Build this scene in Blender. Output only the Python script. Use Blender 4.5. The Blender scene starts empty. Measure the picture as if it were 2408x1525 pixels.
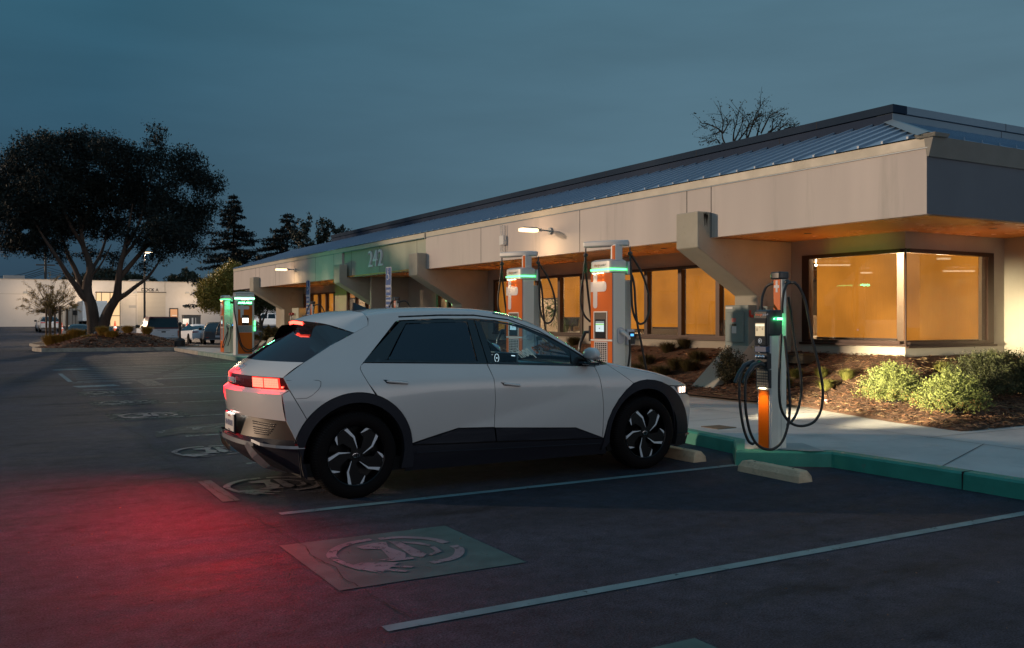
import bpy, math, random
import numpy as np
from mathutils import Vector, Matrix
from mathutils.geometry import delaunay_2d_cdt
S = bpy.context.scene
COL = S.collection
rad = math.radians
random.seed(7)
NP = np.random.RandomState(11)

# ------------------------------------------------------------------ camera
# X = the way the parked car points (towards the building), Y = along the building, away from the camera
CAMH = 1.48
YAW = rad(30.2)
cam = bpy.data.cameras.new('camera')
cam.sensor_width = 36.0
cam.lens = 36.0 * 2174.0 / 2408.0
cam.shift_y = -(762.5 - 750.0) / 2408.0
cam.clip_start = 0.05
cam.clip_end = 2000
camo = bpy.data.objects.new('camera', cam)
camo.location = (0, 0, CAMH)
camo.rotation_euler = (rad(90), 0, -YAW)
COL.objects.link(camo)
S.camera = camo
S.view_settings.view_transform = 'Standard'
S.view_settings.look = 'None'
S.view_settings.exposure = 0.14
S.view_settings.gamma = 1.0
S.cycles.max_bounces = 6
S.cycles.diffuse_bounces = 3
S.cycles.glossy_bounces = 3
S.cycles.transmission_bounces = 4
S.cycles.transparent_max_bounces = 12
S.cycles.caustics_reflective = False
S.cycles.caustics_refractive = False
S.cycles.sample_clamp_indirect = 4.0
S.cycles.use_denoising = True

# ------------------------------------------------------------------ dusk sky
world = bpy.data.worlds.new('World')
S.world = world
world.use_nodes = True
wn = world.node_tree
wn.nodes.clear()
def N(t, typ, **kw):
    n = t.nodes.new(typ)
    for k, v in kw.items():
        setattr(n, k, v)
    return n
L = wn.links.new
wout = N(wn, 'ShaderNodeOutputWorld')
bg = N(wn, 'ShaderNodeBackground')
tc = N(wn, 'ShaderNodeTexCoord')
sep = N(wn, 'ShaderNodeSeparateXYZ')
L(tc.outputs['Generated'], sep.inputs[0])
# brightness with height: darker slate above the roofs at the left, lighter to the right of the view
rampz = N(wn, 'ShaderNodeValToRGB')
er = rampz.color_ramp
er.elements[0].position = 0.0
er.elements[0].color = (.015, .042, .076, 1)
er.elements[1].position = 1.0
er.elements[1].color = (.12, .25, .36, 1)
for p, c in ((.08, (.019, .053, .090, 1)), (.18, (.026, .078, .124, 1)), (.33, (.028, .098, .148, 1)), (.6, (.07, .17, .25, 1))):
    e = er.elements.new(p); e.color = c
L(sep.outputs['Z'], rampz.inputs[0])
# paler air towards +X (right of the photograph)
az = N(wn, 'ShaderNodeVectorMath', operation='DOT_PRODUCT')
L(tc.outputs['Generated'], az.inputs[0])
az.inputs[1].default_value = (math.sin(rad(62)), math.cos(rad(62)), 0)
mr = N(wn, 'ShaderNodeMapRange')
L(az.outputs['Value'], mr.inputs['Value'])
mr.inputs['From Min'].default_value = .55
mr.inputs['From Max'].default_value = 1.02
mr.inputs['To Min'].default_value = 0.0
mr.inputs['To Max'].default_value = 1.0
fz = N(wn, 'ShaderNodeMapRange')
L(sep.outputs['Z'], fz.inputs['Value'])
fz.inputs['From Min'].default_value = .02
fz.inputs['From Max'].default_value = .75
fz.inputs['To Min'].default_value = 1.0
fz.inputs['To Max'].default_value = .25
mm = N(wn, 'ShaderNodeMath', operation='MULTIPLY')
L(mr.outputs[0], mm.inputs[0]); L(fz.outputs[0], mm.inputs[1])
mixp = N(wn, 'ShaderNodeMixRGB')
L(mm.outputs[0], mixp.inputs[0]); L(rampz.outputs[0], mixp.inputs[1])
mixp.inputs[2].default_value = (.105, .185, .235, 1)
# soft horizontal cloud streaks
mp = N(wn, 'ShaderNodeMapping')
mp.inputs['Scale'].default_value = (1.6, 1.6, 9.0)
L(tc.outputs['Generated'], mp.inputs[0])
nz = N(wn, 'ShaderNodeTexNoise')
nz.inputs['Scale'].default_value = 2.2
nz.inputs['Detail'].default_value = 5
nz.inputs['Roughness'].default_value = .5
L(mp.outputs[0], nz.inputs['Vector'])
cr = N(wn, 'ShaderNodeMapRange')
L(nz.outputs[0], cr.inputs['Value'])
cr.inputs['From Min'].default_value = .35
cr.inputs['From Max'].default_value = .72
cr.inputs['To Min'].default_value = .93
cr.inputs['To Max'].default_value = 1.08
mulc = N(wn, 'ShaderNodeMixRGB', blend_type='MULTIPLY')
mulc.inputs[0].default_value = 1.0
L(mixp.outputs[0], mulc.inputs[1]); L(cr.outputs[0], mulc.inputs[2])
# last light of the sunset, a low band behind the photographer
dv = N(wn, 'ShaderNodeVectorMath', operation='DOT_PRODUCT')
L(tc.outputs['Generated'], dv.inputs[0])
dv.inputs[1].default_value = Vector((-.15, -1, 0)).normalized()
gl = N(wn, 'ShaderNodeMapRange', interpolation_type='SMOOTHSTEP')
L(dv.outputs['Value'], gl.inputs['Value'])
gl.inputs['From Min'].default_value = .25
gl.inputs['From Max'].default_value = .95
ge = N(wn, 'ShaderNodeMapRange', interpolation_type='SMOOTHSTEP')
L(sep.outputs['Z'], ge.inputs['Value'])
ge.inputs['From Min'].default_value = .52
ge.inputs['From Max'].default_value = .10
gm = N(wn, 'ShaderNodeMath', operation='MULTIPLY')
L(gl.outputs[0], gm.inputs[0]); L(ge.outputs[0], gm.inputs[1])
glc = N(wn, 'ShaderNodeMixRGB', blend_type='ADD')
L(gm.outputs[0], glc.inputs[0]); L(mulc.outputs[0], glc.inputs[1])
glc.inputs[2].default_value = (.66, .59, .57, 1)
L(glc.outputs[0], bg.inputs[0])
bg.inputs[1].default_value = 1.0
# a little physical sky on top, the sun just on the horizon
sky = N(wn, 'ShaderNodeTexSky', sky_type='NISHITA')
sky.sun_disc = False
sky.sun_elevation = rad(10.0)
sky.sun_rotation = rad(-55)
bg2 = N(wn, 'ShaderNodeBackground')
bg2.inputs[1].default_value = 0.002
L(sky.outputs[0], bg2.inputs[0])
ads = N(wn, 'ShaderNodeAddShader')
L(bg.outputs[0], ads.inputs[0]); L(bg2.outputs[0], ads.inputs[1])
L(ads.outputs[0], wout.inputs[0])

# ------------------------------------------------------------------ the low warm key light from the left of the lot
sun = bpy.data.lights.new('sun', 'SUN')
sun.energy = 1.95
sun.color = (1.0, .72, .50)
sun.angle = rad(1.2)
suno = bpy.data.objects.new('sun', sun)
_el = rad(10.5)
_d = Vector((-.82 * math.cos(_el), .57 * math.cos(_el), math.sin(_el)))
suno.rotation_euler = _d.to_track_quat('Z', 'Y').to_euler()
suno.location = (-20, 20, 12)
COL.objects.link(suno)

# ------------------------------------------------------------------ helpers
SN, CS = math.sin(YAW), math.cos(YAW)
def ray(x, y):
    t = (x - 1204.) / 2174.
    return Vector((SN + CS * t, CS - SN * t, (750. - y) / 2174.))
def AT(x, y, d):                 # photo direction + depth in metres -> point
    return Vector((0, 0, CAMH)) + ray(x, y) * d
def ONX(x, y, X):
    r = ray(x, y); return AT(x, y, X / r.x)
def ONY(x, y, Y):
    r = ray(x, y); return AT(x, y, Y / r.y)

def terrain(Y):
    tab = [(46, 0), (60, -.25), (72, -.40), (82, -.38), (100, 0), (121, .55), (135, .6)]
    if Y <= 46: return 0.
    for (a, b), (c, d) in zip(tab, tab[1:]):
        if Y <= c:
            t = (Y - a) / (c - a); t = t * t * (3 - 2 * t)
            return b + (d - b) * t
    return .6

MATS = {}
def mat(name, col, rough=.6, metal=0., var=0., vscale=3., bump=0., bscale=60., coat=0., spec=.5, emis=None, estr=0., island=0., detail=4., stretch=None, dirt=None, dscale=1.5, dlo=.5, dhi=.75):
    if name in MATS: return MATS[name]
    m = bpy.data.materials.new(name); MATS[name] = m
    m.use_nodes = True
    t = m.node_tree; b = t.nodes['Principled BSDF']
    c4 = (col[0], col[1], col[2], 1)
    b.inputs['Base Color'].default_value = c4
    b.inputs['Roughness'].default_value = rough
    b.inputs['Metallic'].default_value = metal
    b.inputs['Specular IOR Level'].default_value = spec
    if coat:
        b.inputs['Coat Weight'].default_value = coat
        b.inputs['Coat Roughness'].default_value = .04
    if emis:
        b.inputs['Emission Color'].default_value = (emis[0], emis[1], emis[2], 1)
        b.inputs['Emission Strength'].default_value = estr
    co = N(t, 'ShaderNodeTexCoord')
    vec = co.outputs['Object']
    if stretch:
        mpn = N(t, 'ShaderNodeMapping'); mpn.inputs['Scale'].default_value = stretch
        t.links.new(vec, mpn.inputs[0]); vec = mpn.outputs[0]
    last = None
    if var:
        n = N(t, 'ShaderNodeTexNoise'); n.inputs['Scale'].default_value = vscale; n.inputs['Detail'].default_value = detail
        n.inputs['Roughness'].default_value = .6
        t.links.new(vec, n.inputs['Vector'])
        r = N(t, 'ShaderNodeMapRange'); t.links.new(n.outputs[0], r.inputs[0])
        r.inputs[1].default_value = .3; r.inputs[2].default_value = .7
        r.inputs[3].default_value = 1 - var; r.inputs[4].default_value = 1 + var
        x = N(t, 'ShaderNodeMixRGB', blend_type='MULTIPLY'); x.inputs[0].default_value = 1
        x.inputs[1].default_value = c4; t.links.new(r.outputs[0], x.inputs[2])
        last = x.outputs[0]
        rr = N(t, 'ShaderNodeMapRange'); t.links.new(n.outputs[0], rr.inputs[0])
        rr.inputs[1].default_value = .3; rr.inputs[2].default_value = .7
        rr.inputs[3].default_value = min(1, rough * 1.15); rr.inputs[4].default_value = rough * .85
        t.links.new(rr.outputs[0], b.inputs['Roughness'])
    if dirt:
        n = N(t, 'ShaderNodeTexNoise'); n.inputs['Scale'].default_value = dscale; n.inputs['Detail'].default_value = 7
        n.inputs['Roughness'].default_value = .65
        t.links.new(vec, n.inputs['Vector'])
        r = N(t, 'ShaderNodeMapRange'); t.links.new(n.outputs[0], r.inputs[0])
        r.inputs[1].default_value = dlo; r.inputs[2].default_value = dhi
        x = N(t, 'ShaderNodeMixRGB'); t.links.new(r.outputs[0], x.inputs[0])
        if last: t.links.new(last, x.inputs[1])
        else: x.inputs[1].default_value = c4
        x.inputs[2].default_value = (dirt[0], dirt[1], dirt[2], 1)
        last = x.outputs[0]
    if island:
        g = N(t, 'ShaderNodeNewGeometry')
        r = N(t, 'ShaderNodeMapRange'); t.links.new(g.outputs['Random Per Island'], r.inputs[0])
        r.inputs[3].default_value = 1 - island; r.inputs[4].default_value = 1 + island
        x = N(t, 'ShaderNodeMixRGB', blend_type='MULTIPLY'); x.inputs[0].default_value = 1
        if last: t.links.new(last, x.inputs[1])
        else: x.inputs[1].default_value = c4
        t.links.new(r.outputs[0], x.inputs[2])
        last = x.outputs[0]
    if last: t.links.new(last, b.inputs['Base Color'])
    if bump:
        n = N(t, 'ShaderNodeTexNoise'); n.inputs['Scale'].default_value = bscale; n.inputs['Detail'].default_value = 5
        t.links.new(vec, n.inputs['Vector'])
        bp = N(t, 'ShaderNodeBump'); bp.inputs['Strength'].default_value = bump; bp.inputs['Distance'].default_value = .01
        t.links.new(n.outputs[0], bp.inputs['Height']); t.links.new(bp.outputs[0], b.inputs['Normal'])
    return m

def emit(name, col, s):
    return mat(name, (.02, .02, .02), .4, emis=col, estr=s)

def glass(name, tint, alpha, rough=.02):
    # thin pane: tinted see-through plus mirror reflection by angle
    if name in MATS: return MATS[name]
    m = bpy.data.materials.new(name); MATS[name] = m
    m.use_nodes = True
    t = m.node_tree; t.nodes.clear()
    o = N(t, 'ShaderNodeOutputMaterial')
    tr = N(t, 'ShaderNodeBsdfTransparent'); tr.inputs[0].default_value = (tint[0] * alpha, tint[1] * alpha, tint[2] * alpha, 1)
    gl_ = N(t, 'ShaderNodeBsdfGlossy'); gl_.inputs['Roughness'].default_value = rough
    gl_.inputs[0].default_value = (.9, .95, 1, 1)
    fr = N(t, 'ShaderNodeLayerWeight'); fr.inputs[0].default_value = .5
    pw = N(t, 'ShaderNodeMath', operation='POWER'); pw.inputs[1].default_value = 4.5
    t.links.new(fr.outputs['Facing'], pw.inputs[0])
    mu = N(t, 'ShaderNodeMath', operation='MULTIPLY_ADD'); mu.inputs[1].default_value = .75; mu.inputs[2].default_value = .045
    t.links.new(pw.outputs[0], mu.inputs[0])
    mx = N(t, 'ShaderNodeMixShader')
    t.links.new(mu.outputs[0], mx.inputs[0]); t.links.new(tr.outputs[0], mx.inputs[1]); t.links.new(gl_.outputs[0], mx.inputs[2])
    t.links.new(mx.outputs[0], o.inputs[0])
    return m

class MB:
    def __init__(s): s.v = []; s.f = []; s.m = []; s.cm = 0; s.g = []
    def add(s, vs, fs):
        s.g.append((list(vs), list(fs)))
        n = len(s.v); s.v += [tuple(v) for v in vs]; s.f += [tuple(i + n for i in f) for f in fs]; s.m += [s.cm] * len(fs); return s
    def box(s, x0, x1, y0, y1, z0, z1, M=None, tx=0, ty=0):
        # tx, ty: how much the top is drawn in
        vs = [(x0, y0, z0), (x1, y0, z0), (x1, y1, z0), (x0, y1, z0), (x0 + tx, y0 + ty, z1), (x1 - tx, y0 + ty, z1), (x1 - tx, y1 - ty, z1), (x0 + tx, y1 - ty, z1)]
        if M is not None: vs = [M @ Vector(v) for v in vs]
        return s.add(vs, [(0, 3, 2, 1), (4, 5, 6, 7), (0, 1, 5, 4), (1, 2, 6, 5), (2, 3, 7, 6), (3, 0, 4, 7)])
    def prism(s, poly, a, b, axis='z'):
        # poly extruded from a to b along axis; poly coords are the two other axes in order
        def P(u, v, w):
            return {'z': (u, v, w), 'y': (u, w, v), 'x': (w, u, v)}[axis]
        n = len(poly)
        ar = sum(poly[i][0] * poly[(i + 1) % n][1] - poly[(i + 1) % n][0] * poly[i][1] for i in range(n))
        pl = list(poly) if (ar > 0) == (axis != 'y') else list(poly)[::-1]
        vs = [P(u, v, a) for u, v in pl] + [P(u, v, b) for u, v in pl]
        fs = [tuple(range(n))[::-1], tuple(range(n, 2 * n))] + [(i, (i + 1) % n, n + (i + 1) % n, n + i) for i in range(n)]
        if b < a: fs = [f[::-1] for f in fs]
        return s.add(vs, fs)
    def quad(s, a, b, c, d): return s.add([a, b, c, d], [(0, 1, 2, 3)])
    def poly(s, pts): return s.add(pts, [tuple(range(len(pts)))])
    def tube(s, pts, r, n=8, r2=None, cap=True):
        pts = [Vector(p) for p in pts]; k = len(pts)
        if r2 is None: r2 = r
        up = None; vs = []
        for i, p in enumerate(pts):
            d = (pts[min(i + 1, k - 1)] - pts[max(i - 1, 0)])
            if d.length < 1e-9: d = Vector((0, 0, 1))
            d.normalize()
            if up is None: up = d.orthogonal().normalized()
            up = (up - d * up.dot(d))
            if up.length < 1e-6: up = d.orthogonal()
            up.normalize()
            w = d.cross(up)
            rr = r[i] if isinstance(r, (list, tuple)) else r + (r2 - r) * i / max(1, k - 1)
            for j in range(n):
                a = 2 * math.pi * j / n
                vs.append(p + up * (math.cos(a) * rr) + w * (math.sin(a) * rr))
        fs = []
        for i in range(k - 1):
            for j in range(n):
                fs.append((i * n + j, i * n + (j + 1) % n, (i + 1) * n + (j + 1) % n, (i + 1) * n + j))
        if cap: fs += [tuple(range(n))[::-1], tuple(range((k - 1) * n, k * n))]
        return s.add(vs, fs)
    def cyl(s, a, b, r, n=20, r2=None): return s.tube([a, b], r, n, r2)
    def ball(s, c, r, n=12, m=8, sc=(1, 1, 1)):
        vs = [(c[0], c[1], c[2] - r * sc[2])]
        for i in range(1, m):
            ph = -math.pi / 2 + math.pi * i / m
            for j in range(n):
                a = 2 * math.pi * j / n
                vs.append((c[0] + r * sc[0] * math.cos(ph) * math.cos(a), c[1] + r * sc[1] * math.cos(ph) * math.sin(a), c[2] + r * sc[2] * math.sin(ph)))
        vs.append((c[0], c[1], c[2] + r * sc[2]))
        fs = [(0, 1 + (j + 1) % n, 1 + j) for j in range(n)]
        for i in range(m - 2):
            for j in range(n):
                a = 1 + i * n + j; b = 1 + i * n + (j + 1) % n
                fs.append((a, b, b + n, a + n))
        t = len(vs) - 1
        fs += [(t, 1 + (m - 2) * n + j, 1 + (m - 2) * n + (j + 1) % n) for j in range(n)]
        return s.add(vs, fs)
    def lathe(s, prof, c, axis='z', n=32, M=None):
        # prof: list of (radius, height)
        vs = []
        for r, h in prof:
            for j in range(n):
                a = 2 * math.pi * j / n
                u, v = r * math.cos(a), r * math.sin(a)
                p = {'z': (u, v, h), 'y': (u, h, v), 'x': (h, u, v)}[axis]
                vs.append((p[0] + c[0], p[1] + c[1], p[2] + c[2]))
        fs = []
        for i in range(len(prof) - 1):
            for j in range(n):
                f = (i * n + j, i * n + (j + 1) % n, (i + 1) * n + (j + 1) % n, (i + 1) * n + j)
                fs.append(f if axis != 'y' else f[::-1])
        return s.add(vs, fs)
    def build_each(s, name, m, parent=None, **kw):
        for vs, fs in s.g: q = MB(); q.add(vs, fs); q.build(name, m, parent, **kw)
    def build(s, name, m, parent=None, world=False, smooth=0, bevel=0, bseg=2, loc=None):
        me = bpy.data.meshes.new(name)
        vs = s.v
        if world and parent is not None:
            o_ = parent
            off = Vector((0, 0, 0))
            while o_ is not None:
                off += o_.location; o_ = o_.parent
            vs = [(v[0] - off.x, v[1] - off.y, v[2] - off.z) for v in vs]
        me.from_pydata(vs, [], s.f)
        ms = m if isinstance(m, (list, tuple)) else [m]
        for q in ms: me.materials.append(q)
        if len(ms) > 1:
            me.polygons.foreach_set('material_index', s.m)
        me.update()
        if smooth:
            me.polygons.foreach_set('use_smooth', [True] * len(me.polygons))
            if smooth < 180: me.set_sharp_from_angle(angle=rad(smooth))
        o = bpy.data.objects.new(name, me)
        if loc is not None: o.location = loc
        COL.objects.link(o)
        if parent is not None: o.parent = parent
        if bevel:
            bm_ = o.modifiers.new('bevel', 'BEVEL'); bm_.width = bevel; bm_.segments = bseg; bm_.limit_method = 'ANGLE'; bm_.angle_limit = rad(40)
            bm_.harden_normals = False
        return o

def tag(o, label=None, cat=None, group=None, kind=None):
    if label: o['label'] = label
    if cat: o['category'] = cat
    if group: o['group'] = group
    if kind: o['kind'] = kind
    return o
def thing(name, label, cat, loc=(0, 0, 0), rz=0, group=None):
    o = bpy.data.objects.new(name, None); COL.objects.link(o)
    o.location = loc; o.rotation_euler = (0, 0, rz); o.empty_display_size = .2
    return tag(o, label, cat, group)
def dup(root, loc, rz=None, label=None, group=None, scale=None, skip=()):
    def cp(o, par):
        c = o.copy(); COL.objects.link(c)
        if par is not None: c.parent = par
        for ch in list(o.children):
            if ch.name.split('.')[0] not in skip: cp(ch, c)
        return c
    r = cp(root, None); r.location = loc
    if rz is not None: r.rotation_euler = (0, 0, rz)
    if scale: r.scale = (scale,) * 3
    if label: r['label'] = label
    if group: r['group'] = group
    return r
def struct(mb, name, m, **kw):
    o = mb.build(name, m, **kw); o['kind'] = 'structure'; return o
def light(name, typ, loc, power, col, parent=None, size=.1, target=None, spot=None, blend=.5, world=False, sizey=None):
    l = bpy.data.lights.new(name, typ); l.energy = power; l.color = col
    if typ == 'AREA':
        l.size = size
        if sizey: l.shape = 'RECTANGLE'; l.size_y = sizey
    else: l.shadow_soft_size = size
    if typ == 'SPOT': l.spot_size = rad(spot or 60); l.spot_blend = blend
    o = bpy.data.objects.new(name, l); COL.objects.link(o)
    loc = Vector(loc)
    if parent is not None and world: loc = loc - parent.location
    o.location = loc
    if target is not None:
        tg = Vector(target)
        if parent is not None and world: tg = tg - parent.location
        o.rotation_euler = (tg - loc).to_track_quat('-Z', 'Y').to_euler()
    if parent is not None: o.parent = parent
    return o

def text(name, s, size, m, o, right, up, parent=None, world=False, extrude=.001, align='CENTER', bold=0., spacing=1.):
    cu = bpy.data.curves.new(name, 'FONT'); cu.body = s; cu.size = size; cu.extrude = extrude
    cu.align_x = align; cu.align_y = 'CENTER'; cu.offset = bold; cu.space_character = spacing
    cu.resolution_u = 3
    tmp = bpy.data.objects.new(name, cu); COL.objects.link(tmp)
    dg = bpy.context.evaluated_depsgraph_get()
    me = bpy.data.meshes.new_from_object(tmp.evaluated_get(dg))
    bpy.data.objects.remove(tmp)
    right = Vector(right).normalized(); up = Vector(up); up = (up - right * up.dot(right)).normalized()
    nrm = right.cross(up)
    o = Vector(o)
    if world and parent is not None: o = o - parent.location
    M = Matrix(((right.x, up.x, nrm.x, o.x), (right.y, up.y, nrm.y, o.y), (right.z, up.z, nrm.z, o.z), (0, 0, 0, 1)))
    me.transform(M)
    me.materials.clear(); me.materials.append(m)
    ob = bpy.data.objects.new(name, me); COL.objects.link(ob)
    if parent is not None: ob.parent = parent
    return ob

def fastmesh(name, V, F, m, parent=None, loc=None):
    # V (n,3) array, F (k,4) or (k,3) array
    me = bpy.data.meshes.new(name)
    V = np.asarray(V, dtype=np.float32); F = np.asarray(F, dtype=np.int32)
    k, w = F.shape
    me.vertices.add(len(V)); me.vertices.foreach_set('co', V.ravel())
    me.loops.add(k * w); me.loops.foreach_set('vertex_index', F.ravel())
    me.polygons.add(k)
    me.polygons.foreach_set('loop_start', np.arange(0, k * w, w, dtype=np.int32))
    me.update(calc_edges=True)
    me.materials.append(m)
    o = bpy.data.objects.new(name, me); COL.objects.link(o)
    if loc is not None: o.location = loc
    if parent is not None: o.parent = parent
    return o

def smooth_path(pts, k=6):
    # Catmull-Rom through the points
    P = [Vector(p) for p in pts]
    Q = [P[0] * 2 - P[1]] + P + [P[-1] * 2 - P[-2]]
    out = []
    for i in range(1, len(Q) - 2):
        a, b, c, d = Q[i - 1], Q[i], Q[i + 1], Q[i + 2]
        for j in range(k):
            t = j / k
            out.append(.5 * ((2 * b) + (c - a) * t + (2 * a - 5 * b + 4 * c - d) * t * t + (3 * b - a - 3 * c + d) * t ** 3))
    out.append(P[-1])
    return out
# ================================================================== ground, kerbs, paving, markings
def asphalt():
    m = mat('asphalt', (.050, .050, .056), .78, spec=.22)
    t = m.node_tree; b = t.nodes['Principled BSDF']
    co = N(t, 'ShaderNodeTexCoord')
    def noise(sc, det, st=(1, 1, 1), ro=.6):
        mpn = N(t, 'ShaderNodeMapping'); mpn.inputs['Scale'].default_value = st
        t.links.new(co.outputs['Object'], mpn.inputs[0])
        n = N(t, 'ShaderNodeTexNoise'); n.inputs['Scale'].default_value = sc; n.inputs['Detail'].default_value = det
        n.inputs['Roughness'].default_value = ro
        t.links.new(mpn.outputs[0], n.inputs['Vector']); return n.outputs[0]
    def rng(x, a, b_, c, d):
        r = N(t, 'ShaderNodeMapRange'); t.links.new(x, r.inputs[0])
        for i, v in enumerate((a, b_, c, d)): r.inputs[i + 1].default_value = v
        return r.outputs[0]
    def mul(a, c):
        x = N(t, 'ShaderNodeMath', operation='MULTIPLY'); t.links.new(a, x.inputs[0]); t.links.new(c, x.inputs[1]); return x.outputs[0]
    big = rng(noise(.22, 4), .35, .65, .65, 1.42)
    streak = rng(noise(.9, 6, (.35, 2.4, 1)), .3, .7, .70, 1.32)
    mid = rng(noise(6, 9, ro=.8), .32, .68, .50, 1.55)
    fine = rng(noise(90, 3), .35, .7, .45, 1.9)
    stain = rng(noise(.55, 8, (.6, 1.6, 1), .7), .56, .66, 1.0, .42)
    f = mul(mul(mul(big, streak), mul(mid, fine)), stain)
    x = N(t, 'ShaderNodeMixRGB', blend_type='MULTIPLY'); x.inputs[0].default_value = 1
    x.inputs[1].default_value = (.033, .034, .049, 1); t.links.new(f, x.inputs[2])
    # pale grit
    gr = rng(noise(420, 0), .76, .80, 0, .5)
    y = N(t, 'ShaderNodeMixRGB'); t.links.new(gr, y.inputs[0]); t.links.new(x.outputs[0], y.inputs[1]); y.inputs[2].default_value = (.22, .21, .2, 1)
    # fine alligator cracks in patches
    vo = N(t, 'ShaderNodeTexVoronoi', feature='DISTANCE_TO_EDGE'); vo.inputs['Scale'].default_value = 2.2
    nn = N(t, 'ShaderNodeTexNoise'); nn.inputs['Scale'].default_value = 3.5; nn.inputs['Detail'].default_value = 6
    t.links.new(co.outputs['Object'], nn.inputs['Vector'])
    ad = N(t, 'ShaderNodeMixRGB', blend_type='ADD'); ad.inputs[0].default_value = .55
    t.links.new(co.outputs['Object'], ad.inputs[1]); t.links.new(nn.outputs[1], ad.inputs[2])
    t.links.new(ad.outputs[0], vo.inputs['Vector'])
    ck = rng(vo.outputs['Distance'], .0, .012, 1, 0)
    pm = rng(noise(.35, 2), .56, .60, 0, .8)
    ckm = mul(ck, pm)
    z = N(t, 'ShaderNodeMixRGB'); t.links.new(ckm, z.inputs[0]); t.links.new(y.outputs[0], z.inputs[1]); z.inputs[2].default_value = (.008, .008, .009, 1)
    t.links.new(z.outputs[0], b.inputs['Base Color'])
    rg = rng(noise(.9, 6, (.35, 2.4, 1)), .3, .7, .62, .88); t.links.new(rg, b.inputs['Roughness'])
    bp = N(t, 'ShaderNodeBump'); bp.inputs['Strength'].default_value = .9; bp.inputs['Distance'].default_value = .008
    bp2 = N(t, 'ShaderNodeBump'); bp2.inputs['Strength'].default_value = .8; bp2.inputs['Distance'].default_value = .03
    t.links.new(noise(14, 8, ro=.7), bp2.inputs['Height']); t.links.new(bp2.outputs[0], bp.inputs['Normal'])
    t.links.new(noise(120, 4), bp.inputs['Height']); t.links.new(bp.outputs[0], b.inputs['Normal'])
    return m
ASPH = asphalt()

def paint(name, col, wear=.5, rough=.6, wscale=9.):
    # worn road paint: the asphalt shows through where it has scuffed off
    m = bpy.data.materials.new(name); MATS[name] = m; m.use_nodes = True
    t = m.node_tree; b = t.nodes['Principled BSDF']; b.inputs['Roughness'].default_value = rough; b.inputs['Specular IOR Level'].default_value = .25
    co = N(t, 'ShaderNodeTexCoord')
    n = N(t, 'ShaderNodeTexNoise'); n.inputs['Scale'].default_value = 5; n.inputs['Detail'].default_value = 6
    t.links.new(co.outputs['Object'], n.inputs['Vector'])
    r = N(t, 'ShaderNodeMapRange'); t.links.new(n.outputs[0], r.inputs[0])
    r.inputs[1].default_value = .3; r.inputs[2].default_value = .7; r.inputs[3].default_value = .72; r.inputs[4].default_value = 1.15
    x = N(t, 'ShaderNodeMixRGB', blend_type='MULTIPLY'); x.inputs[0].default_value = 1
    x.inputs[1].default_value = (*col, 1); t.links.new(r.outputs[0], x.inputs[2]); t.links.new(x.outputs[0], b.inputs['Base Color'])
    n2 = N(t, 'ShaderNodeTexNoise'); n2.inputs['Scale'].default_value = wscale; n2.inputs['Detail'].default_value = 12; n2.inputs['Roughness'].default_value = .72
    t.links.new(co.outputs['Object'], n2.inputs['Vector'])
    r2 = N(t, 'ShaderNodeMapRange'); t.links.new(n2.outputs[0], r2.inputs[0])
    r2.inputs[1].default_value = 1 - wear - .06; r2.inputs[2].default_value = 1 - wear + .06; r2.inputs[3].default_value = 1; r2.inputs[4].default_value = 0
    t.links.new(r2.outputs[0], b.inputs['Alpha'])
    bp = N(t, 'ShaderNodeBump'); bp.inputs['Strength'].default_value = .4; bp.inputs['Distance'].default_value = .006
    n3 = N(t, 'ShaderNodeTexNoise'); n3.inputs['Scale'].default_value = 110; t.links.new(co.outputs['Object'], n3.inputs['Vector'])
    t.links.new(n3.outputs[0], bp.inputs['Height']); t.links.new(bp.outputs[0], b.inputs['Normal'])
    return m
P_LINE = paint('line_paint', (.15, .24, .26), .36)
P_LINE2 = paint('faded_line_paint', (.20, .23, .24), .46)
P_GREEN = paint('green_pad_paint', (.060, .110, .108), .30, .7, 5.)
P_FADE = paint('faded_green_paint', (.075, .092, .090), .48, .8, 5.)
P_WHITE = paint('stencil_paint', (.19, .175, .195), .40, .6, 14.)
P_WHITE2 = paint('old_stencil_paint', (.17, .175, .18), .44, .7, 10.)
P_BLUE = paint('blue_pad_paint', (.12, .20, .24), .40)
P_TAR = mat('tar_patch', (.022, .022, .025), .7, var=.3, vscale=6, bump=.5, bscale=90)

m = MB()
ys = [-80, -20, 0, 20, 46] + list(range(48, 136, 3)) + [160, 260, 500, 900]
for i, y in enumerate(ys):
    z = terrain(y)
    m.v += [(-500, y, z), (-60, y, z), (60, y, z), (700, y, z)]
for i in range(len(ys) - 1):
    for j in range(3):
        a = i * 4 + j; m.f.append((a, a + 1, a + 5, a + 4)); m.m.append(0)
struct(m, 'ground', ASPH, smooth=180)

def sheet(poly, z=.004):
    m = MB(); m.poly([(x, y, z) for x, y in poly]); return m
def strip(m, a, b, w, z=.004):
    a = Vector((a[0], a[1])); b = Vector((b[0], b[1])); n = (b - a).normalized(); n = Vector((-n.y, n.x)) * (w / 2)
    m.poly([(a.x - n.x, a.y - n.y, z), (b.x - n.x, b.y - n.y, z), (b.x + n.x, b.y + n.y, z), (a.x + n.x, a.y + n.y, z)][::1])
    return m
# stall lines
for i, (x0, x1, y, w) in enumerate([(2.0, 6.65, 6.93, .088), (1.69, 7.1, 4.11, .085), (2.4, 7.75, 9.5, .08), (2.3, 7.4, 12.1, .08), (2.2, 7.4, 14.6, .08), (2.2, 7.5, 17.1, .07), (1.9, 7.5, 19.2, .07)]):
    m = MB(); strip(m, (x0, y), (x1, y), w)
    struct(m, 'parking_line', P_LINE if i < 2 else P_LINE2)
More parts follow.
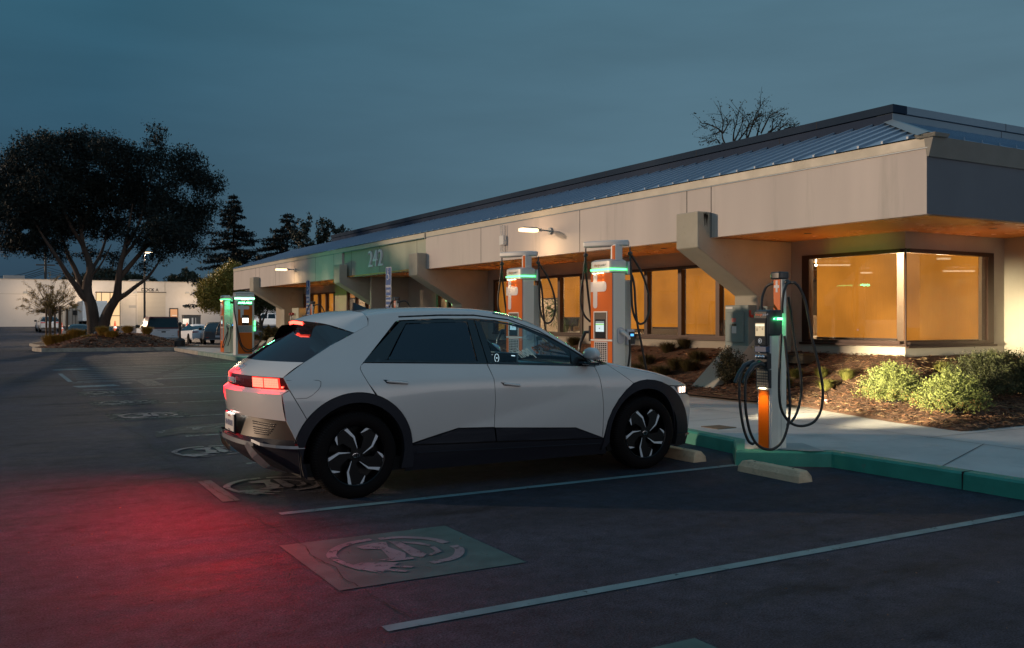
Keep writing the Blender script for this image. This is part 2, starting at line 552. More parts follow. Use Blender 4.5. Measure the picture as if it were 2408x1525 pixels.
# green pad with the charging emblem in the empty stall
struct(sheet([(1.715, 4.81), (2.895, 4.80), (2.905, 5.94), (1.715, 5.96)]), 'green_charging_pad', P_GREEN)
struct(sheet([(2.66, 2.1), (2.89, 2.1), (2.88, 3.27), (2.67, 3.27), (1.72, 3.27), (1.72, 2.1)]), 'green_charging_pad', P_GREEN)
RING = [[(1.9, 5.46), (1.92, 5.56), (2.01, 5.70), (2.14, 5.79), (2.29, 5.815)], [(2.34, 5.80), (2.47, 5.775), (2.58, 5.70), (2.66, 5.60), (2.69, 5.47)],
        [(2.70, 5.38), (2.69, 5.27), (2.61, 5.14), (2.52, 5.08), (2.39, 5.055)]]
SHP = [[(2.27, 5.70), (2.35, 5.69), (2.31, 5.56), (2.345, 5.36), (2.28, 5.21), (2.20, 5.24), (2.25, 5.53), (2.15, 5.58), (2.13, 5.66)],
       [(2.37, 5.69), (2.43, 5.65), (2.45, 5.27), (2.39, 5.20), (2.35, 5.28), (2.37, 5.6)],
       [(2.44, 5.65), (2.53, 5.58), (2.575, 5.46), (2.545, 5.45), (2.50, 5.53), (2.44, 5.60)],
       [(2.575, 5.42), (2.56, 5.28), (2.46, 5.22), (2.45, 5.255), (2.525, 5.30), (2.54, 5.42)],
       [(2.13, 5.285), (2.23, 5.285), (2.345, 5.24), (2.33, 5.20), (2.20, 5.21)],
       [(1.95, 5.25), (2.02, 5.275), (2.22, 5.17), (2.16, 5.11), (2.09, 5.05), (2.03, 5.0), (1.97, 5.12)],
       [(2.15, 5.14), (2.26, 5.045), (2.235, 5.02), (2.125, 5.11)], [(2.11, 5.07), (2.19, 4.975), (2.165, 4.95), (2.075, 5.04)],
       [(1.885, 5.43), (1.925, 5.43), (1.955, 5.26), (1.985, 5.14), (1.95, 5.12), (1.91, 5.25)]]
def emblem(dy, z, name, m_, w=.062, parts=None):
    m = MB()
    for arc in RING:
        pts = smooth_path([(x, y, 0) for x, y in arc], 5)
        cx, cy = 2.31, 5.40
        ins, outs = [], []
        for p in pts:
            d = Vector((p.x - cx, p.y - cy)).normalized()
            outs.append((p.x + d.x * w * .35, p.y + d.y * w * .35 + dy, z)); ins.append((p.x - d.x * w * .65, p.y - d.y * w * .65 + dy, z))
        for i in range(len(pts) - 1): m.poly([ins[i], ins[i + 1], outs[i + 1], outs[i]])
    for j, sh in enumerate(SHP):
        if parts and j not in parts: continue
        m.poly([(x, y + dy, z + .0002 * j) for x, y in sh])
    o = struct(m, name, m_)
    return o
emblem(0, .008, 'charging_emblem', P_WHITE)
for k, dy in enumerate((2.75, 5.2, 9.6, 12.1, 14.6)):
    if k > 1: struct(sheet([(1.74, 4.83 + dy), (2.88, 4.83 + dy), (2.88, 5.93 + dy), (1.74, 5.93 + dy)]), 'green_charging_pad', P_FADE)
    emblem(dy, .008, 'charging_emblem', P_WHITE if k < 3 else P_WHITE2)
# worn-out patch with fragments
struct(sheet([(1.95, 12.15), (2.3, 12.4), (2.9, 12.3), (3.9, 12.7), (4.6, 12.75), (4.6, 13.3), (3.6, 13.5), (2.6, 13.3), (2.05, 12.8)], .004), 'tar_patch', P_TAR)
m = MB()
for a in ([(2.02, 12.6), (2.1, 12.55), (2.2, 12.9)], [(2.45, 12.95), (2.9, 13.0), (2.85, 13.08), (2.5, 13.05)], [(2.5, 12.72), (2.65, 12.72), (2.68, 13.0), (2.55, 12.98)], [(2.75, 12.75), (2.95, 12.9), (2.9, 12.95)]):
    m.poly([(x, y, .008) for x, y in a])
struct(m, 'charging_emblem_scraps', P_WHITE2)
# faded pad edge left of the car's shadow
struct(sheet([(1.73, 7.6), (1.87, 7.6), (1.87, 8.70), (1.75, 8.66)], .006), 'green_charging_pad', P_GREEN)
# accessible bay
m = MB()
strip(m, (1.9, 22.05), (2.75, 22.2), .5); struct(m, 'accessible_pad', P_BLUE)
m = MB(); strip(m, (1.97, 29.6), (2.9, 29.75), .5); struct(m, 'accessible_pad', P_BLUE)
m = MB(); strip(m, (1.95, 23.9), (2.0, 27.6), .10); struct(m, 'accessible_bay_edge', P_BLUE)
m = MB(); strip(m, (1.95, 21.0), (7.4, 20.9), .09); strip(m, (1.95, 23.4), (7.4, 24.6), .09, .0045); struct(m, 'accessible_bay_edge', P_BLUE)
m = MB()
for i in range(8):
    y = 23.9 + i * .92
    strip(m, (2.1 + .05 * i, y), (3.4 + .35 * i, y + .15), .10, .0042)
    strip(m, (3.9 + .3 * i, y + .2), (7.3, y + .6), .10, .0042)
struct(m, 'hatched_aisle', P_LINE)
m = MB()
for i in range(9): strip(m, (3.30 + i * .045, 21.6), (3.34 + i * .045, 23.7), .028, .005)
m.poly([(2.9, 22.55, .005), (3.15, 22.55, .005), (3.15, 23.0, .005), (2.9, 23.0, .005)])
struct(m, 'no_parking_stencil', P_WHITE2)
m = MB()
for y in (30.6, 32.2, 33.8, 35.6, 38.6, 41.6): strip(m, (2.2, y - .3), (7.7, y + .5), .10)
struct(m, 'parking_line', P_LINE2)
m = MB()
for y in (33.0, 35.0): m.poly([(2.1, y, .0045), (2.9, y, .0045), (2.9, y + .9, .0045), (2.1, y + .9, .0045)])
struct(m, 'old_charging_pad', P_FADE)
# far lot stall lines
m = MB()
for x, y in ((-2.0, 70), (-4.5, 84), (5.2, 78), (9.5, 88), (13.5, 78), (16.5, 88), (20, 90), (17.5, 73), (14.5, 66)):
    z = terrain(y) + .02; 
    for q in range(3):
        y0 = y + q * 1.5; y1 = y0 + 1.5
        m.quad((x - .06, y0, terrain(y0) + .02), (x + .06, y0, terrain(y0) + .02), (x + .06, y1, terrain(y1) + .02), (x - .06, y1, terrain(y1) + .02))
struct(m, 'parking_line', P_LINE)
# the long pavement seam / crack beside the stalls
CR = mat('crack', (.010, .010, .011), .9)
m = MB()
rr = random.Random(3)
pts = []
y = 4.2
x = 1.86
while y < 26:
    pts.append((x, y)); y += rr.uniform(.02, .06) * (1 + y / 12); x += rr.uniform(-.016, .016) + (1.80 - x) * .04
for i in range(len(pts) - 1):
    w = rr.uniform(.001, .005) * (1 if 4.6 < pts[i][1] < 9 else 1.5)
    a, b = pts[i], pts[i + 1]
    m.poly([(a[0] - w, a[1], .0095), (a[0] + w * rr.random(), a[1], .0095), (b[0] + w, b[1], .0095), (b[0] - w * rr.random(), b[1], .0095)])
    if rr.random() < .16:
        px_, py_ = a
        for q in range(rr.randint(2, 5)):
            nx, ny = px_ + rr.uniform(-.035, .035), py_ + rr.uniform(-.01, .05)
            m.poly([(px_ - .0015, py_, .0096), (px_ + .0015, py_, .0096), (nx + .0015, ny, .0096), (nx - .0015, ny, .0096)]); px_, py_ = nx, ny
struct(m, 'pavement_crack', CR)
# scattered scuffs and short cracks
m = MB()
for i in range(70):
    a = ray(rr.uniform(30, 2400), rr.uniform(960, 1520)); d = -CAMH / a.z
    px_, py_ = a.x * d, a.y * d
    if px_ > 6.2: continue
    an = rr.uniform(0, 6.28)
    for q in range(rr.randint(2, 6)):
        an += rr.uniform(-.9, .9); l = rr.uniform(.01, .04)
        nx, ny = px_ + math.cos(an) * l, py_ + math.sin(an) * l
        m.poly([(px_ - .0015, py_, .0097), (px_ + .0015, py_, .0097), (nx + .0015, ny + .001, .0097), (nx - .0015, ny, .0097)]); px_, py_ = nx, ny
struct(m, 'asphalt_scuffs', CR)
# loose grit and dead leaves
LEAFM = mat('dead_leaf', (.16, .09, .045), .8, island=.6)
m = MB()
for i in range(190):
    a = ray(rr.uniform(10, 2400), 800 + 720 * rr.random() ** 1.6); d = -CAMH / a.z
    x, y = a.x * d, a.y * d
    if x > 6.3 or y > 43: continue
    s = rr.uniform(.003, .009) * (1 + y / 14); an = rr.uniform(0, 3.14); c_, s_ = math.cos(an) * s, math.sin(an) * s
    m.poly([(x - c_, y - s_, .012), (x + s_ * .5, y - c_ * .5, .016), (x + c_, y + s_, .013), (x - s_ * .5, y + c_ * .5, .018)])
o = m.build('fallen_leaf_litter', LEAFM); tag(o, 'tiny dead leaves and grit scattered over the asphalt', 'litter', kind='stuff')

# ------------------------------------------------------------------ kerb and pavement
CONC = mat('concrete', (.36, .36, .35), .85, var=.16, vscale=1.1, bump=.35, bscale=130, dirt=(.20, .19, .18), dscale=2.2, dlo=.55, dhi=.85, detail=9)
CONC2 = mat('pavement_concrete', (.53, .50, .47), .8, var=.12, vscale=.9, bump=.30, bscale=120, dirt=(.25, .245, .24), dscale=1.4, dlo=.5, dhi=.9, detail=9)
TEAL = mat('teal_kerb_paint', (.035, .26, .19), .55, var=.14, vscale=3, bump=.4, bscale=90, dirt=(.13, .17, .15), dscale=9, dlo=.62, dhi=.78)
TEALOLD = mat('old_teal_kerb_paint', (.16, .24, .20), .7, var=.12, vscale=3, bump=.4, bscale=90, dirt=(.3, .29, .26), dscale=6, dlo=.5, dhi=.75)
KERB = mat('kerb_concrete', (.34, .30, .25), .85, var=.18, vscale=3, bump=.4, bscale=90, dirt=(.16, .14, .12), dscale=4, dlo=.5, dhi=.8)
near = [(40, -6.4), (20, -1.8), (8.6, 1.4), (7.6, 2.7), (7.40, 4.1), (7.40, 5.3), (7.38, 6.36), (6.64, 6.93), (7.20, 7.56), (7.38, 9.0), (7.42, 12.0), (7.45, 29.5)]
far_ = [(7.45, 29.5), (7.75, 30.1), (7.95, 31.2), (7.88, 39.0), (7.95, 44.6)]
def kerb(path, name, m_, w=.15, h=.15, side=1):
    # path runs away from the camera with the road on the left (-X) side
    m = MB(); n = len(path); rows = []
    for i, p in enumerate(path):
        a = Vector(path[max(0, i - 1)]); b = Vector(path[min(n - 1, i + 1)]); d = (b - a).normalized()
        nr = Vector((d.y, -d.x)) * side
        P = Vector(p)
        q = [P, P + nr * .012, P + nr * .03, P + nr * w]
        zz = [-.02, h - .02, h, h + .004]
        rows.append([(q[j].x, q[j].y, zz[j] + terrain(P.y)) for j in range(4)])
    for r in rows: m.v += r
    for i in range(n - 1):
        for j in range(3):
            a = i * 4 + j; f = (a, a + 1, a + 5, a + 4)
            m.f.append(f if side == 1 else f[::-1]); m.m.append(0)
    return struct(m, name, m_)
kerb(near, 'painted_kerb', TEAL)
kerb(far_[:4], 'painted_kerb', TEALOLD)
kerb(far_[3:], 'concrete_kerb', KERB)
# expansion joint in the kerb
m = MB(); m.box(7.396, 7.55, 4.958, 4.963, 0, .1555); struct(m, 'kerb_joint', CR)
edge = []
pth = near + far_[1:]
for i, p in enumerate(pth):
    a = Vector(pth[max(0, i - 1)]); b = Vector(pth[min(len(pth) - 1, i + 1)]); d = (b - a).normalized()
    q = Vector(p) + Vector((d.y, -d.x)) * .147; edge.append((q.x, q.y, .15))
# pavement: run along the building and the branch to the right
m = MB()
R_ = [(10.45, p[1], .15) for p in edge]
idx = [i for i, e in enumerate(edge) if e[1] > 2.6]
lo = idx[0]
for i in range(lo, len(edge) - 1):
    m.quad(edge[i], (11.2, edge[i][1], .15), (11.2, edge[i + 1][1], .15), edge[i + 1])
m.poly([edge[lo], edge[lo - 1], edge[lo - 2], edge[0], (40, 9.9, .15), (11.2, 9.9, .15), (11.2, edge[lo][1], .15)])
struct(m, 'pavement', CONC2)
JT = mat('joint_groove', (.12, .12, .12), .9)
m = MB()
strip(m, (9.25, 6.7), (9.55, 44), .012, .1545); strip(m, (9.25, 6.7), (9.1, 3.0), .014, .1545)
for y in (9.2, 12.2, 15.2, 18.2, 21.2, 24.2, 27.2, 30.2, 33.2, 36.2, 39.2, 42.2): strip(m, (7.6, y), (10.4, y), .012, .155)
strip(m, (7.55, 5.25), (9.25, 5.95), .012, .155); strip(m, (9.2, 6.6), (30, 5.9), .014, .155)
struct(m, 'pavement_joints', JT)
# pale mounting slab under the near charger
struct(sheet([(6.90, 6.93), (7.16, 7.16), (7.62, 6.95), (7.36, 6.42), (7.22, 6.47)], .1585), 'charger_footing', CONC)
# small utility lid
m = MB(); m.box(7.72, 8.02, 8.35, 8.65, .15, .158); struct(m, 'pavement_lid', mat('rusty_lid', (.15, .10, .06), .7, var=.2))

# wheel stops
STOPM = mat('wheel_stop_concrete', (.66, .47, .30), .85, var=.14, vscale=5, bump=.8, bscale=70, dirt=(.24, .20, .16), dscale=7, dlo=.52, dhi=.8, detail=9)
HOLE = mat('dark_hole', (.004, .004, .004), .9)
def wheel_stop(label, x, y0, y1, rz=0):
    t = thing('wheel_stop', label, 'wheel stop', (x, (y0 + y1) / 2, 0), rz, 'concrete wheel stops at the stall heads')
    L_ = (y1 - y0) / 2; m = MB()
    prof = [(-.10, 0), (-.088, .055), (-.055, .105), (.05, .105), (.085, .055), (.095, 0)]
    K = 14
    rq = random.Random(int(y0 * 10))
    for i in range(K + 1):
        y = -L_ + 2 * L_ * i / K
        e = 1.0 if 0 < i < K else .88
        for (u, v) in prof: m.v.append((u * e + rq.uniform(-.0025, .0025), y + (0 if v < .06 else (.025 if i == 0 else (-.025 if i == K else 0))), v * (1 if 0 < i < K else .97) + (rq.uniform(-.002, .002) if v else -.003)))
    n = len(prof)
    for i in range(K):
        for j in range(n - 1):
            a = i * n + j; m.f.append((a, a + n, a + n + 1, a + 1)); m.m.append(0)
    m.f.append(tuple(range(n))); m.f.append(tuple(range(K * n, K * n + n))[::-1]); m.m += [0, 0]
    m.build('block', STOPM, t, bevel=.006)
    for y in (-L_ * .62, L_ * .62): h = MB(); h.cyl((-.004, y, .1055), (-.004, y, .107), .012, 10); h.build('bolt_hole', HOLE, t)
    return t
wheel_stop('full length pale concrete wheel stop in the empty stall, in front of the near charger', 6.50, 5.88, 7.10 - .45 + .02, rad(-1))
wheel_stop('short pale concrete wheel stop half hidden by the front tyre of the white crossover', 6.49, 7.27, 8.6, rad(-1))

# ------------------------------------------------------------------ planting beds
MUL = mat('mulch', (.085, .038, .018), .95, var=.45, vscale=14, bump=1.0, bscale=45, dirt=(.14, .085, .055), dscale=38, dlo=.5, dhi=.7, detail=10)
def sm(t): t = max(0, min(1, t)); return t * t * (3 - 2 * t)
def bed_h(x, y):
    a = (x - 10.15) / 2.65; b = (y - 6.72) / 2.84 if x > 10.3 else 1
    if y > 44: b = min(b, (45.2 - y) / 2)
    u = max(0, min(1, min(a, b if x < 12.9 or True else a)))
    u2 = 1 - (1 - u) ** 1.25
    return .155 + .73 * u2 * (.35 + .65 * u)
def bedge(y):  # front edge of the bed
    if y < 10: return 10.02 + (y - 6.7) * .16
    return 10.5
m = MB(); nx, ny = 34, 150
gy = [6.72 + (12.5 - 6.72) * i / 60 for i in range(61)] + [12.5 + (45 - 12.5) * i / 90 for i in range(1, 91)]
for y in gy:
    x0 = bedge(y)
    for i in range(nx + 1):
        x = x0 + (12.85 - x0) * i / nx
        h = bed_h(x, y) + (NP.uniform(-.014, .014) if 0 < i else -.01)
        m.v.append((x, y, h))
for j in range(len(gy) - 1):
    for i in range(nx):
        a = j * (nx + 1) + i; m.f.append((a, a + 1, a + nx + 2, a + nx + 1)); m.m.append(0)
base = len(m.v); k = 40
for j in range(21):
    y = 6.72 + (9.62 - 6.72) * j / 20
    for i in range(k + 1):
        x = 12.85 + 9 * i / k
        m.v.append((x, y, bed_h(12.8, y) + NP.uniform(-.014, .014)))
for j in range(20):
    for i in range(k):
        a = base + j * (k + 1) + i; m.f.append((a, a + 1, a + k + 2, a + k + 1)); m.m.append(0)
struct(m, 'mulch_bed', MUL, smooth=180)

def chips(name, n, region, hfun, lab, size=(.012, .05), seed=1):
    r = np.random.RandomState(seed); V = []; F = []
    cnt = 0
    while cnt < n:
        x, y = region(r)
        z = hfun(x, y)
        L_ = r.uniform(*size) * (.5 + r.rand()); w = L_ * r.uniform(.10, .45); a = r.uniform(0, 6.28)
        d = np.array([math.cos(a), math.sin(a), r.uniform(-.35, .35)]); e = np.array([-math.sin(a), math.cos(a), r.uniform(-.6, .6)])
        c = np.array([x, y, z + .006 + r.uniform(0, .018)])
        V += [c - d * L_ - e * w, c + d * L_ - e * w * .6, c + d * L_ + e * w * .6, c - d * L_ + e * w]
        F.append([cnt * 4, cnt * 4 + 1, cnt * 4 + 2, cnt * 4 + 3]); cnt += 1
    o = fastmesh(name, V, F, mat('bark_chip', (.165, .078, .040), .9, island=.85) if seed < 3 else mat('red_bark_chip', (.34, .125, .06), .9, island=.8))
    tag(o, lab, 'mulch', kind='stuff')
def reg_near(r):
    while True:
        x = r.uniform(10.05, 16.5) if r.rand() < .35 else r.uniform(10.05, 12.8); y = r.uniform(6.74, 12.3)
        if x < bedge(y) + .02: continue
        if x > 12.8 and y > 9.5: continue
        return x, y
chips('bark_chips', 17000, reg_near, lambda x, y: bed_h(min(x, 12.8), y), 'loose brown bark chips covering the planting bed by the corner window', (.010, .034), 1)
def reg_mid(r):
    return r.uniform(10.55, 12.8), 12.3 + (45 - 12.3) * r.rand() ** 1.7
chips('bark_chips', 7000, reg_mid, bed_h, 'loose brown bark chips on the long bed below the office windows', (.015, .05), 2)
ST = mat('straw', (.30, .20, .10), .8, island=.5)
rr = random.Random(5); m = MB()
for i in range(520):
    while True:
        x = rr.uniform(10.1, 13.5); y = rr.uniform(6.8, 11.8)
        if x > bedge(y) and not (x > 12.75 and y > 9.5): break
    z = bed_h(min(x, 12.8), y) + .022; a = rr.uniform(0, 6.28); l = rr.uniform(.03, .10)
    p = [Vector((x, y, z)), Vector((x + math.cos(a) * l, y + math.sin(a) * l, z + rr.uniform(0, .03))), Vector((x + math.cos(a + .4) * l * 2, y + math.sin(a + .4) * l * 2, z + rr.uniform(-.01, .02)))]
    m.tube(p, .0022, 3, cap=False)
tag(m.build('dry_stalks', ST), 'thin dry stalks lying on the bark chips', 'mulch', kind='stuff')

# tree island across the lot
isl = [(2.35, 47.6), (2.58, 45.95), (3.15, 45.6), (5.6, 45.15), (8.05, 44.7), (9.3, 46.5), (10.6, 52), (10.2, 60), (7, 62), (4.4, 61), (2.9, 56), (2.4, 50)]
kp = isl + [isl[0]]
def ring_kerb(poly, name, h=.17, w=.16):
    c = Vector((sum(p[0] for p in poly) / len(poly), sum(p[1] for p in poly) / len(poly)))
    m = MB(); n = len(poly)
    for p in poly:
        P = Vector(p); d = (c - P).normalized(); Q = P + d * w; z = terrain(P.y)
        m.v += [(P.x, P.y, z - .05), (P.x + d.x * .02, P.y + d.y * .02, z + h), (Q.x, Q.y, z + h), (Q.x, Q.y, z + h - .1)]
    for i in range(n):
        j = (i + 1) % n
        for k_ in range(3): m.f.append((i * 4 + k_, j * 4 + k_, j * 4 + k_ + 1, i * 4 + k_ + 1)); m.m.append(0)
    return struct(m, name, KERB)
ring_kerb(isl, 'island_kerb')
def inpoly(x, y, P):
    c = False; n = len(P); j = n - 1
    for i in range(n):
        if (P[i][1] > y) != (P[j][1] > y) and x < (P[j][0] - P[i][0]) * (y - P[i][1]) / (P[j][1] - P[i][1]) + P[i][0]: c = not c
        j = i
    return c
def edist(x, y, P):
    b = 1e9
    for i in range(len(P)):
        ax, ay = P[i]; bx, by = P[(i + 1) % len(P)]
        t = max(0, min(1, ((x - ax) * (bx - ax) + (y - ay) * (by - ay)) / ((bx - ax) ** 2 + (by - ay) ** 2)))
        b = min(b, math.hypot(x - ax - t * (bx - ax), y - ay - t * (by - ay)))
    return b
def isl_h(x, y):
    e = edist(x, y, isl); t = sm(e / 3.2); return terrain(y) + .12 + (.62 - terrain(y) * .6) * t
m = MB(); NX = 60
gx = [2.2 + 8.6 * i / NX for i in range(NX + 1)]; gyy = [44.5 + 18 * i / 90 for i in range(91)]
ids = {}
for j, y in enumerate(gyy):
    for i, x in enumerate(gx):
        if inpoly(x, y, isl) and edist(x, y, isl) > .05:
            ids[(i, j)] = len(m.v); m.v.append((x, y, isl_h(x, y) + NP.uniform(-.02, .02)))
for (i, j) in list(ids):
    q = [(i, j), (i + 1, j), (i + 1, j + 1), (i, j + 1)]
    if all(k_ in ids for k_ in q): m.f.append(tuple(ids[k_] for k_ in q)); m.m.append(0)
struct(m, 'island_mulch', mat('island_mulch', (.11, .045, .022), .95, var=.4, vscale=6, bump=1, bscale=20), smooth=180)
def reg_isl(r):
    while True:
        x, y = r.uniform(2.4, 10.4), 45 + 15 * r.rand() ** 1.5
        if inpoly(x, y, isl) and edist(x, y, isl) > .12: return x, y
chips('bark_chips', 9000, reg_isl, isl_h, 'reddish bark chips heaped on the tree island', (.03, .09), 3)
# second small bed further left
isl2 = [(3.4, 61.8), (3.9, 61.0), (5.5, 61.5), (7.0, 64), (6.5, 76), (4.4, 78), (3.3, 72)]
ring_kerb(isl2, 'island_kerb')
m = MB(); m.poly([(x * .97 + .15, y * .995 + .3, terrain(y) + .14) for x, y in isl2]); struct(m, 'island_mulch', MUL)
# mulch wedge behind the far chargers
m = MB(); m.poly([(10.3, 42.5, .16), (15.5, 42.8, .19), (15.5, 47, .2), (9.4, 46.6, .17), (8.6, 44.6, .155)]); struct(m, 'mulch_bed', MUL)
# concrete block edging at the far end of the pavement
m = MB(); m.box(9.35, 10.5, 30.4, 33.6, .15, .42, tx=.05, ty=.1); 
tag(m.build('edging_block', KERB, bevel=.05), 'long low concrete edging block between the far chargers and the planting bed', 'edging block')
m = MB(); m.box(9.5, 10.5, 33.9, 35.4, .15, .78, tx=.22, ty=.18)
tag(m.build('boulder', mat('boulder', (.38, .34, .26), .9, var=.2, vscale=3, bump=.8, bscale=12), bevel=.12, bseg=3), 'pale squared boulder on the pavement end behind the far charger', 'boulder')
# ================================================================== the long office building
STUC = mat('stucco', (.40, .355, .285), .9, var=.07, vscale=1.2, bump=.5, bscale=110, dirt=(.27, .24, .18), dscale=1.6, dlo=.6, dhi=.95, detail=8)
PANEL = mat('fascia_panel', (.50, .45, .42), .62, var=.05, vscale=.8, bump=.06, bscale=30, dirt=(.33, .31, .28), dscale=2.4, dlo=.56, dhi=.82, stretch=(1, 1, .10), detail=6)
PANELG = mat('entry_fascia_panel', (.36, .385, .30), .62, var=.08, vscale=.8, bump=.06, bscale=30, stretch=(1, 1, .25))  # green charger light on this section is mixed into its colour
PANELD = mat('end_fascia_panel', (.105, .115, .135), .6, var=.06, vscale=.7)  # same fascia, with the dimness of its end face put into the colour
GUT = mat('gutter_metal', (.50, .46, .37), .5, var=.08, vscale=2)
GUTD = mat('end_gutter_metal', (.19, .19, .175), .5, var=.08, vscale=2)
ROOFM = mat('standing_seam_metal', (.27, .38, .50), .42, metal=.0, var=.07, vscale=.8)
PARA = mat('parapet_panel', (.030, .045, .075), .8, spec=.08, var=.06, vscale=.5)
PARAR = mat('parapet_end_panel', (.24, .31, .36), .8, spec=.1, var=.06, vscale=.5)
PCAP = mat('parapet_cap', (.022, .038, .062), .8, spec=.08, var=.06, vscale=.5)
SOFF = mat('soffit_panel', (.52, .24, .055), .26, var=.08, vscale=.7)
FINM = mat('fin_concrete', (.40, .37, .30), .88, var=.09, vscale=1.6, bump=.7, bscale=80, dirt=(.20, .17, .13), dscale=2.6, dlo=.64, dhi=.85, detail=9)
FRAME = mat('bronze_frame', (.045, .022, .014), .42, metal=.3)
JNT = mat('panel_joint', (.02, .022, .025), .8)
GLZ = glass('window_glass', (.93, .95, .95), .96, .01)
def shade_mat():
    m = bpy.data.materials.new('roller_shade'); m.use_nodes = True; t = m.node_tree; t.nodes.clear()
    o = N(t, 'ShaderNodeOutputMaterial'); e = N(t, 'ShaderNodeEmission'); d = N(t, 'ShaderNodeBsdfDiffuse'); tr = N(t, 'ShaderNodeBsdfTransparent')
    co = N(t, 'ShaderNodeTexCoord'); n = N(t, 'ShaderNodeTexNoise'); n.inputs['Scale'].default_value = .9; n.inputs['Detail'].default_value = 3
    t.links.new(co.outputs['Object'], n.inputs['Vector'])
    r = N(t, 'ShaderNodeMapRange'); t.links.new(n.outputs[0], r.inputs[0]); r.inputs[1].default_value = .3; r.inputs[2].default_value = .7; r.inputs[3].default_value = .66; r.inputs[4].default_value = 1.25
    w = N(t, 'ShaderNodeTexNoise'); mpn = N(t, 'ShaderNodeMapping'); mpn.inputs['Scale'].default_value = (60, 60, 3); t.links.new(co.outputs['Object'], mpn.inputs[0]); t.links.new(mpn.outputs[0], w.inputs['Vector']); w.inputs['Scale'].default_value = 1.5
    r2 = N(t, 'ShaderNodeMapRange'); t.links.new(w.outputs[0], r2.inputs[0]); r2.inputs[1].default_value = .3; r2.inputs[2].default_value = .7; r2.inputs[3].default_value = .93; r2.inputs[4].default_value = 1.07
    mu = N(t, 'ShaderNodeMath', operation='MULTIPLY'); t.links.new(r.outputs[0], mu.inputs[0]); t.links.new(r2.outputs[0], mu.inputs[1])
    e.inputs[0].default_value = (1.0, .345, .038, 1)
    m2 = N(t, 'ShaderNodeMath', operation='MULTIPLY'); m2.inputs[1].default_value = .52; t.links.new(mu.outputs[0], m2.inputs[0]); t.links.new(m2.outputs[0], e.inputs[1])
    d.inputs[0].default_value = (.12, .05, .01, 1)
    a = N(t, 'ShaderNodeAddShader'); t.links.new(e.outputs[0], a.inputs[0]); t.links.new(d.outputs[0], a.inputs[1])
    mx = N(t, 'ShaderNodeMixShader'); mx.inputs[0].default_value = .10; t.links.new(a.outputs[0], mx.inputs[1]); t.links.new(tr.outputs[0], mx.inputs[2])
    t.links.new(mx.outputs[0], o.inputs[0]); MATS['roller_shade'] = m
    return m
SHADE = shade_mat()
XF, XW = 10.85, 12.8          # fascia plane, window-wall plane
YN, YE = 7.78, 45.4           # near corner and far end
ZS, ZT = 2.87, 3.74           # soffit, top of panels
B = thing('office_building', 'long low office building with concrete fins, orange lit blinds and a blue metal roof', 'building', (XF, YN, 0))
FINS = [(11.92, 12.48), (23.36, 23.95), (29.63, 30.2), (40.67, 41.3)]
# soffit
m = MB(); m.box(XF + .03, 30, YN + .03, YE - .05, ZS, ZS + .05); m.build('soffit', SOFF, B, world=True)
m = MB(); m.box(XF + .14, XF + .155, YN + .14, YE, ZS - .002, ZS + .01); m.box(XF + .14, 30, YN + .14, YN + .155, ZS - .002, ZS + .01)
m.build('soffit_joint', JNT, B, world=True)
m = MB()
for x, y in ((11.75, 10.6), (13.6, 8.6), (11.8, 14.3), (11.8, 17.6), (11.8, 21), (11.8, 26.8), (11.8, 33), (11.8, 37)): m.cyl((x, y, ZS - .004), (x, y, ZS + .01), .06, 14)
m.build_each('soffit_downlight', JNT, B, world=True)
# fascia
m = MB(); m.box(XF, XF + .12, YN, 23.40, ZS - .01, ZT); m.box(XF, XF + .12, 30.18, YE, ZS - .01, ZT)
m.build('fascia', PANEL, B, world=True)
m = MB(); m.box(XF + .07, XF + .17, 23.40, 30.18, ZS - .01, ZT); m.build('fascia', PANELG, B, world=True)
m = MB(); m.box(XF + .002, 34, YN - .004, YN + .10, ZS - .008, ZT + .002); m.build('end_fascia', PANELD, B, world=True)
m = MB()
for y in (11.9, 12.52, 15.85, 20.17, 40.7, 41.35, 35.6, 33.0, 31.0, 38.2): m.box(XF - .002, XF + .01, y - .008, y + .008, ZS, ZT)
for y in (24.15, 26.95, 29.45): m.box(XF + .068, XF + .08, y - .008, y + .008, ZS, ZT)
m.build_each('fascia_joint', JNT, B, world=True)
# gutter band
m = MB()
m.box(XF - .012, XF + .15, YN - .02, YE, ZT + .004, 3.875)
o = m.build('gutter', GUT, B, world=True, bevel=.004)
m = MB(); m.box(XF - .015, XF + .01, YN - .02, YE, ZT - .012, ZT + .002); m.build('drip_edge', mat('drip_edge', (.16, .24, .30), .4), B, world=True)
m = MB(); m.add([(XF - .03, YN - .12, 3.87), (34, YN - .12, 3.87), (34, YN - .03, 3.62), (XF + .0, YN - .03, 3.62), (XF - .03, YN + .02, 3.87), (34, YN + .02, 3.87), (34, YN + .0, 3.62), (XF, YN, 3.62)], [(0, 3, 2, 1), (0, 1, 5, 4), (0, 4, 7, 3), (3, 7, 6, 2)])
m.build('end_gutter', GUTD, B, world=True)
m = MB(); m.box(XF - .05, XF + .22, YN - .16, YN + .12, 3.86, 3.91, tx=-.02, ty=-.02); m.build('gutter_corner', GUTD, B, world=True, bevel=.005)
m = MB(); m.box(XF - .03, XF + .05, 23.38, 23.46, 3.70, 3.86, ty=.0); m.build('gutter_end_cap', GUTD, B, world=True, bevel=.004)
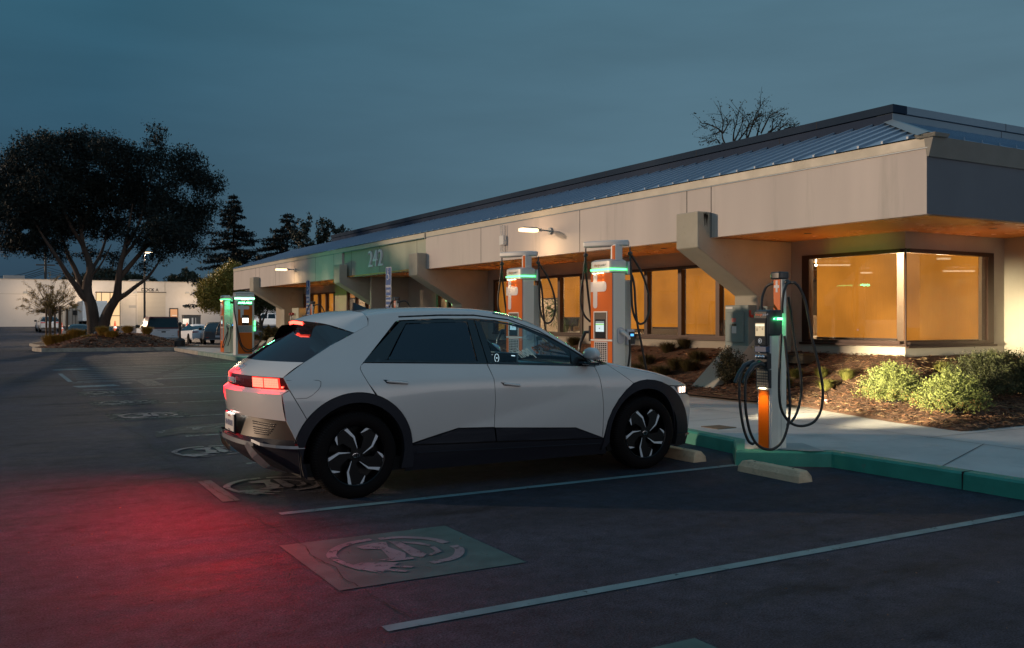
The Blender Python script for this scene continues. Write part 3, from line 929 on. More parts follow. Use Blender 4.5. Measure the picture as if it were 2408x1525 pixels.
# roof: hip from the eaves up to the parapet
XP, YP, ZE, ZP = 13.1, 10.03, 3.885, 4.72
ROOF_ = MB()
A_ = [(XF - .04, YN - .05, ZE), (XP, YP, ZP), (XP, YE - 2.2, ZP), (XF - .04, YE + .05, ZE)]
ROOF_.poly(A_[::-1]); ROOF_.poly([(XF - .04, YN - .05, ZE), (34, YN - .05, ZE), (34, YP, ZP), (XP, YP, ZP)])
ROOF_.poly([(XF - .04, YE + .05, ZE), (XP, YE - 2.2, ZP), (34, YE - 2.2, ZP), (34, YE + .05, ZE)])
roof = ROOF_.build('roof', ROOFM, B, world=True)
m = MB(); sl = (ZP - ZE) / (XP - XF + .04)
y = YN + .25
while y < YE - .1:
    # seam runs up the slope; shortened where the hips cut it
    u1 = min(1, (y - YN) / (YP - YN), (YE - y) / 2.2)
    x0, x1 = XF - .06, XF - .04 + (XP - XF + .04) * u1
    z0, z1 = ZE, ZE + (x1 - x0) * sl
    m.box(0, 1, -.016, .016, 0, 1, M=Matrix(((x1 - x0, 0, 0, x0), (0, 1, 0, y), (z1 - z0, 0, .032, z0), (0, 0, 0, 1))))
    y += .40
x = XF + .3
while x < 30:
    u1 = min(1, (x - XF) / (XP - XF)); y1 = YN - .05 + (YP - YN) * u1; z1 = ZE + (y1 - YN) * (ZP - ZE) / (YP - YN)
    m.box(-.012, .012, 0, 1, 0, 1, M=Matrix(((1, 0, 0, x), (0, y1 - YN + .07, 0, YN - .07), (0, z1 - ZE, .045, ZE), (0, 0, 0, 1))))
    x += .40
m.build('roof_seams', mat('seam_metal', (.21, .30, .40), .42), roof, world=True)
m = MB()
d = Vector((XP - XF, YP - YN, ZP - ZE)); pr = Vector((-d.y, d.x, 0)).normalized() * .14
a0 = Vector((XF - .02, YN - .04, ZE + .05)); b0 = Vector((XP, YP, ZP + .05))
m.add([a0 + pr - Vector((0, 0, .04)), a0, a0 - pr - Vector((0, 0, .04)), b0 - pr - Vector((0, 0, .04)), b0, b0 + pr - Vector((0, 0, .04))], [(0, 1, 4, 5), (1, 2, 3, 4)])
m.build('hip_cap', mat('hip_cap', (.25, .30, .33), .45, metal=.2), roof, world=True)
# parapet
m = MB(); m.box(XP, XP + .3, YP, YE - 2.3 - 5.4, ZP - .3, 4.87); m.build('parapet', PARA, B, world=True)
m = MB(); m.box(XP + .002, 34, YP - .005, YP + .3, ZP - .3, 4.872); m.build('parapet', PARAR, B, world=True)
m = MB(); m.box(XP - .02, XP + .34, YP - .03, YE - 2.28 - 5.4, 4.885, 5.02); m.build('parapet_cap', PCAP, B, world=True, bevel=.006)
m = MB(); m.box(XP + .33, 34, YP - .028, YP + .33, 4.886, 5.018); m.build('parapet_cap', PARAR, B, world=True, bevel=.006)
m = MB()
for i, y in enumerate([11.6 + 3.2 * k for k in range(9)]): m.box(XP - .022, XP, y - .006, y + .006, 4.885, 5.02); m.box(XP - .003, XP, y + .9, y + .912, 4.3, 4.87)
for x in (16.2, 19.3): m.box(x - .006, x + .006, YP - .031, YP, 4.886, 5.018); m.box(x - .106, x - .094, YP - .008, YP, 4.4, 4.87)
m.build_each('parapet_joint', JNT, B, world=True)
# walls with window openings: list of (y0, y1) glazing groups
GROUPS = [(12.75, 17.25, [13.83, 14.97, 16.1]), (18.55, 23.0, [19.6, 20.7, 21.85]), (25.45, 26.75, [25.95]), (30.9, 35.0, [31.9, 32.95, 34.0]), (36.45, 40.55, [37.5, 38.5, 39.55])]
ZB, ZH = 1.09, 2.58
m = MB(); cuts = [9.86]
for a, b, _ in GROUPS: cuts += [a, b]
cuts += [45.0]
for i in range(0, len(cuts), 2):
    a, b = cuts[i], cuts[i + 1]
    if i == 0: a = 11.66
    m.box(XW, XW + .25, a, b, 0, ZS)
for a, b, _ in GROUPS:
    m.box(XW, XW + .25, a, b, 0, ZB); m.box(XW, XW + .25, a, b, ZH, ZS)
# corner bay: sill and head strips on both faces
m.box(XW, XW + .25, 9.56, 11.66, 0, 1.07); m.box(XW, XW + .25, 9.56, 11.66, 2.60, ZS)
m.box(XW + .25, 15.44, 9.56, 9.81, 0, 1.05); m.box(XW + .25, 15.44, 9.56, 9.81, 2.60, ZS); m.box(15.1, 15.44, 9.56, 9.81, 1.05, 2.60)
m.box(15.44, 15.7, 7.9, 9.81, 0, ZS)
m.box(XW + .25, 30, 44.75, 45.0, 0, ZS)
m.build('wall', STUC, B, world=True)
m = MB(); m.box(XF + .6, XW - .003, 29.0, 29.12, .1, ZS - .003); m.build('entry_partition', STUC, B, world=True)
# windows
def window(y0, y1, mull, z0=ZB, z1=ZH):
    f = MB(); w = .055
    f.box(XW - .03, XW + .08, y0, y1, z0, z0 + .05); f.box(XW - .03, XW + .08, y0, y1, z1 - .06, z1)
    for y in [y0 + w] + mull + [y1 - w]: f.box(XW - .028, XW + .085, y - w, y + w, z0 + .05, z1 - .06)
    f.box(XW - .05, XW, y0 - .02, y1 + .02, z0 - .045, z0 - .002)
    fr = f.build('window', FRAME, B, world=True)
    g = MB(); g.box(XW + .02, XW + .028, y0 + .05, y1 - .05, z0 + .03, z1 - .04)
    o = g.build('pane', GLZ, fr, world=True)
    return fr
def blind(fr, y0, y1, zb, z1=ZH - .06, gap=.035, side=1):
    s = MB(); s.box(XW + .11, XW + .114, y0 + (gap if side > 0 else 0), y1 - (gap if side < 0 else 0), zb, z1)
    o = s.build('blind', SHADE, fr, world=True)
    s = MB(); s.box(XW + .105, XW + .13, y0 + .03, y1 - .03, zb - .035, zb - .002); s.build('blind_rail', FRAME, o, world=True)
fixw = []
for gi, (a, b, mu) in enumerate(GROUPS):
    fr = window(a, b, mu)
    ys = [a] + mu + [b]
    for i in range(len(ys) - 1):
        y0, y1 = ys[i] + .05, ys[i + 1] - .05
        if gi == 0: zb = [1.45 if i == 0 else 1.16, 1.16, 1.30, 1.25][i]
        elif gi == 1: zb = [1.52, 2.02, 1.9, 1.16][i]
        elif gi == 2: zb = 2.15
        elif gi == 3: zb = [1.16, 1.2, 2.3, 2.3][i]
        else: zb = 1.16
        if gi == 2 and i == 0: zb = 2.2
        blind(fr, y0, y1, zb)
# corner window
f = MB()
f.box(XW - .03, XW + .08, 9.64, 11.6, 1.07, 1.12); f.box(XW - .03, XW + .08, 9.64, 11.6, 2.54, 2.60); f.box(XW - .028, XW + .085, 11.5, 11.66, 1.07, 2.60)
f.box(XW + .08, 15.04, 9.53, 9.64, 1.05, 1.11); f.box(XW + .08, 15.04, 9.53, 9.64, 2.54, 2.60); f.box(14.93, 15.10, 9.532, 9.645, 1.05, 2.60)
f.box(XW - .034, XW - .012, 9.526, 9.548, 1.07, 2.60)
f.box(XW - .06, XW, 9.5, 11.7, 1.03, 1.066); f.box(XW, 15.14, 9.495, 9.56, 1.01, 1.046)
fr = f.build('corner_window', FRAME, B, world=True)
g = MB(); g.box(XW - .004, XW + .004, 9.56, 11.52, 1.1, 2.56); g.box(XW + .005, 14.95, 9.556, 9.564, 1.09, 2.56); g.build('pane', GLZ, fr, world=True)
s = MB(); s.box(XW + .11, XW + .114, 9.80, 11.44, 1.16, 2.54); s.build('blind', SHADE, fr, world=True)
s = MB(); s.box(XW + .12, 14.88, 9.674, 9.678, 1.13, 2.54); s.build('blind', SHADE, fr, world=True)
s = MB(); s.box(XW + .105, XW + .125, 9.80, 11.44, 1.125, 1.158); s.box(XW + .13, 14.88, 9.67, 9.69, 1.10, 1.128); s.build('blind_rail', FRAME, fr, world=True)
# room behind the glass
RW = mat('room_wall', (.62, .52, .40), .9); RF = mat('room_floor', (.25, .2, .15), .9)
m = MB(); m.box(27, 27.1, 9.85, 23.6, .6, 2.84); m.box(17.2, 17.3, 23.7, 44.7, .6, 2.84); m.box(XW + .26, 17.2, 9.86, 9.9, .6, 1.0)
m.box(XW + .26, 27.2, 23.6, 23.7, .6, 2.84); m.box(XW + .26, 17.2, 35.6, 35.7, .6, 2.84)
m.build('room_wall', RW, B, world=True)
m = MB(); m.box(XW + .26, 27.2, 9.85, 44.7, .3, .4); m.build('room_floor', RF, B, world=True)
TUBE = emit('ceiling_tube', (1.0, .78, .52), 48)
for k, (x, y) in enumerate([(14.2, 10.9), (14.6, 13.6), (14.6, 16.4), (14.6, 19.6), (14.6, 22.3), (14.6, 26.2), (14.6, 31.5), (14.6, 34.2), (14.6, 38.6)]):
    m = MB(); m.box(x - .55, x + .55, y - .12, y + .12, 2.80, 2.84)
    t = m.build('ceiling_lamp', TUBE); tag(t, 'glowing ceiling lamp inside the office, behind the ' + ('corner window', 'blinds next to the big fin', 'blinds behind the nearer big charger', 'nearest middle blinds', 'palm window', 'entrance window', 'clear far window', 'second far window', 'farthest blinds')[k], 'ceiling lamp', 'office ceiling lamps')
for (x, y, d), lab in zip(((1958, 624, 22.9), (2100, 631, 24.), (2188, 609, 20.3), (2255, 638, 25.6), (2060, 642, 26.)), ('far tube light glimpsed through the left corner blind', 'tube light glimpsed next to the corner mullion', 'brightest tube light glimpsed through the right corner blind', 'lower tube light glimpsed through the right corner blind', 'faint low tube light glimpsed through the left corner blind')):
    p = AT(x, y, d); m = MB(); m.box(-.42, .42, -.05, .05, -.02, .02, M=Matrix.Translation(p) @ Matrix.Rotation(-YAW, 4, 'Z'))
    tag(m.build('ceiling_lamp', TUBE), lab, 'ceiling lamp', 'office ceiling lamps')
m = MB(); m.box(14.45, 14.5, 10.2, 11.5, .6, 2.84); m.build('room_partition', RW, B, world=True)
m = MB(); m.box(13.4, 13.9, 10.5, 11.0, 2.80, 2.84); tag(m.build('ceiling_lamp', TUBE), 'square lamp added out of view to brighten the partition behind the corner window gap', 'ceiling lamp', 'office ceiling lamps')  # unseen lamp, added to brighten the partition
# office furniture seen under the raised blinds
DW = mat('desk_white', (.75, .68, .58), .5); DK = mat('monitor_black', (.03, .03, .03), .4); DG = mat('partition_grey', (.32, .26, .2), .8)
def desk(x, y, lab):
    t = thing('office_desk', lab, 'desk', (x, y, .4), 0, 'desks behind the office windows')
    m = MB(); m.box(-.35, .35, -.75, .75, .70, .74); m.build('desktop', DW, t)
    for sx, sy in ((-.3, -.7), (.3, -.7), (-.3, .7), (.3, .7)):
        m = MB(); m.box(sx - .025, sx + .025, sy - .025, sy + .025, 0, .70); m.build('leg', DW, t)
    m = MB(); m.box(.36, .39, -.75, .75, .5, 1.15); m.build('screen_panel', DG, t)
    return t
for x, y, lab in ((14.0, 19.0, 'white desk behind the nearest half raised blind of the middle windows'), (14.0, 20.9, 'white desk beside the palm behind the middle windows'), (14.2, 13.2, 'white desk glimpsed under the blind left of the big concrete fin')):
    desk(x, y, lab)
def monitor(x, y, lab):
    t = thing('computer_monitor', lab, 'monitor', (x, y, 1.14), 0, 'computer monitors on the office desks')
    m = MB(); m.box(-.1, .1, -.12, .12, 0, .015); m.box(-.015, .015, -.03, .03, .015, .2); m.build('stand', DK, t)
    m = MB(); m.box(-.03, 0, -.30, .30, .14, .50); m.build('screen', DK, t, bevel=.006)
monitor(13.85, 19.25, 'dark monitor on the desk nearest the pavement-side office window')
monitor(13.95, 18.75, 'dark monitor at the near end of the first office desk')
monitor(13.85, 20.6, 'dark monitor between the palm and the window mullion')
t = thing('potted_palm', 'leafy palm in a pot behind the middle office windows', 'plant', (13.4, 20.25, .4))
m = MB(); m.lathe([(.0, 0), (.16, 0), (.2, .4), (.0, .4)], (0, 0, 0), n=14); m.build('pot', DG, t)
PL = mat('palm_leaf', (.10, .16, .05), .7); m = MB(); rr = random.Random(9)
for i in range(26):
    a = rr.uniform(0, 6.28); l = rr.uniform(.4, .8); p = [(0, 0, .4), (math.cos(a) * l * .3, math.sin(a) * l * .3, 1.0 + rr.uniform(0, .5)), (math.cos(a) * l * .8, math.sin(a) * l * .8, 1.25 + rr.uniform(-.1, .5)), (math.cos(a) * l, math.sin(a) * l, 1.0 + rr.uniform(-.2, .3))]
    q = smooth_path(p, 5); m.tube(q, .006, 4)
    for j in range(4, len(q) - 1):
        for s_ in (-1, 1):
            d = Vector((-math.sin(a), math.cos(a), -.5)).normalized() * s_ * .16 + (q[j] - q[j - 1]) * 1.2
            m.poly([q[j], q[j] + d * .5 + Vector((0, 0, .01)), q[j] + d, q[j] + d * .5 - Vector((0, 0, .012))])
m.build('fronds', PL, t)

# added upward spots stand in for amber window light on soffit and wall heads
for x, y, w in ((XW - .3, 10.6, 60), (14.0, 9.25, 50), (XW - .3, 13.4, 34), (XW - .3, 15.6, 34), (XW - .3, 19.2, 34), (XW - .3, 21.8, 34), (XW - .3, 33.0, 34), (XW - .3, 38.5, 34), (XW - .3, 26.2, 24)):
    light('soffit_fill', 'SPOT', (x, y, 1.3), w, (1, .38, .07), B, size=.25, world=True, target=(x - (.5 if x < 13 else 0), y - (0 if x < 13 else .5), 2.87), spot=125, blend=1.)
# fins: hourglass concrete buttresses
fprof = [(10.57, 3.30), (10.57, 2.69), (11.94, 1.89), (11.94, 1.17), (10.72, .14), (10.72, -.1), (12.798, -.1), (12.798, ZS - .002), (10.845, ZS - .002), (10.845, 3.30)]
for i, (a, b) in enumerate(FINS):
    m = MB(); m.prism([(x, z) for x, z in fprof], a, b, 'y')
    o = m.build('concrete_fin', FINM, B, world=True, bevel=.018)
# rust streak marks on the nearest fin head
RS = mat('rust_streak', (.05, .035, .022), .95, var=.4, vscale=20)
rr = random.Random(4); m = MB()
for i in range(26):
    y = 0; x = 10.74 + rr.gauss(0, .035); z = 3.29 - rr.random() * .05; l = rr.uniform(.03, .22)
    m.quad((x - .006, 11.9185, z), (x + .005, 11.9185, z), (x + .002, 11.9185, z - l), (x - .002, 11.9185, z - l))
m.build('rust_streaks', RS, B, world=True)
# house number
NUM = mat('number_white', (.88, .88, .90), .5)
for k, (ch, y) in enumerate((('2', 27.68), ('4', 27.27), ('2', 26.84))):
    o = text('house_number', ch, .76, NUM, (XF + .055, y, 3.345), (0, -1, 0), (0, 0, 1), B, world=True, extrude=.03, bold=-.006)
    o.data.transform(Matrix.Translation(Vector((0, 0, 0))))
# fascia lamps
LAMPE = emit('lamp_glow', (1.0, .62, .30), 3.4)
LAMPG = mat('lamp_grey', (.28, .31, .33), .5)
def wall_lamp(y, lab):
    t = thing('wall_lamp', lab, 'lamp', (XF, y, 3.385), 0, 'lit lamps on the fascia')
    m = MB(); m.cyl((-.004, 0, 0), (-.05, 0, 0), .075, 20); m.build('wall_plate', LAMPG, t, bevel=.005)
    m = MB(); m.cyl((-.05, 0, 0), (-.33, 0, .015), .018, 10); m.box(-.36, -.26, -.03, .03, -.02, .04); m.build('arm', LAMPG, t)
    m = MB(); m.box(-.74, -.34, -.07, .07, .032, .060, tx=.03, ty=.02); m.build('lamp_head', LAMPG, t, bevel=.008)
    m = MB(); m.box(-.79, -.36, -.085, .085, -.045, .030, tx=-.0); m.build('lens', LAMPE, t, bevel=.03, bseg=3)
    light('lamp_light', 'AREA', (-.62, 0, -.06), 14, (1, .68, .36), t, size=.3, sizey=.12)
    light('lamp_side_light', 'POINT', (-.60, .40, .02), 9, (1, .62, .32), t, size=.06)
    return t
wall_lamp(16.95, 'bright warm lamp on an arm between the antenna box and the big charger')
wall_lamp(35.4, 'smaller looking warm lamp on the fascia left of the number 242')
t = thing('antenna_box', 'white radio box with thin antenna rods on the fascia', 'antenna', (XF, 18.98, 3.33))
WH = mat('white_plastic', (.62, .62, .60), .5)
m = MB(); m.box(-.10, -.003, -.10, .10, -.11, .11); m.build('housing', WH, t, bevel=.01)
m = MB()
for y in (-.07, .01, .09):
    m.cyl((-.06, y, .10), (-.06, y, .36), .012, 8); m.cyl((-.06, y, -.10), (-.06, y, -.37), .012, 8)
m.build_each('antenna_rod', WH, t)

# electrical boxes on the fin beside the near charger
EB = mat('switch_box_green', (.165, .215, .205), .5, var=.06, vscale=4, bump=.05, bscale=40)
t = thing('disconnect_switch', 'grey green electrical switch box with a red handle on the nearest fin', 'switch box', (11.94, 12.2, 1.3))
m = MB(); m.box(-.20, -.002, -.27, .31, -.37, .42); m.build('case', EB, t, bevel=.008)
m = MB(); m.box(-.225, -.201, -.17, .25, -.24, .30); m.build('door', EB, t, bevel=.02, bseg=3)
m = MB(); m.box(-.16, -.10, -.30, -.273, .20, .25); m.box(-.20, -.165, -.305, -.285, .22, .33); m.build('handle', mat('handle_red', (.45, .03, .02), .5), t, bevel=.006)
m = MB(); m.box(-.2275, -.226, .01, .11, .12, .19); m.build('warning_label', mat('label_red', (.55, .14, .12), .6), t)
m = MB(); m.box(-.2275, -.226, .0, .11, .05, .09); m.build('warning_label', mat('label_dark', (.03, .03, .02), .6), t)
m = MB(); m.box(-.2275, -.226, .0, .11, -.08, .045); m.box(-.2022, -.201, .12, .30, .355, .395); m.build('paper_label', WH, t)
m = MB(); m.cyl((-.12, -.29, -.30), (-.12, -.29, -.34), .022, 10); m.build('padlock', mat('brass', (.5, .42, .25), .35, metal=.8), t)
t = thing('junction_box', 'blue grey electrical box on the side of the fin behind the near charger', 'electrical box', (12.35, 11.92, 1.3))
m = MB(); m.box(-.36, .22, -.19, -.002, -.38, .40); m.build('case', EB, t, bevel=.008)
m = MB(); m.box(-.32, .18, -.205, -.191, -.32, .34); m.build('door', EB, t, bevel=.01)
m = MB(); m.box(.185, .21, -.22, -.2, .08, .12); m.build('latch', LAMPG, t)
# ground flood / valve box by the wall
t = thing('valve_box', 'dark weathered irrigation valve box at the wall foot left of the corner window', 'valve box', (12.35, 11.3, bed_h(12.35, 11.3)))
m = MB(); m.box(-.24, .24, -.28, .28, -.02, .12, tx=.06, ty=.06); m.build('body', mat('valve_box_brown', (.035, .03, .018), .8, var=.3), t, bevel=.02)
m = MB(); m.box(-.17, .17, -.21, .21, .122, .15, tx=.05, ty=.05); m.build('lid', mat('valve_lid', (.05, .045, .025), .8, var=.3), t, bevel=.015)
# gas meters at the far window
t = thing('meter_cabinet', 'pale meter cabinet with red valves in front of the far blinds', 'meter cabinet', (12.35, 39.6, .7))
m = MB(); m.box(-.25, .25, -.5, .45, -.2, 1.25); m.build('cabinet', mat('cabinet_green', (.42, .44, .34), .6, var=.1), t, bevel=.02)
m = MB(); m.cyl((-.33, .35, -.3), (-.33, .35, 1.0), .03, 8); m.cyl((-.33, .05, -.3), (-.33, .05, 1.0), .03, 8); m.build('pipes', WH, t)
m = MB(); m.ball((-.34, .35, .98), .07); m.ball((-.34, .05, .98), .07); m.build('valve', mat('valve_red', (.4, .05, .04), .5), t)
t = thing('waste_bin', 'dark round topped bin in front of the far blinds', 'bin', (11.6, 33.9, .35))
m = MB(); m.lathe([(0, 0), (.30, 0), (.32, .95), (.0, .95)], (0, 0, 0), n=20); m.build('barrel', mat('bin_dark', (.05, .035, .045), .5), t, smooth=40)
m = MB(); m.lathe([(.33, .95), (.33, 1.0), (.22, 1.09), (0, 1.12)], (0, 0, 0), n=20); m.build('lid', mat('bin_lid', (.04, .03, .05), .5), t, smooth=40)
# ================================================================== the parked electric crossover
def lerp(t, tab):
    if t <= tab[0][0]: return tab[0][1]
    for (a, b), (c, d) in zip(tab, tab[1:]):
        if t <= c: return b + (d - b) * (t - a) / (c - a)
    return tab[-1][1]
def spl(t, tab):
    # monotone-ish cubic through the table
    n = len(tab)
    if t <= tab[0][0]: return tab[0][1]
    if t >= tab[-1][0]: return tab[-1][1]
    for i in range(n - 1):
        if t <= tab[i + 1][0]:
            x0, y0 = tab[i]; x1, y1 = tab[i + 1]; h = x1 - x0
            m0 = (tab[i + 1][1] - tab[i - 1][1]) / (tab[i + 1][0] - tab[i - 1][0]) if i else (y1 - y0) / h
            m1 = (tab[i + 2][1] - tab[i][1]) / (tab[i + 2][0] - tab[i][0]) if i < n - 2 else (y1 - y0) / h
            u = (t - x0) / h
            return (2 * u ** 3 - 3 * u * u + 1) * y0 + (u ** 3 - 2 * u * u + u) * h * m0 + (-2 * u ** 3 + 3 * u * u) * y1 + (u ** 3 - u * u) * h * m1
WZ = [(.1, .84), (.2, .868), (.35, .900), (.5, .922), (.62, .932), (.75, .937), (.86, .934), (.93, .922), (1.0, .893), (1.1, .842), (1.25, .766), (1.4, .690), (1.5, .636), (1.56, .60), (1.65, .54)]
CB = [(.176, .853), (.742, .942), (1.168, .937), (1.927, .888), (2.402, .858)]
CA = [(.30, .40), (.512, .418), (.955, .523), (2.418, .844)]
def facet(x, z):
    if x < .176 or x > 2.418: return 0.
    zt, zb = lerp(x, CB), lerp(x, CA)
    gap = zt - zb
    if gap <= .01 or z > zt: return 0.
    k = sm((x - .176) / .6) * .026 * min(1, gap / .42)
    if z >= zb: return -k * ((zt - z) / gap) ** 1.15
    return -k * max(0, 1 - (zb - z) / .22)
def W(x, z):
    w = spl(z, WZ)
    if x < 0: w -= .30 * x * x
    if x > 2.9: w -= .30 * (x - 2.9) ** 2
    return w + facet(x, z)
def sd(x, z, s=-1, off=0.): return Vector((x, s * (W(x, z) + off), z))

PAINT = mat('car_paint', (.66, .62, .59), .24, metal=.05, coat=.9, var=.02, vscale=2)
PBLK = mat('gloss_black', (.008, .008, .010), .12, coat=.6)
CLAD = mat('black_cladding', (.017, .017, .024), .55, spec=.25, bump=.12, bscale=240)
BRNZ = mat('bumper_satin', (.075, .062, .052), .42, metal=.3)
SILV = mat('satin_silver', (.22, .23, .25), .35, metal=.6)
SHUT = mat('shut_line', (.003, .003, .004), .8)
TINT = mat('privacy_glass', (.003, .008, .020), .04, spec=.6, coat=.3)
CGL = glass('car_glass', (.72, .92, 1.0), .90, .01)
RUB = mat('tyre_rubber', (.006, .004, .004), .8, spec=.15, bump=.3, bscale=70)
RIMK = mat('rim_black', (.004, .004, .005), .3, spec=.3, coat=.1)
RIMS = mat('rim_machined', (.75, .80, .86), .3, metal=.55)
CHR = mat('chrome', (.75, .75, .78), .08, metal=1)
TAILB = mat('tail_lamp_red', (.10, .002, .004), .12, coat=.5)
BRAKE = emit('brake_glow', (1.0, .065, .04), 6.5)
BRAKE2 = emit('brake_rim_glow', (1.0, .012, .008), 3)
INTD = mat('cabin_dark', (.018, .02, .024), .7)
INTL = mat('cabin_teal_grey', (.16, .30, .30), .7)

def densify(poly, s=.04, closed=True):
    out = []
    n = len(poly)
    for i in range(n if closed else n - 1):
        a = Vector(poly[i]); b = Vector(poly[(i + 1) % n]); k = max(1, int((b - a).length / s))
        for j in range(k): out.append(a.lerp(b, j / k))
    if not closed: out.append(Vector(poly[-1]))
    return out
def arc(cx, cy, r, a0, a1, n=24): return [(cx + r * math.cos(rad(a0 + (a1 - a0) * i / n)), cy + r * math.sin(rad(a0 + (a1 - a0) * i / n))) for i in range(n + 1)]
def shrink(poly, d):
    # inset a polygon a little so that a shut line stays open between neighbours
    n = len(poly); P = [Vector(p) for p in poly]
    ar = sum(P[i].x * P[(i + 1) % n].y - P[(i + 1) % n].x * P[i].y for i in range(n)); sgn = 1 if ar > 0 else -1
    out = []
    for i in range(n):
        e0 = (P[i] - P[i - 1]); e1 = (P[(i + 1) % n] - P[i])
        if e0.length < 1e-6: e0 = e1
        if e1.length < 1e-6: e1 = e0
        n0 = Vector((-e0.y, e0.x)).normalized() * sgn; n1 = Vector((-e1.y, e1.x)).normalized() * sgn
        b = (n0 + n1)
        if b.length < 1e-4: b = n0
        b.normalize(); k = 1 / max(.5, b.dot(n0))
        out.append(P[i] + b * d * k)
    return out
def patch2d(poly, creases=(), s=.045, inset=.0028):
    poly = shrink(poly, inset)
    bd = densify(poly, s)
    vs = list(bd); es = [(i, (i + 1) % len(bd)) for i in range(len(bd))]
    for c in creases:
        q = densify(c, s, False); b = len(vs); vs += q; es += [(b + i, b + i + 1) for i in range(len(q) - 1)]
    P = [(p.x, p.y) for p in bd]
    xs = [p[0] for p in P]; ys = [p[1] for p in P]
    x = min(xs)
    cps = [v for v in vs]
    r = 0
    while x < max(xs):
        y = min(ys) + (s / 2 if r % 2 else 0)
        while y < max(ys):
            if inpoly(x, y, P):
                v = Vector((x, y))
                if min((v - w).length_squared for w in cps) > (s * .55) ** 2: vs.append(v)
            y += s
        x += s * .87; r += 1
    V, E_, F_, _, _, _ = delaunay_2d_cdt(vs, es, [], 0, 1e-5)
    F2 = []
    for f in F_:
        c = sum((V[i] for i in f), Vector((0, 0))) / len(f)
        if inpoly(c.x, c.y, P): F2.append(tuple(f))
    return V, F2, es
def panel(name, poly, m, parent, fn, creases=(), s=.045, inset=.0028, depth=.014, mirror=True, inward=None):
    """cut a flat outline, bend it on to the body by fn(u, v, side) and turn its edge inwards"""
    V, F, _ = patch2d(poly, creases, s, inset)
    outs = []
    used = sorted({i for f in F for i in f}); rm = {k: i for i, k in enumerate(used)}
    V = [V[i] for i in used]; F = [tuple(rm[i] for i in f) for f in F]
    for sgn in ((-1, 1) if mirror else (-1,)):
        m_ = MB(); n = len(V)
        m_.v = [tuple(fn(v.x, v.y, sgn)) for v in V]
        cnt = {}
        for f in F:
            ar = (V[f[1]] - V[f[0]]).cross(V[f[2]] - V[f[0]])
            ff = f if (ar > 0) == (sgn < 0) else f[::-1]
            m_.f.append(ff); m_.m.append(0)
            for i in range(len(ff)):
                a, b = ff[i], ff[(i + 1) % len(ff)]
                cnt.setdefault((min(a, b), max(a, b)), []).append((a, b))
        rim = {}
        for k, l in cnt.items():
            if len(l) == 1:
                a, b = l[0]
                for q in (a, b):
                    if q not in rim:
                        p = Vector(m_.v[q]); iv = inward(p, sgn) if inward else Vector((0, -sgn, 0))
                        rim[q] = len(m_.v); m_.v.append(tuple(p + iv * depth))
                m_.f.append((b, a, rim[a], rim[b])); m_.m.append(0)
        outs.append(m_.build(name, m, parent, smooth=38))
    return outs
def loft(name, rows, m, parent, smooth=40, flip=False, closed=False):
    m_ = MB(); n = len(rows[0])
    for r in rows: m_.v += [tuple(p) for p in r]
    for i in range(len(rows) - 1):
        for j in range(n - 1):
            a = i * n + j; f = (a, a + 1, a + n + 1, a + n); m_.f.append(f[::-1] if flip else f); m_.m.append(0)
    return m_.build(name, m, parent, smooth=smooth)
def resample(pts, n):
    P = [Vector(p) for p in pts]; L_ = [0]
    for a, b in zip(P, P[1:]): L_.append(L_[-1] + (b - a).length)
    out = []
    for i in range(n):
        t = L_[-1] * i / (n - 1); k = 0
        while k < len(L_) - 2 and L_[k + 1] < t: k += 1
        out.append(P[k].lerp(P[k + 1], (t - L_[k]) / max(1e-9, L_[k + 1] - L_[k])))
    return out

CAR = thing('parked_car', 'large pale grey crossover in the foreground with black wheel arches and lit red tail lamps', 'car', (2.71, 8.13, 0))
fs = lambda x, z, s: sd(x, z, s)
RC, RR = (.01, .362), .512
FC = (3.013, .362)
archR_up = arc(*RC, RR, 172, 72, 20)      # from the rear low end over to the rear door cut
# ---- quarter panel with roof rail and A pillar
ditch = [(.216, 1.479), (.198, 1.503), (.33, 1.518), (.487, 1.530), (.83, 1.541), (1.151, 1.543), (1.29, 1.541), (1.45, 1.526), (1.60, 1.500), (1.78, 1.452), (1.93, 1.390), (2.07, 1.308), (2.21, 1.218), (2.34, 1.128), (2.50, 1.040)]
dlo = [(2.44, 1.028), (2.34, 1.098), (2.221, 1.178), (2.108, 1.245), (1.925, 1.338), (1.754, 1.405), (1.62, 1.440), (1.45, 1.466), (1.236, 1.480), (.9, 1.480), (.507, 1.465), (.46, 1.452), (.104, 1.116)]
quarter = [(-.566, 1.006), (-.392, 1.125), (-.158, 1.259), (.069, 1.364), (.201, 1.425)] + ditch + dlo + [(.072, 1.085), (.063, 1.06), (.078, 1.017), (.116, .939), (.168, .850)] + arc(*RC, RR, 72, 143, 16) + [(-.488, .833), (-.529, .909)]
panel('quarter_panel', quarter, PAINT, CAR, fs, [[(-.56, .995), (.12, .985)]])
# ---- rear door, front door
rdoor = [(.104, 1.112), (1.262, 1.076), (1.301, .942), (1.311, .742), (1.312, .510), (.955, .523), (.512, .418), (.510, .47)] + arc(*RC, RR, 12, 70, 14) + [(.116, .939), (.078, 1.017), (.063, 1.06), (.072, 1.09)]
fdoor = [(1.266, 1.076), (2.30, 1.030), (2.419, 1.024), (2.454, .898), (2.487, .689), (2.496, .479), (2.503, .340), (2.184, .455), (1.312, .506), (1.311, .742), (1.301, .942)]
panel('rear_door', rdoor, PAINT, CAR, fs, [CB[:3], CA[2:], CA[1:3]], s=.04)
panel('front_door', fdoor, PAINT, CAR, fs, [CB[2:], CA[2:]], s=.04)
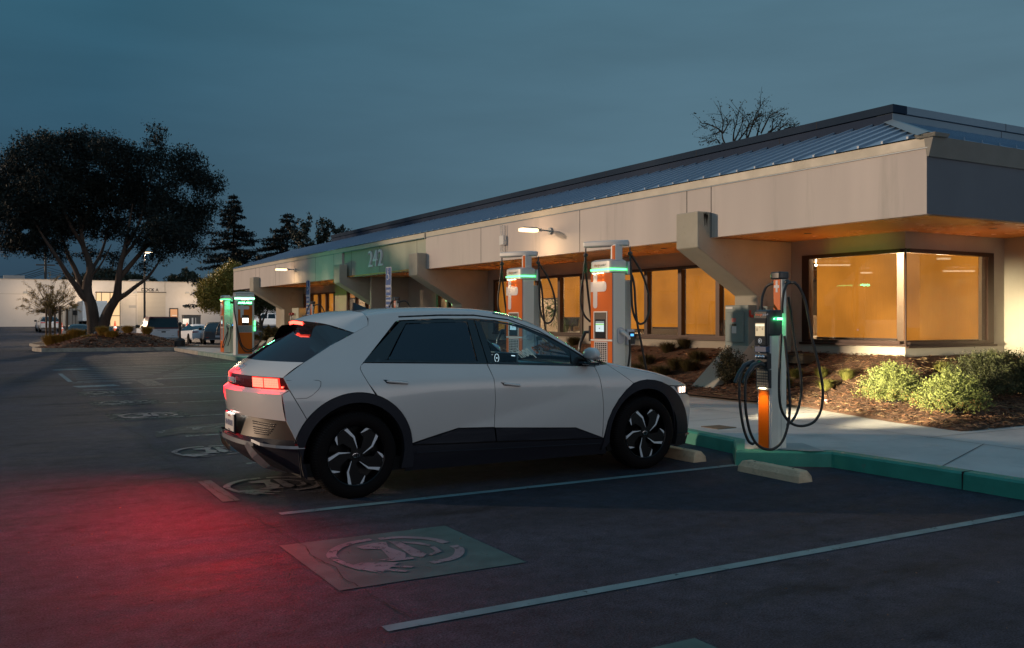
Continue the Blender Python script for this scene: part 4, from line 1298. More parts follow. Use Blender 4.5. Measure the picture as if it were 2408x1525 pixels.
# ---- front wing
fender = [(2.421, 1.024), (2.50, 1.038), (2.571, 1.040), (2.70, .955), (2.852, .852), (2.76, .79), (2.669, .70), (2.60, .605), (2.552, .50), (2.519, .337), (2.505, .337), (2.498, .479), (2.489, .689), (2.456, .898)]
panel('front_wing', fender, PAINT, CAR, fs)
# ---- front bumper side
fb = [(3.235, .846), (3.33, .806), (3.43, .797), (3.52, .716), (3.662, .706), (3.735, .680), (3.765, .56), (3.772, .42), (3.772, .30), (3.762, .285), (3.745, .36), (3.693, .473), (3.591, .62), (3.434, .757), (3.34, .81)]
panel('front_bumper', fb, PAINT, CAR, fs, s=.035)
# ---- bonnet: side part plus crowned top
he = [(2.571, 1.040), (2.86, .985), (3.07, .947), (3.25, .908), (3.40, .869), (3.55, .826), (3.655, .792)]
hside = [(2.573, 1.038), (2.704, .953), (2.852, .853), (2.93, .874), (3.023, .882), (3.13, .872), (3.235, .848), (3.33, .812), (3.43, .803), (3.655, .790), (3.55, .824), (3.40, .867), (3.25, .906), (3.07, .945), (2.86, .983)]
panel('bonnet_side', hside, PAINT, CAR, fs, s=.035, inset=.0008)
rows = []
K = 22
for i in range(19):
    t = i / 18; x = 2.575 + (3.655 - 2.575) * t
    ze = spl(x, he); crown = .058 * (1 - .55 * t)
    ye = W(x, ze); row = []
    for j in range(K + 1):
        a = math.pi * j / K; c_ = math.cos(a); yy = -ye * (1 if c_ >= 0 else -1) * abs(c_) ** .75
        front = .13 * (1 - abs(c_) ** 2.2) * t ** 3
        rear = -.16 * (1 - abs(c_) ** 2) * (1 - t) ** 4
        row.append((x + front + rear, yy, ze + crown * math.sin(a) ** .8))
    rows.append(row)
bon = loft('bonnet', rows, PAINT, CAR, flip=True, smooth=60)
# nose under the bonnet edge
nose = []
for (xe, ze, bul) in ((3.655, .790, .13), (3.70, .715, .135), (3.737, .66, .13), (3.77, .52, .11), (3.772, .38, .10), (3.765, .28, .09), (3.70, .20, .10)):
    ye = W(xe, ze); nose.append([(xe + bul * (1 - abs(j / 10) ** 2.4), ye * j / 10, ze) for j in range(-10, 11)])
loft('nose', nose, PAINT, CAR, smooth=40, flip=True)
# ---- roof
rd_ = [(.198, 1.503), (.33, 1.518), (.487, 1.530), (.83, 1.541), (1.151, 1.543), (1.29, 1.541), (1.45, 1.526)]
rows = []
for i in range(17):
    t = i / 16; x = .20 + 1.25 * t; ze = spl(x, rd_) - .004; ye = W(x, ze) - .004
    cr_ = .052 * (1 - .3 * abs(2 * t - 1) ** 2)
    row = []
    for j in range(K + 1):
        a = math.pi * j / K; c_ = math.cos(a)
        row.append((x + .14 * t ** 4 * math.sin(a) ** 2 * 1.2, -ye * (1 if c_ >= 0 else -1) * abs(c_) ** .8, ze + cr_ * math.sin(a) ** .75))
    rows.append(row)
loft('roof', rows, PAINT, CAR, flip=True, smooth=60)
# windscreen
ap = [(1.45, 1.526), (1.60, 1.500), (1.78, 1.452), (1.93, 1.390), (2.07, 1.308), (2.21, 1.218), (2.34, 1.128), (2.50, 1.040)]
rows = []
for k_, (x, z) in enumerate(ap):
    ye = W(x, z) - .012; row = []
    for j in range(K + 1):
        a = math.pi * j / K; c_ = math.cos(a)
        row.append((x + .15 * (1 - c_ * c_), -ye * (1 if c_ >= 0 else -1) * abs(c_) ** .85, z + (.040 - .012 * k_ / 7) * math.sin(a)))
    rows.append(row)
loft('windscreen', rows, CGL, CAR, flip=True, smooth=60)
m = MB(); m.tube(smooth_path([(2.52, -.80, 1.045), (2.60, -.5, 1.065), (2.655, 0, 1.07), (2.60, .5, 1.065), (2.52, .80, 1.045)], 6), .022, 8); m.tube([(2.58, -.62, 1.075), (2.52, -.25, 1.115), (2.46, .1, 1.15)], .010, 6); m.build('wiper_cowl', CLAD, CAR, smooth=50)
# ---- tailgate spoiler (painted top)
P0, P1, P2 = sd(.066, 1.362), Vector((-.105, -.52, 1.432)), Vector((-.205, -.235, 1.458))
rear_half = smooth_path([P0, P1, P2, Vector((-.240, 0, 1.472))], 8)
rear_edge = resample(rear_half + [Vector((p.x, -p.y, p.z)) for p in rear_half[::-1][1:]], 41)
fr_half = [sd(.199, 1.423, off=.002), sd(.212, 1.477), sd(.194, 1.502)]
yr = W(.198, 1.503) - .01
fr_half += [Vector((.196 - .03 * math.sin(a) ** 2, -yr * math.cos(a) ** .8, 1.503 + .047 * math.sin(a) ** .75)) for a in [math.pi / 2 * i / 10 for i in range(1, 10)]] + [Vector((.166, 0, 1.550))]
front_edge = resample(fr_half + [Vector((p.x, -p.y, p.z)) for p in fr_half[::-1][1:]], 41)
rows = []
for i in range(9):
    t = i / 8; rows.append([front_edge[j].lerp(rear_edge[j], t) + Vector((0, 0, .012 * math.sin(math.pi * t) * min(1, j / 6, (40 - j) / 6))) for j in range(41)])
loft('spoiler', rows, PAINT, CAR, smooth=50)
# ---- rear rings (centre x, z; edge x, y, z)
def ring(xc, zc, xe, ye, ze, n=41, p=2.3):
    out = []
    for i in range(n):
        s_ = -1 + 2 * i / (n - 1); u = abs(s_)
        out.append(Vector((xc + (xe - xc) * u ** p, ye * s_, zc + (ze - zc) * u ** 2)))
    return out
def blend(a, b, k=5, bul=0.): 
    return [[a[j].lerp(b[j], i / k) + Vector((-bul * math.sin(math.pi * i / k), 0, 0)) for j in range(len(a))] for i in range(k + 1)]
G0 = ring(-.60, 1.124, -.392, W(-.392, 1.125) - .004, 1.125)
GT = ring(-.10, 1.425, .066, W(.066, 1.362) - .006, 1.360)
loft('rear_window', blend(G0, GT, 10, .02), mat('rear_glass', (.012, .003, .006), .05, spec=.35), CAR, flip=True, smooth=60)  # faint red of the brake light is put into the glass colour
# black aero wings and the underside of the spoiler
lower = []
for j in range(41):
    u = abs(-1 + 2 * j / 40); w_ = 1 - u ** 6
    lower.append(rear_edge[j] + Vector((.055 * w_ - .010 * w_ * 0, 0, -.006 - .085 * w_)))
lip = [rear_edge[j] + Vector((-.004 + .0 * j, 0, -.004)) for j in range(41)]
loft('spoiler_lip', [lip, [p + Vector((.004, 0, -.016)) for p in lip], lower, [GT[j].lerp(G0[j], .16) + Vector((.0, 0, .004)) for j in range(41)]], PBLK, CAR, flip=False, smooth=40)
# side aero fins
for s_ in (-1, 1):
    up = [Vector((.066, s_ * (W(.066, 1.362) - .002), 1.361)), Vector((-.105, s_ * .53, 1.425)), Vector((-.215, s_ * .50, 1.42)), Vector((-.25, s_ * .53, 1.33)), Vector((-.30, s_ * .64, 1.195))]
    lo_ = [Vector((.066, s_ * (W(.066, 1.36) - .006), 1.355)), Vector((-.03, s_ * (W(-.03, 1.31) - .004), 1.312)), Vector((-.12, s_ * (W(-.12, 1.27) - .004), 1.268)), Vector((-.22, s_ * (W(-.22, 1.22) - .004), 1.215)), Vector((-.31, s_ * (W(-.31, 1.17) - .004), 1.166))]
    m = MB()
    U = resample(up, 14); Lw = resample(lo_, 14)
    m.v = [tuple(p) for p in U] + [tuple(p) for p in Lw]
    for j in range(13): m.f.append((j, j + 1, 15 + j, 14 + j) if s_ < 0 else (j, 14 + j, 15 + j, j + 1)); m.m.append(0)
    m.build('aero_fin', PBLK, CAR, smooth=50)
m = MB()
for s_ in (-1, 1):
    a = [sd(-.392, 1.124, s_, .001), sd(-.158, 1.257, s_, .001), sd(.066, 1.361, s_, .001)]
    b = [sd(-.35, 1.128, s_, -.07) + Vector((-.03, 0, .012)), sd(-.12, 1.262, s_, -.07) + Vector((-.03, 0, .015)), sd(.05, 1.365, s_, -.04)]
    A2, B2 = resample(a, 8), resample(b, 8)
    for j in range(7): m.quad(A2[j], A2[j + 1], B2[j + 1], B2[j])
m.build('window_surround', PBLK, CAR, smooth=50)
# brake light in the spoiler
hb = [rear_edge[j] + Vector((-.008, 0, -.010)) for j in range(41)]
hb = [p for p in hb if abs(p.y) < .225]
m = MB()
for j in range(len(hb) - 1):
    a, b = hb[j], hb[j + 1]; q = Vector((.006, 0, -.028))
    m.quad(a, a + q, b + q, b); m.quad(a + Vector((.014, 0, 0.004)), a, b, b + Vector((.014, 0, .004)))
hbo = m.build('high_brake_light', BRAKE, CAR)
# tailgate upper, lamp band, lip, lower tailgate, number recess, skid
L0 = ring(-.752, 1.006, -.566, W(-.566, 1.006) - .003, 1.006)
L1 = ring(-.758, .905, -.530, W(-.530, .909) - .003, .909)
L1b = ring(-.742, .906, -.522, W(-.530, .909) - .010, .909)
LP = ring(-.800, .872, -.588, W(-.588, .874) - .002, .874)
T1 = ring(-.772, .672, -.559, W(-.559, .661) - .002, .661)
K0 = ring(-.715, .674, -.549, W(-.559, .661) - .008, .660)
K1 = ring(-.765, .500, -.482, W(-.482, .501) - .003, .501)
loft('tailgate_upper', blend(G0, L0, 8, .012), PAINT, CAR, smooth=60)
loft('lamp_band', blend(ring(-.744, 1.003, -.562, W(-.566, 1.006) - .006, 1.003), L1b, 4, .006), TAILB, CAR, smooth=60)
loft('tailgate_lip', blend(L1, LP, 2), PAINT, CAR, smooth=60)
loft('tailgate_lower', blend(LP, T1, 6, .006), PAINT, CAR, smooth=60)
loft('bumper_recess', [T1] + blend(K0, K1, 5), BRNZ, CAR, smooth=30)
S0 = ring(-.805, .478, -.470, W(-.47, .47) - .004, .440, p=2.6)
S1 = ring(-.808, .440, -.455, W(-.455, .42) - .004, .412, p=2.6)
S2 = ring(-.780, .385, -.440, W(-.44, .35) - .004, .345, p=2.6)
S3 = ring(-.60, .235, -.40, W(-.41, .22) - .01, .215, p=2.6)
loft('bumper_lower', [K1, S0] + blend(S1, S2, 2) + blend(S2, S3, 4, .01), CLAD, CAR, smooth=30)
def sub(r0, r1, y0, y1, off, k=2):
    rows = []
    for i in range(k + 1):
        row = []
        for j in range(13):
            y = y0 + (y1 - y0) * j / 12
            def at(r):
                s_ = (y / r[-1].y + 1) / 2 * 40; q = int(max(0, min(39, s_))); return r[q].lerp(r[q + 1], s_ - q)
            p = at(r0).lerp(at(r1), i / k); row.append(p + Vector((off, 0, 0)))
        rows.append(row)
    return rows
# silver rear skid trim: flat centre with ends turning down
loft('skid_trim', sub(S0, S1, -.50, .50, -.010), SILV, CAR, smooth=40)
for s_ in (-1, 1):
    a = [(-.765, s_ * .50, .475), (-.72, s_ * .60, .395), (-.62, s_ * .68, .285), (-.50, s_ * .74, .232)]
    b = [(-.770, s_ * .44, .435), (-.74, s_ * .52, .35), (-.66, s_ * .58, .262), (-.52, s_ * .62, .222)]
    A2, B2 = resample(a, 10), resample(b, 10); m = MB()
    for j in range(9): m.quad(Vector(A2[j]) + Vector((-.012, 0, 0)), Vector(A2[j + 1]) + Vector((-.012, 0, 0)), Vector(B2[j + 1]) + Vector((-.014, 0, 0)), Vector(B2[j]) + Vector((-.014, 0, 0)))
    m.build('skid_end', SILV, CAR, smooth=40)
    a = [(-.745, s_ * .52, .487), (-.70, s_ * .64, .462), (-.60, s_ * .77, .452)] + [tuple(sd(x, .447, s_, .004)) for x in (-.50, -.45, -.405)]
    A2 = resample(a, 14); m = MB()
    for j in range(13): m.quad(A2[j] + Vector((-.006, s_ * .004, .011)), A2[j + 1] + Vector((-.006, s_ * .004, .011)), A2[j + 1] + Vector((-.008, s_ * .006, -.012)), A2[j] + Vector((-.008, s_ * .006, -.012)))
    m.build('bumper_strip', SILV, CAR, smooth=40)
    m = MB(); q = [sd(x, z, s_, .008) for x, z in ((-.488, .476), (-.408, .466), (-.408, .438), (-.488, .446))]; m.poly(q); m.build('reflector', mat('reflector_red', (.25, .01, .01), .2, coat=.5), CAR)
# slatted vents each side of the plate
for s_ in (-1, 1):
    m = MB()
    for i in range(6):
        z = .628 - i * .019; y0, y1 = .38 + i * .012, .70 - i * .018
        r_ = sub(K0, K1, s_ * y0, s_ * y1, -.005)
        A2 = [None] * 13
        for j in range(13):
            t = (.672 - z) / .172; p0 = sub(K0, K1, s_ * y0, s_ * y1, -.004, 20)[int(round(t * 20))]
            A2 = p0; break
        m.tube(A2, .0052, 4)
    m.build('bumper_vent', PBLK, CAR)
# plate
pl_n = Vector((-1, 0, .10)).normalized()
m = MB(); m.box(-.800, -.782, -.165, .165, .50, .672); pf = m.build('number_plate', PBLK, CAR, bevel=.006)
m = MB(); m.box(-.8035, -.8012, -.152, .152, .519, .665); m.build('plate_sheet', mat('plate_white', (.62, .60, .56), .5, var=.05, vscale=12), pf, bevel=.004)
INKB = mat('plate_ink', (.10, .12, .2), .6)
text('plate_text', '8NBR081', .068, INKB, (-.8042, 0, .585), (0, -1, 0), (0, 0, 1), pf, bold=.0015)
text('plate_text', 'California', .024, mat('plate_red', (.35, .08, .06), .6), (-.8042, 0, .646), (0, -1, 0), (0, 0, 1), pf)
text('plate_text', 'dmv.ca.gov', .016, INKB, (-.8042, 0, .529), (0, -1, 0), (0, 0, 1), pf)
light('plate_light', 'AREA', (-.80, 0, .682), .30, (1, .93, .82), CAR, size=.22, sizey=.02, target=(-.775, 0, .5))
# lamps: pixel blocks glowing inside the dark band
def on_band(y, z, off=-.012):
    t = (1.003 - z) / (1.003 - .906); r = sub(ring(-.744, 1.003, -.562, W(-.566, 1.006) - .006, 1.003), L1b, y, y + .0001, off, 1); return r[0][0].lerp(r[1][0], t)
def lamp_block(y0, y1, s_):
    m = MB(); n = 9
    for r_ in range(4):
        zt = .994 - r_ * .0195; zb = zt - .0185
        for i in range(n):
            a = y0 + (y1 - y0) * i / n + .0006; b = y0 + (y1 - y0) * (i + 1) / n - .0006
            q = [on_band(s_ * a, zt), on_band(s_ * b, zt), on_band(s_ * b, zb), on_band(s_ * a, zb)]
            m.poly(q)
    o = m.build('tail_lamp', BRAKE, CAR)
    m = MB()
    for i in range(6):
        a = y0 - .012 + (y1 - y0 + .024) * i / 6; b = y0 - .012 + (y1 - y0 + .024) * (i + 1) / 6
        m.poly([on_band(s_ * a, 1.0, -.007), on_band(s_ * b, 1.0, -.007), on_band(s_ * b, .912, -.007), on_band(s_ * a, .912, -.007)])
    m.build('lamp_rim', BRAKE2, o)
    return o
for s_ in (-1, 1):
    lamp_block(.415, .568, s_); lamp_block(.582, .742, s_)
    m = MB(); p = on_band(s_ * .775, .925, -.010); m.box(p.x - .006, p.x + .006, p.y - .01, p.y + .01, p.z - .006, p.z + .006); m.build('marker_lamp', BRAKE, CAR)
    p = on_band(s_ * .56, .95)
    light('tail_lamp_light', 'SPOT', (-.86, p.y, .95), 210, (1, .0, .010), CAR, size=.30, target=(-4.4, p.y - (2.9 if s_ < 0 else 1.2), -.45), spot=158, blend=1.)
text('model_badge', 'IONIQ 5', .062, mat('badge_white', (.7, .7, .72), .3), (-.782, .0, .955), (0, -1, 0), (0, 0, 1), CAR, extrude=.003, spacing=1.25)
m = MB(); a = [Vector((-.695 - .0, .052 * math.cos(t) + 0, 1.062 + .026 * math.sin(t))) for t in [2 * math.pi * i / 20 for i in range(21)]]
a = [Vector((-.697 - (1.062 - p.z) * 1.25 - .012, p.y, p.z)) for p in a]
m.tube(a, .004, 6, cap=False)
m.tube([a[7], a[7].lerp(a[13], .5) + Vector((0, .004, 0)), a[13]], .0035, 6); m.tube([a[3], a[17]], .0035, 6); m.tube([a[7].lerp(a[13], .5), a[3].lerp(a[17], .5)], .0035, 6)
m.build('emblem', CHR, CAR, smooth=60)
# bumper side behind the wheel
bs = [(-.529, .905), (-.586, .874), (-.557, .662), (-.482, .503)] + arc(*RC, RR, 162, 143, 6) + [(-.488, .831)]
panel('rear_bumper', bs, PAINT, CAR, fs, s=.035)
bs2 = [(-.482, .500), (-.462, .41), (-.43, .215), (-.37, .17), (-.375, .23), (-.40, .30)] + arc(*RC, .425, 187, 168, 6) + arc(*RC, RR, 166, 163, 2)
panel('rear_bumper_corner', bs2, CLAD, CAR, fs, s=.04)
# charge flap seam, shoulder handles
def ribbon(m, pts, s_, off, w):
    q = [sd(x, z, s_, off) for x, z in pts]
    m.tube(q, w, 4)
m = MB(); ribbon(m, [(-.545, .984), (-.30, .981), (-.281, .970), (-.288, .935), (-.31, .905), (-.36, .862), (-.40, .842), (-.485, .839)], -1, .0002, .0020); m.build('charge_flap_seam', SHUT, CAR)
for s_ in (-1, 1):
    for (x0, z0, x1, z1) in ((.245, .957, .465, .937), (1.365, .897, 1.565, .876)):
        m = MB(); P = [sd(x0, z0 + .014, s_, .0025), sd(x1, z1 + .012, s_, .0025), sd(x1, z1 - .014, s_, .0025), sd(x0 + .03, z0 - .018, s_, .0025)]
        m.poly(P); m.build('handle_recess', PBLK, CAR)
        m = MB(); a = sd(x0 + .055, z0 - .002, s_, .018); b = sd(x1 - .006, z1, s_, .014); m.tube([sd(x0 + .03, z0 - .001, s_, .006), a, b], [.006, .011, .011], 8); m.build('door_handle', PAINT, CAR, smooth=60)
# ---- arches
arch_r = arc(*RC, RR, 166, 6, 30) + [(.528, .30), (.532, .20), (.44, .20), (.425, .30)] + arc(*RC, .425, 0, 190, 36) + [(-.405, .29)]
arch_r = [p for p in arc(*RC, RR, 164, 5, 30)] + [(.535, .30), (.535, .21), (.42, .21)] + arc(*RC, .428, -6, 186, 36)
def fl(x, z, s):
    # flares stand a little proud with a soft inner edge
    return sd(x, z, s, .012)
panel('wheel_arch', arch_r, CLAD, CAR, fl, s=.045, depth=.05)
arch_f = [(2.519, .337), (2.552, .50), (2.60, .605), (2.669, .70), (2.76, .79), (2.852, .852), (2.93, .874), (3.023, .882), (3.13, .872), (3.235, .847), (3.34, .81), (3.434, .757), (3.52, .69), (3.591, .62), (3.65, .545), (3.693, .473), (3.74, .36), (3.765, .27), (3.74, .17), (3.56, .16), (3.50, .19)] + arc(*FC, .428, -18, 190, 40) + [(2.52, .21), (2.50, .21)]
panel('wheel_arch', arch_f, CLAD, CAR, fl, s=.045, depth=.05)
# ---- door cladding and sill
clad = [(.512, .414), (.955, .519), (1.308, .506), (2.184, .451), (2.505, .338), (1.343, .378)]
def ribs(x, z, s): return sd(x, z, s, .010 + (.003 if int((z - .3) / .018) % 2 else 0) * (1 if .7 < x < 2.35 else 0))
panel('door_cladding', [(.516, .410), (.955, .519), (1.304, .506), (1.325, .382)], CLAD, CAR, ribs, s=.02)
panel('door_cladding', [(1.312, .506), (2.184, .451), (2.500, .338), (1.333, .382)], CLAD, CAR, ribs, s=.02)
def sillf(x, z, s): return sd(x, z, s, .006 - .03 * sm((.36 - z) / .2))
panel('sill', [(.52, .402), (1.34, .374), (2.52, .330), (2.60, .17), (.47, .175)], CLAD, CAR, sillf, s=.05)
for s_ in (-1, 1):
    m = MB(); m.tube([sd(.56, .335, s_, .012), sd(2.48, .285, s_, .012)], .006, 6); m.build('sill_ridge', CLAD, CAR)
# ---- windows
wf = lambda x, z, s: sd(x, z, s, -.006)
wfr = lambda x, z, s: sd(x, z, s, -.001)
panel('window_trim', [(.104, 1.120), (.135, 1.150), (.50, 1.452), (.515, 1.461), (.9, 1.477), (1.236, 1.477), (1.236, 1.452), (.56, 1.437), (.30, 1.135), (1.262, 1.100), (1.262, 1.080)], PBLK, CAR, wfr, s=.03)
panel('rear_side_window', [(.33, 1.130), (.557, 1.432), (.9, 1.452), (1.161, 1.450), (1.172, 1.098)], TINT, CAR, wf, s=.05)
panel('quarter_window', [(.14, 1.130), (.50, 1.440), (.553, 1.437), (.322, 1.132)], PBLK, CAR, wf, s=.05)
panel('window_pillar', [(1.165, 1.456), (1.236, 1.474), (1.272, 1.085), (1.176, 1.090)], PBLK, CAR, wfr, s=.05)
panel('window_pillar', [(1.240, 1.474), (1.302, 1.458), (1.352, 1.082), (1.276, 1.083)], PBLK, CAR, wfr, s=.05)
panel('window_trim', [(1.302, 1.476), (1.45, 1.462), (1.62, 1.436), (1.754, 1.401), (1.925, 1.334), (2.108, 1.241), (2.221, 1.174), (2.34, 1.094), (2.435, 1.028), (1.30, 1.078), (1.352, 1.096), (2.162, 1.058), (2.178, 1.128), (2.094, 1.196), (1.93, 1.296), (1.75, 1.378), (1.60, 1.418), (1.45, 1.440), (1.302, 1.450)], PBLK, CAR, wfr, s=.03)
panel('front_side_window', [(1.304, 1.452), (1.45, 1.442), (1.60, 1.420), (1.75, 1.380), (1.93, 1.298), (2.094, 1.198), (2.178, 1.13), (2.162, 1.056), (1.354, 1.092)], CGL, CAR, wf, s=.05, depth=.003)
m = MB()
for s_ in (-1, 1): m.tube([sd(x, z, s_, .001) for x, z in ((.106, 1.117), (.7, 1.099), (1.262, 1.079), (1.9, 1.052), (2.43, 1.027))], .0055, 6)
m.build('waist_trim', PBLK, CAR)
# rear arch details handled; mirrors
for s_ in (-1, 1):
    m = MB(); b = sd(2.27, 1.10, s_)
    prof = [(0.0, .02, .035), (.10, .055, .066), (.17, .070, .078), (.22, .060, .066), (.245, .02, .03)]
    for t, hx, hz in ((0, .050, .026), (.03, .070, .050), (.10, .078, .062), (.17, .072, .058), (.215, .045, .038), (.23, .012, .012)):
        for k_ in range(14):
            a = 2 * math.pi * k_ / 14
            m.v.append((b.x + .055 + hx * (abs(math.cos(a)) ** .7) * (1.15 if math.cos(a) > 0 else -.6) - t * .12, b.y + s_ * (.03 + t), b.z + .040 + hz * (1.15 if math.sin(a) > 0 else .75) * (abs(math.sin(a)) ** .7) * (1 if math.sin(a) > 0 else -1) - max(0, math.cos(a)) * .016))
    for i in range(5):
        for k_ in range(14):
            f = (i * 14 + k_, i * 14 + (k_ + 1) % 14, (i + 1) * 14 + (k_ + 1) % 14, (i + 1) * 14 + k_); m.f.append(f if s_ > 0 else f[::-1]); m.m.append(0)
    m.f.append(tuple(range(14))); m.f.append(tuple(range(70, 84))); m.m += [0, 0]
    mo = m.build('door_mirror', PAINT, CAR, smooth=60)
    m = MB(); m.box(b.x - .02, b.x + .10, min(b.y - s_ * .02, b.y + s_ * .20), max(b.y - s_ * .02, b.y + s_ * .20), b.z - .055, b.z - .028); m.build('mirror_base', PBLK, mo, bevel=.01)
    m = MB(); m.poly([sd(2.17, 1.05, s_, .004), sd(2.43, 1.03, s_, .004), sd(2.30, 1.115, s_, .004), sd(2.19, 1.185, s_, .004)]); m.build('mirror_sail', PBLK, mo)
# shark fin
m = MB()
prof = [(.325, 1.545, .0), (.330, 1.615, .0), (.36, 1.602, 0), (.42, 1.585, 0), (.49, 1.562, 0), (.53, 1.552, 0)]
st_ = [(.325, .030, .085), (.345, .034, .080), (.38, .032, .066), (.43, .027, .046), (.48, .020, .026), (.54, .006, .008)]
for x, w, h in st_:
    z0 = 1.545 + (.0); m.v += [(x, -w, z0), (x - .004, -w * .45, z0 + h * .6), (x - .006, 0, z0 + h), (x - .004, w * .45, z0 + h * .6), (x, w, z0)]
for i in range(5):
    for j in range(4): m.f.append((i * 5 + j, i * 5 + j + 1, i * 5 + j + 6, i * 5 + j + 5)); m.m.append(0)
m.f.append((0, 1, 2, 3, 4)); m.m.append(0)
m.build('roof_antenna', PBLK, CAR, smooth=50)
# headlamps
HL = emit('headlamp_glow', (1.0, .74, .60), 3); HLC = mat('headlamp_lens', (.12, .10, .10), .08, coat=.6)
for s_ in (-1, 1):
    m = MB(); q = [sd(x, z, s_, -.004) for x, z in ((3.435, .800), (3.655, .788), (3.664, .710), (3.53, .717))]; m.poly(q); ho = m.build('headlamp', HLC, CAR)
    m = MB()
    for x0, x1 in ((3.52, .035), (3.575, .03), (3.62, .022)):
        m.poly([sd(x0, .782, s_, .001), sd(x0 + x1, .782, s_, .001), sd(x0 + x1, .722, s_, .001), sd(x0, .722, s_, .001)])
    m.build('headlamp_block', HL, ho)
    light('headlamp_light', 'SPOT', (3.86, s_ * .66, .74), 5200 if s_ < 0 else 7500, (1, .86, .56), CAR, size=.05, target=(8.6, -.28 if s_ < 0 else 1.05, .62), spot=25 if s_ < 0 else 27, blend=.8)
m = MB()
for s_ in (-1, 1): m.tube([sd(3.66, .262, s_, .016), sd(3.762, .278, s_, .014), (3.80, s_ * (W(3.76, .28) - .09), .285)], .013, 6)
m.build('front_trim', SILV, CAR, smooth=60)
# floor pan, wheel-well liners, black underskin so that shut lines read dark
m = MB(); m.box(-.42, 3.62, -.80, .80, .19, .30); m.box(.46, 2.56, -.84, .84, .20, .36); m.build('underbody', SHUT, CAR)
for s_ in (-1, 1):
    for c in (RC, FC):
        m = MB(); A = arc(c[0], c[1], .45, -20, 200, 24)
        for i in range(len(A) - 1):
            m.quad((A[i][0], s_ * .86, A[i][1]), (A[i + 1][0], s_ * .86, A[i + 1][1]), (A[i + 1][0], s_ * .50, A[i + 1][1]), (A[i][0], s_ * .50, A[i][1]))
        m.poly([(x, s_ * .52, z) for x, z in A]); m.build('wheel_liner', SHUT, CAR)
under = [(-.50, .50), (-.55, .66), (-.57, .87), (-.50, .93), (-.548, 1.0), (-.39, 1.117), (-.15, 1.25), (.06, 1.352), (.20, 1.412), (.22, 1.50), (.48, 1.52), (.50, 1.462), (.09, 1.112), (1.26, 1.07), (2.42, 1.018), (2.57, 1.03), (2.85, .97), (3.07, .93), (3.25, .885), (3.55, .80), (3.72, .66), (3.755, .35), (3.60, .52), (3.48, .68), (3.35, .775), (3.2, .83), (3.02, .85), (2.85, .82), (2.70, .70), (2.58, .52), (2.53, .28), (.52, .28), (.49, .50), (.40, .67), (.26, .79), (.01, .85), (-.18, .81), (-.36, .70), (-.46, .55)]
panel('inner_shell', under, SHUT, CAR, lambda x, z, s: sd(x, z, s, -.022), s=.09, inset=0, depth=.001)
for s_ in (-1, 1):
    m = MB(); m.tube([sd(x, z, s_, -.014) for x, z in ((.5, 1.49), (.9, 1.505), (1.25, 1.505), (1.6, 1.465), (1.9, 1.36), (2.2, 1.19), (2.45, 1.035))], .016, 6); m.build('inner_rail', SHUT, CAR)
# ---- cabin
m = MB(); m.box(.35, 2.25, -.74, .74, .78, .82); m.build('cabin_floor', INTD, CAR)
m = MB(); m.add([(2.05, -.76, .80), (2.05, .76, .80), (2.05, .76, 1.04), (2.05, -.76, 1.04), (2.52, -.76, 1.02), (2.52, .76, 1.02)], [(0, 3, 2, 1), (3, 4, 5, 2)]); m.build('dashboard', INTL, CAR)
m = MB(); m.box(2.02, 2.04, -.10, .62, 1.015, 1.135); sc_ = m.build('dash_screen', mat('screen_frame', (.25, .26, .24), .5), CAR, bevel=.008)
m = MB(); m.box(2.014, 2.0185, -.09, .255, 1.027, 1.124); m.box(2.014, 2.0185, .265, .61, 1.027, 1.124); m.build('screen_glass', mat('screen_dark', (.004, .005, .008), .2), sc_)
SCI = emit('screen_icons', (.85, .95, 1.0), 1.2)
m = MB()
a = [Vector((2.012, .30 + .045 * math.cos(t), 1.07 + .042 * math.sin(t))) for t in [2 * math.pi * i / 24 for i in range(25)]]
m.tube(a, .0018, 4, cap=False)
for y, z, w in ((.42, 1.10, .02), (.47, 1.098, .03), (.43, 1.045, .02), (.49, 1.05, .012), (-.04, 1.105, .035), (.30, 1.07, .012)): m.box(2.011, 2.0135, y - w, y + w, z - .004, z + .004)
m.build('screen_marks', SCI, sc_)
m = MB(); a = [Vector((1.86 - .05 * math.sin(t), .38 + .185 * math.cos(t), 1.02 + .175 * math.sin(t))) for t in [2 * math.pi * i / 28 for i in range(29)]]
m.tube(a, .014, 8, cap=False); m.tube([a[0], a[14]], .018, 6); m.tube([a[21], (1.87, .38, 1.02)], .018, 6); m.cyl((1.85, .38, 1.02), (1.95, .38, .99), .05, 12); m.build('steering_wheel', INTD, CAR, smooth=60)
for y in (-.38, .38):
    m = MB(); m.box(1.02, 1.50, y - .25, y + .25, .60, .80); m.box(.86, 1.02, y - .24, y + .24, .74, 1.24, M=None, tx=.03, ty=.05); m.build('seat', INTD, CAR, bevel=.04)
    m = MB(); m.box(.85, .94, y - .13, y + .13, 1.27, 1.44); m.build('headrest', INTD, CAR, bevel=.03)
    m = MB(); m.box(.06, .18, y - .28, y + .28, .76, 1.22, tx=.03, ty=.04); m.build('seat', INTD, CAR, bevel=.04)
# headliner and rear partition keep the rear cabin dark
m = MB(); m.box(.35, 1.50, -.56, .56, 1.515, 1.525); m.build('headliner', INTD, CAR)
m = MB(); m.box(.35, .80, -.72, .72, .82, 1.12); m.build('parcel_shelf', INTD, CAR)
# sticker lettering across the foot of the windscreen, read from inside
DW_ = mat('decal_white', (.90, .92, .92), .6)
rt = Vector((.17, 1.05, -.16)); up_ = Vector((-.62, 0, .62))
text('window_decal', 'charge', .20, mat('decal_orange', (.95, .22, .06), .6), (2.215, -.47, 1.240), rt, up_, CAR, bold=.004, align='LEFT', extrude=.0005)
text('window_decal', 'poin+', .20, DW_, (2.300, .11, 1.150), rt, up_, CAR, bold=.004, align='LEFT', extrude=.0005)
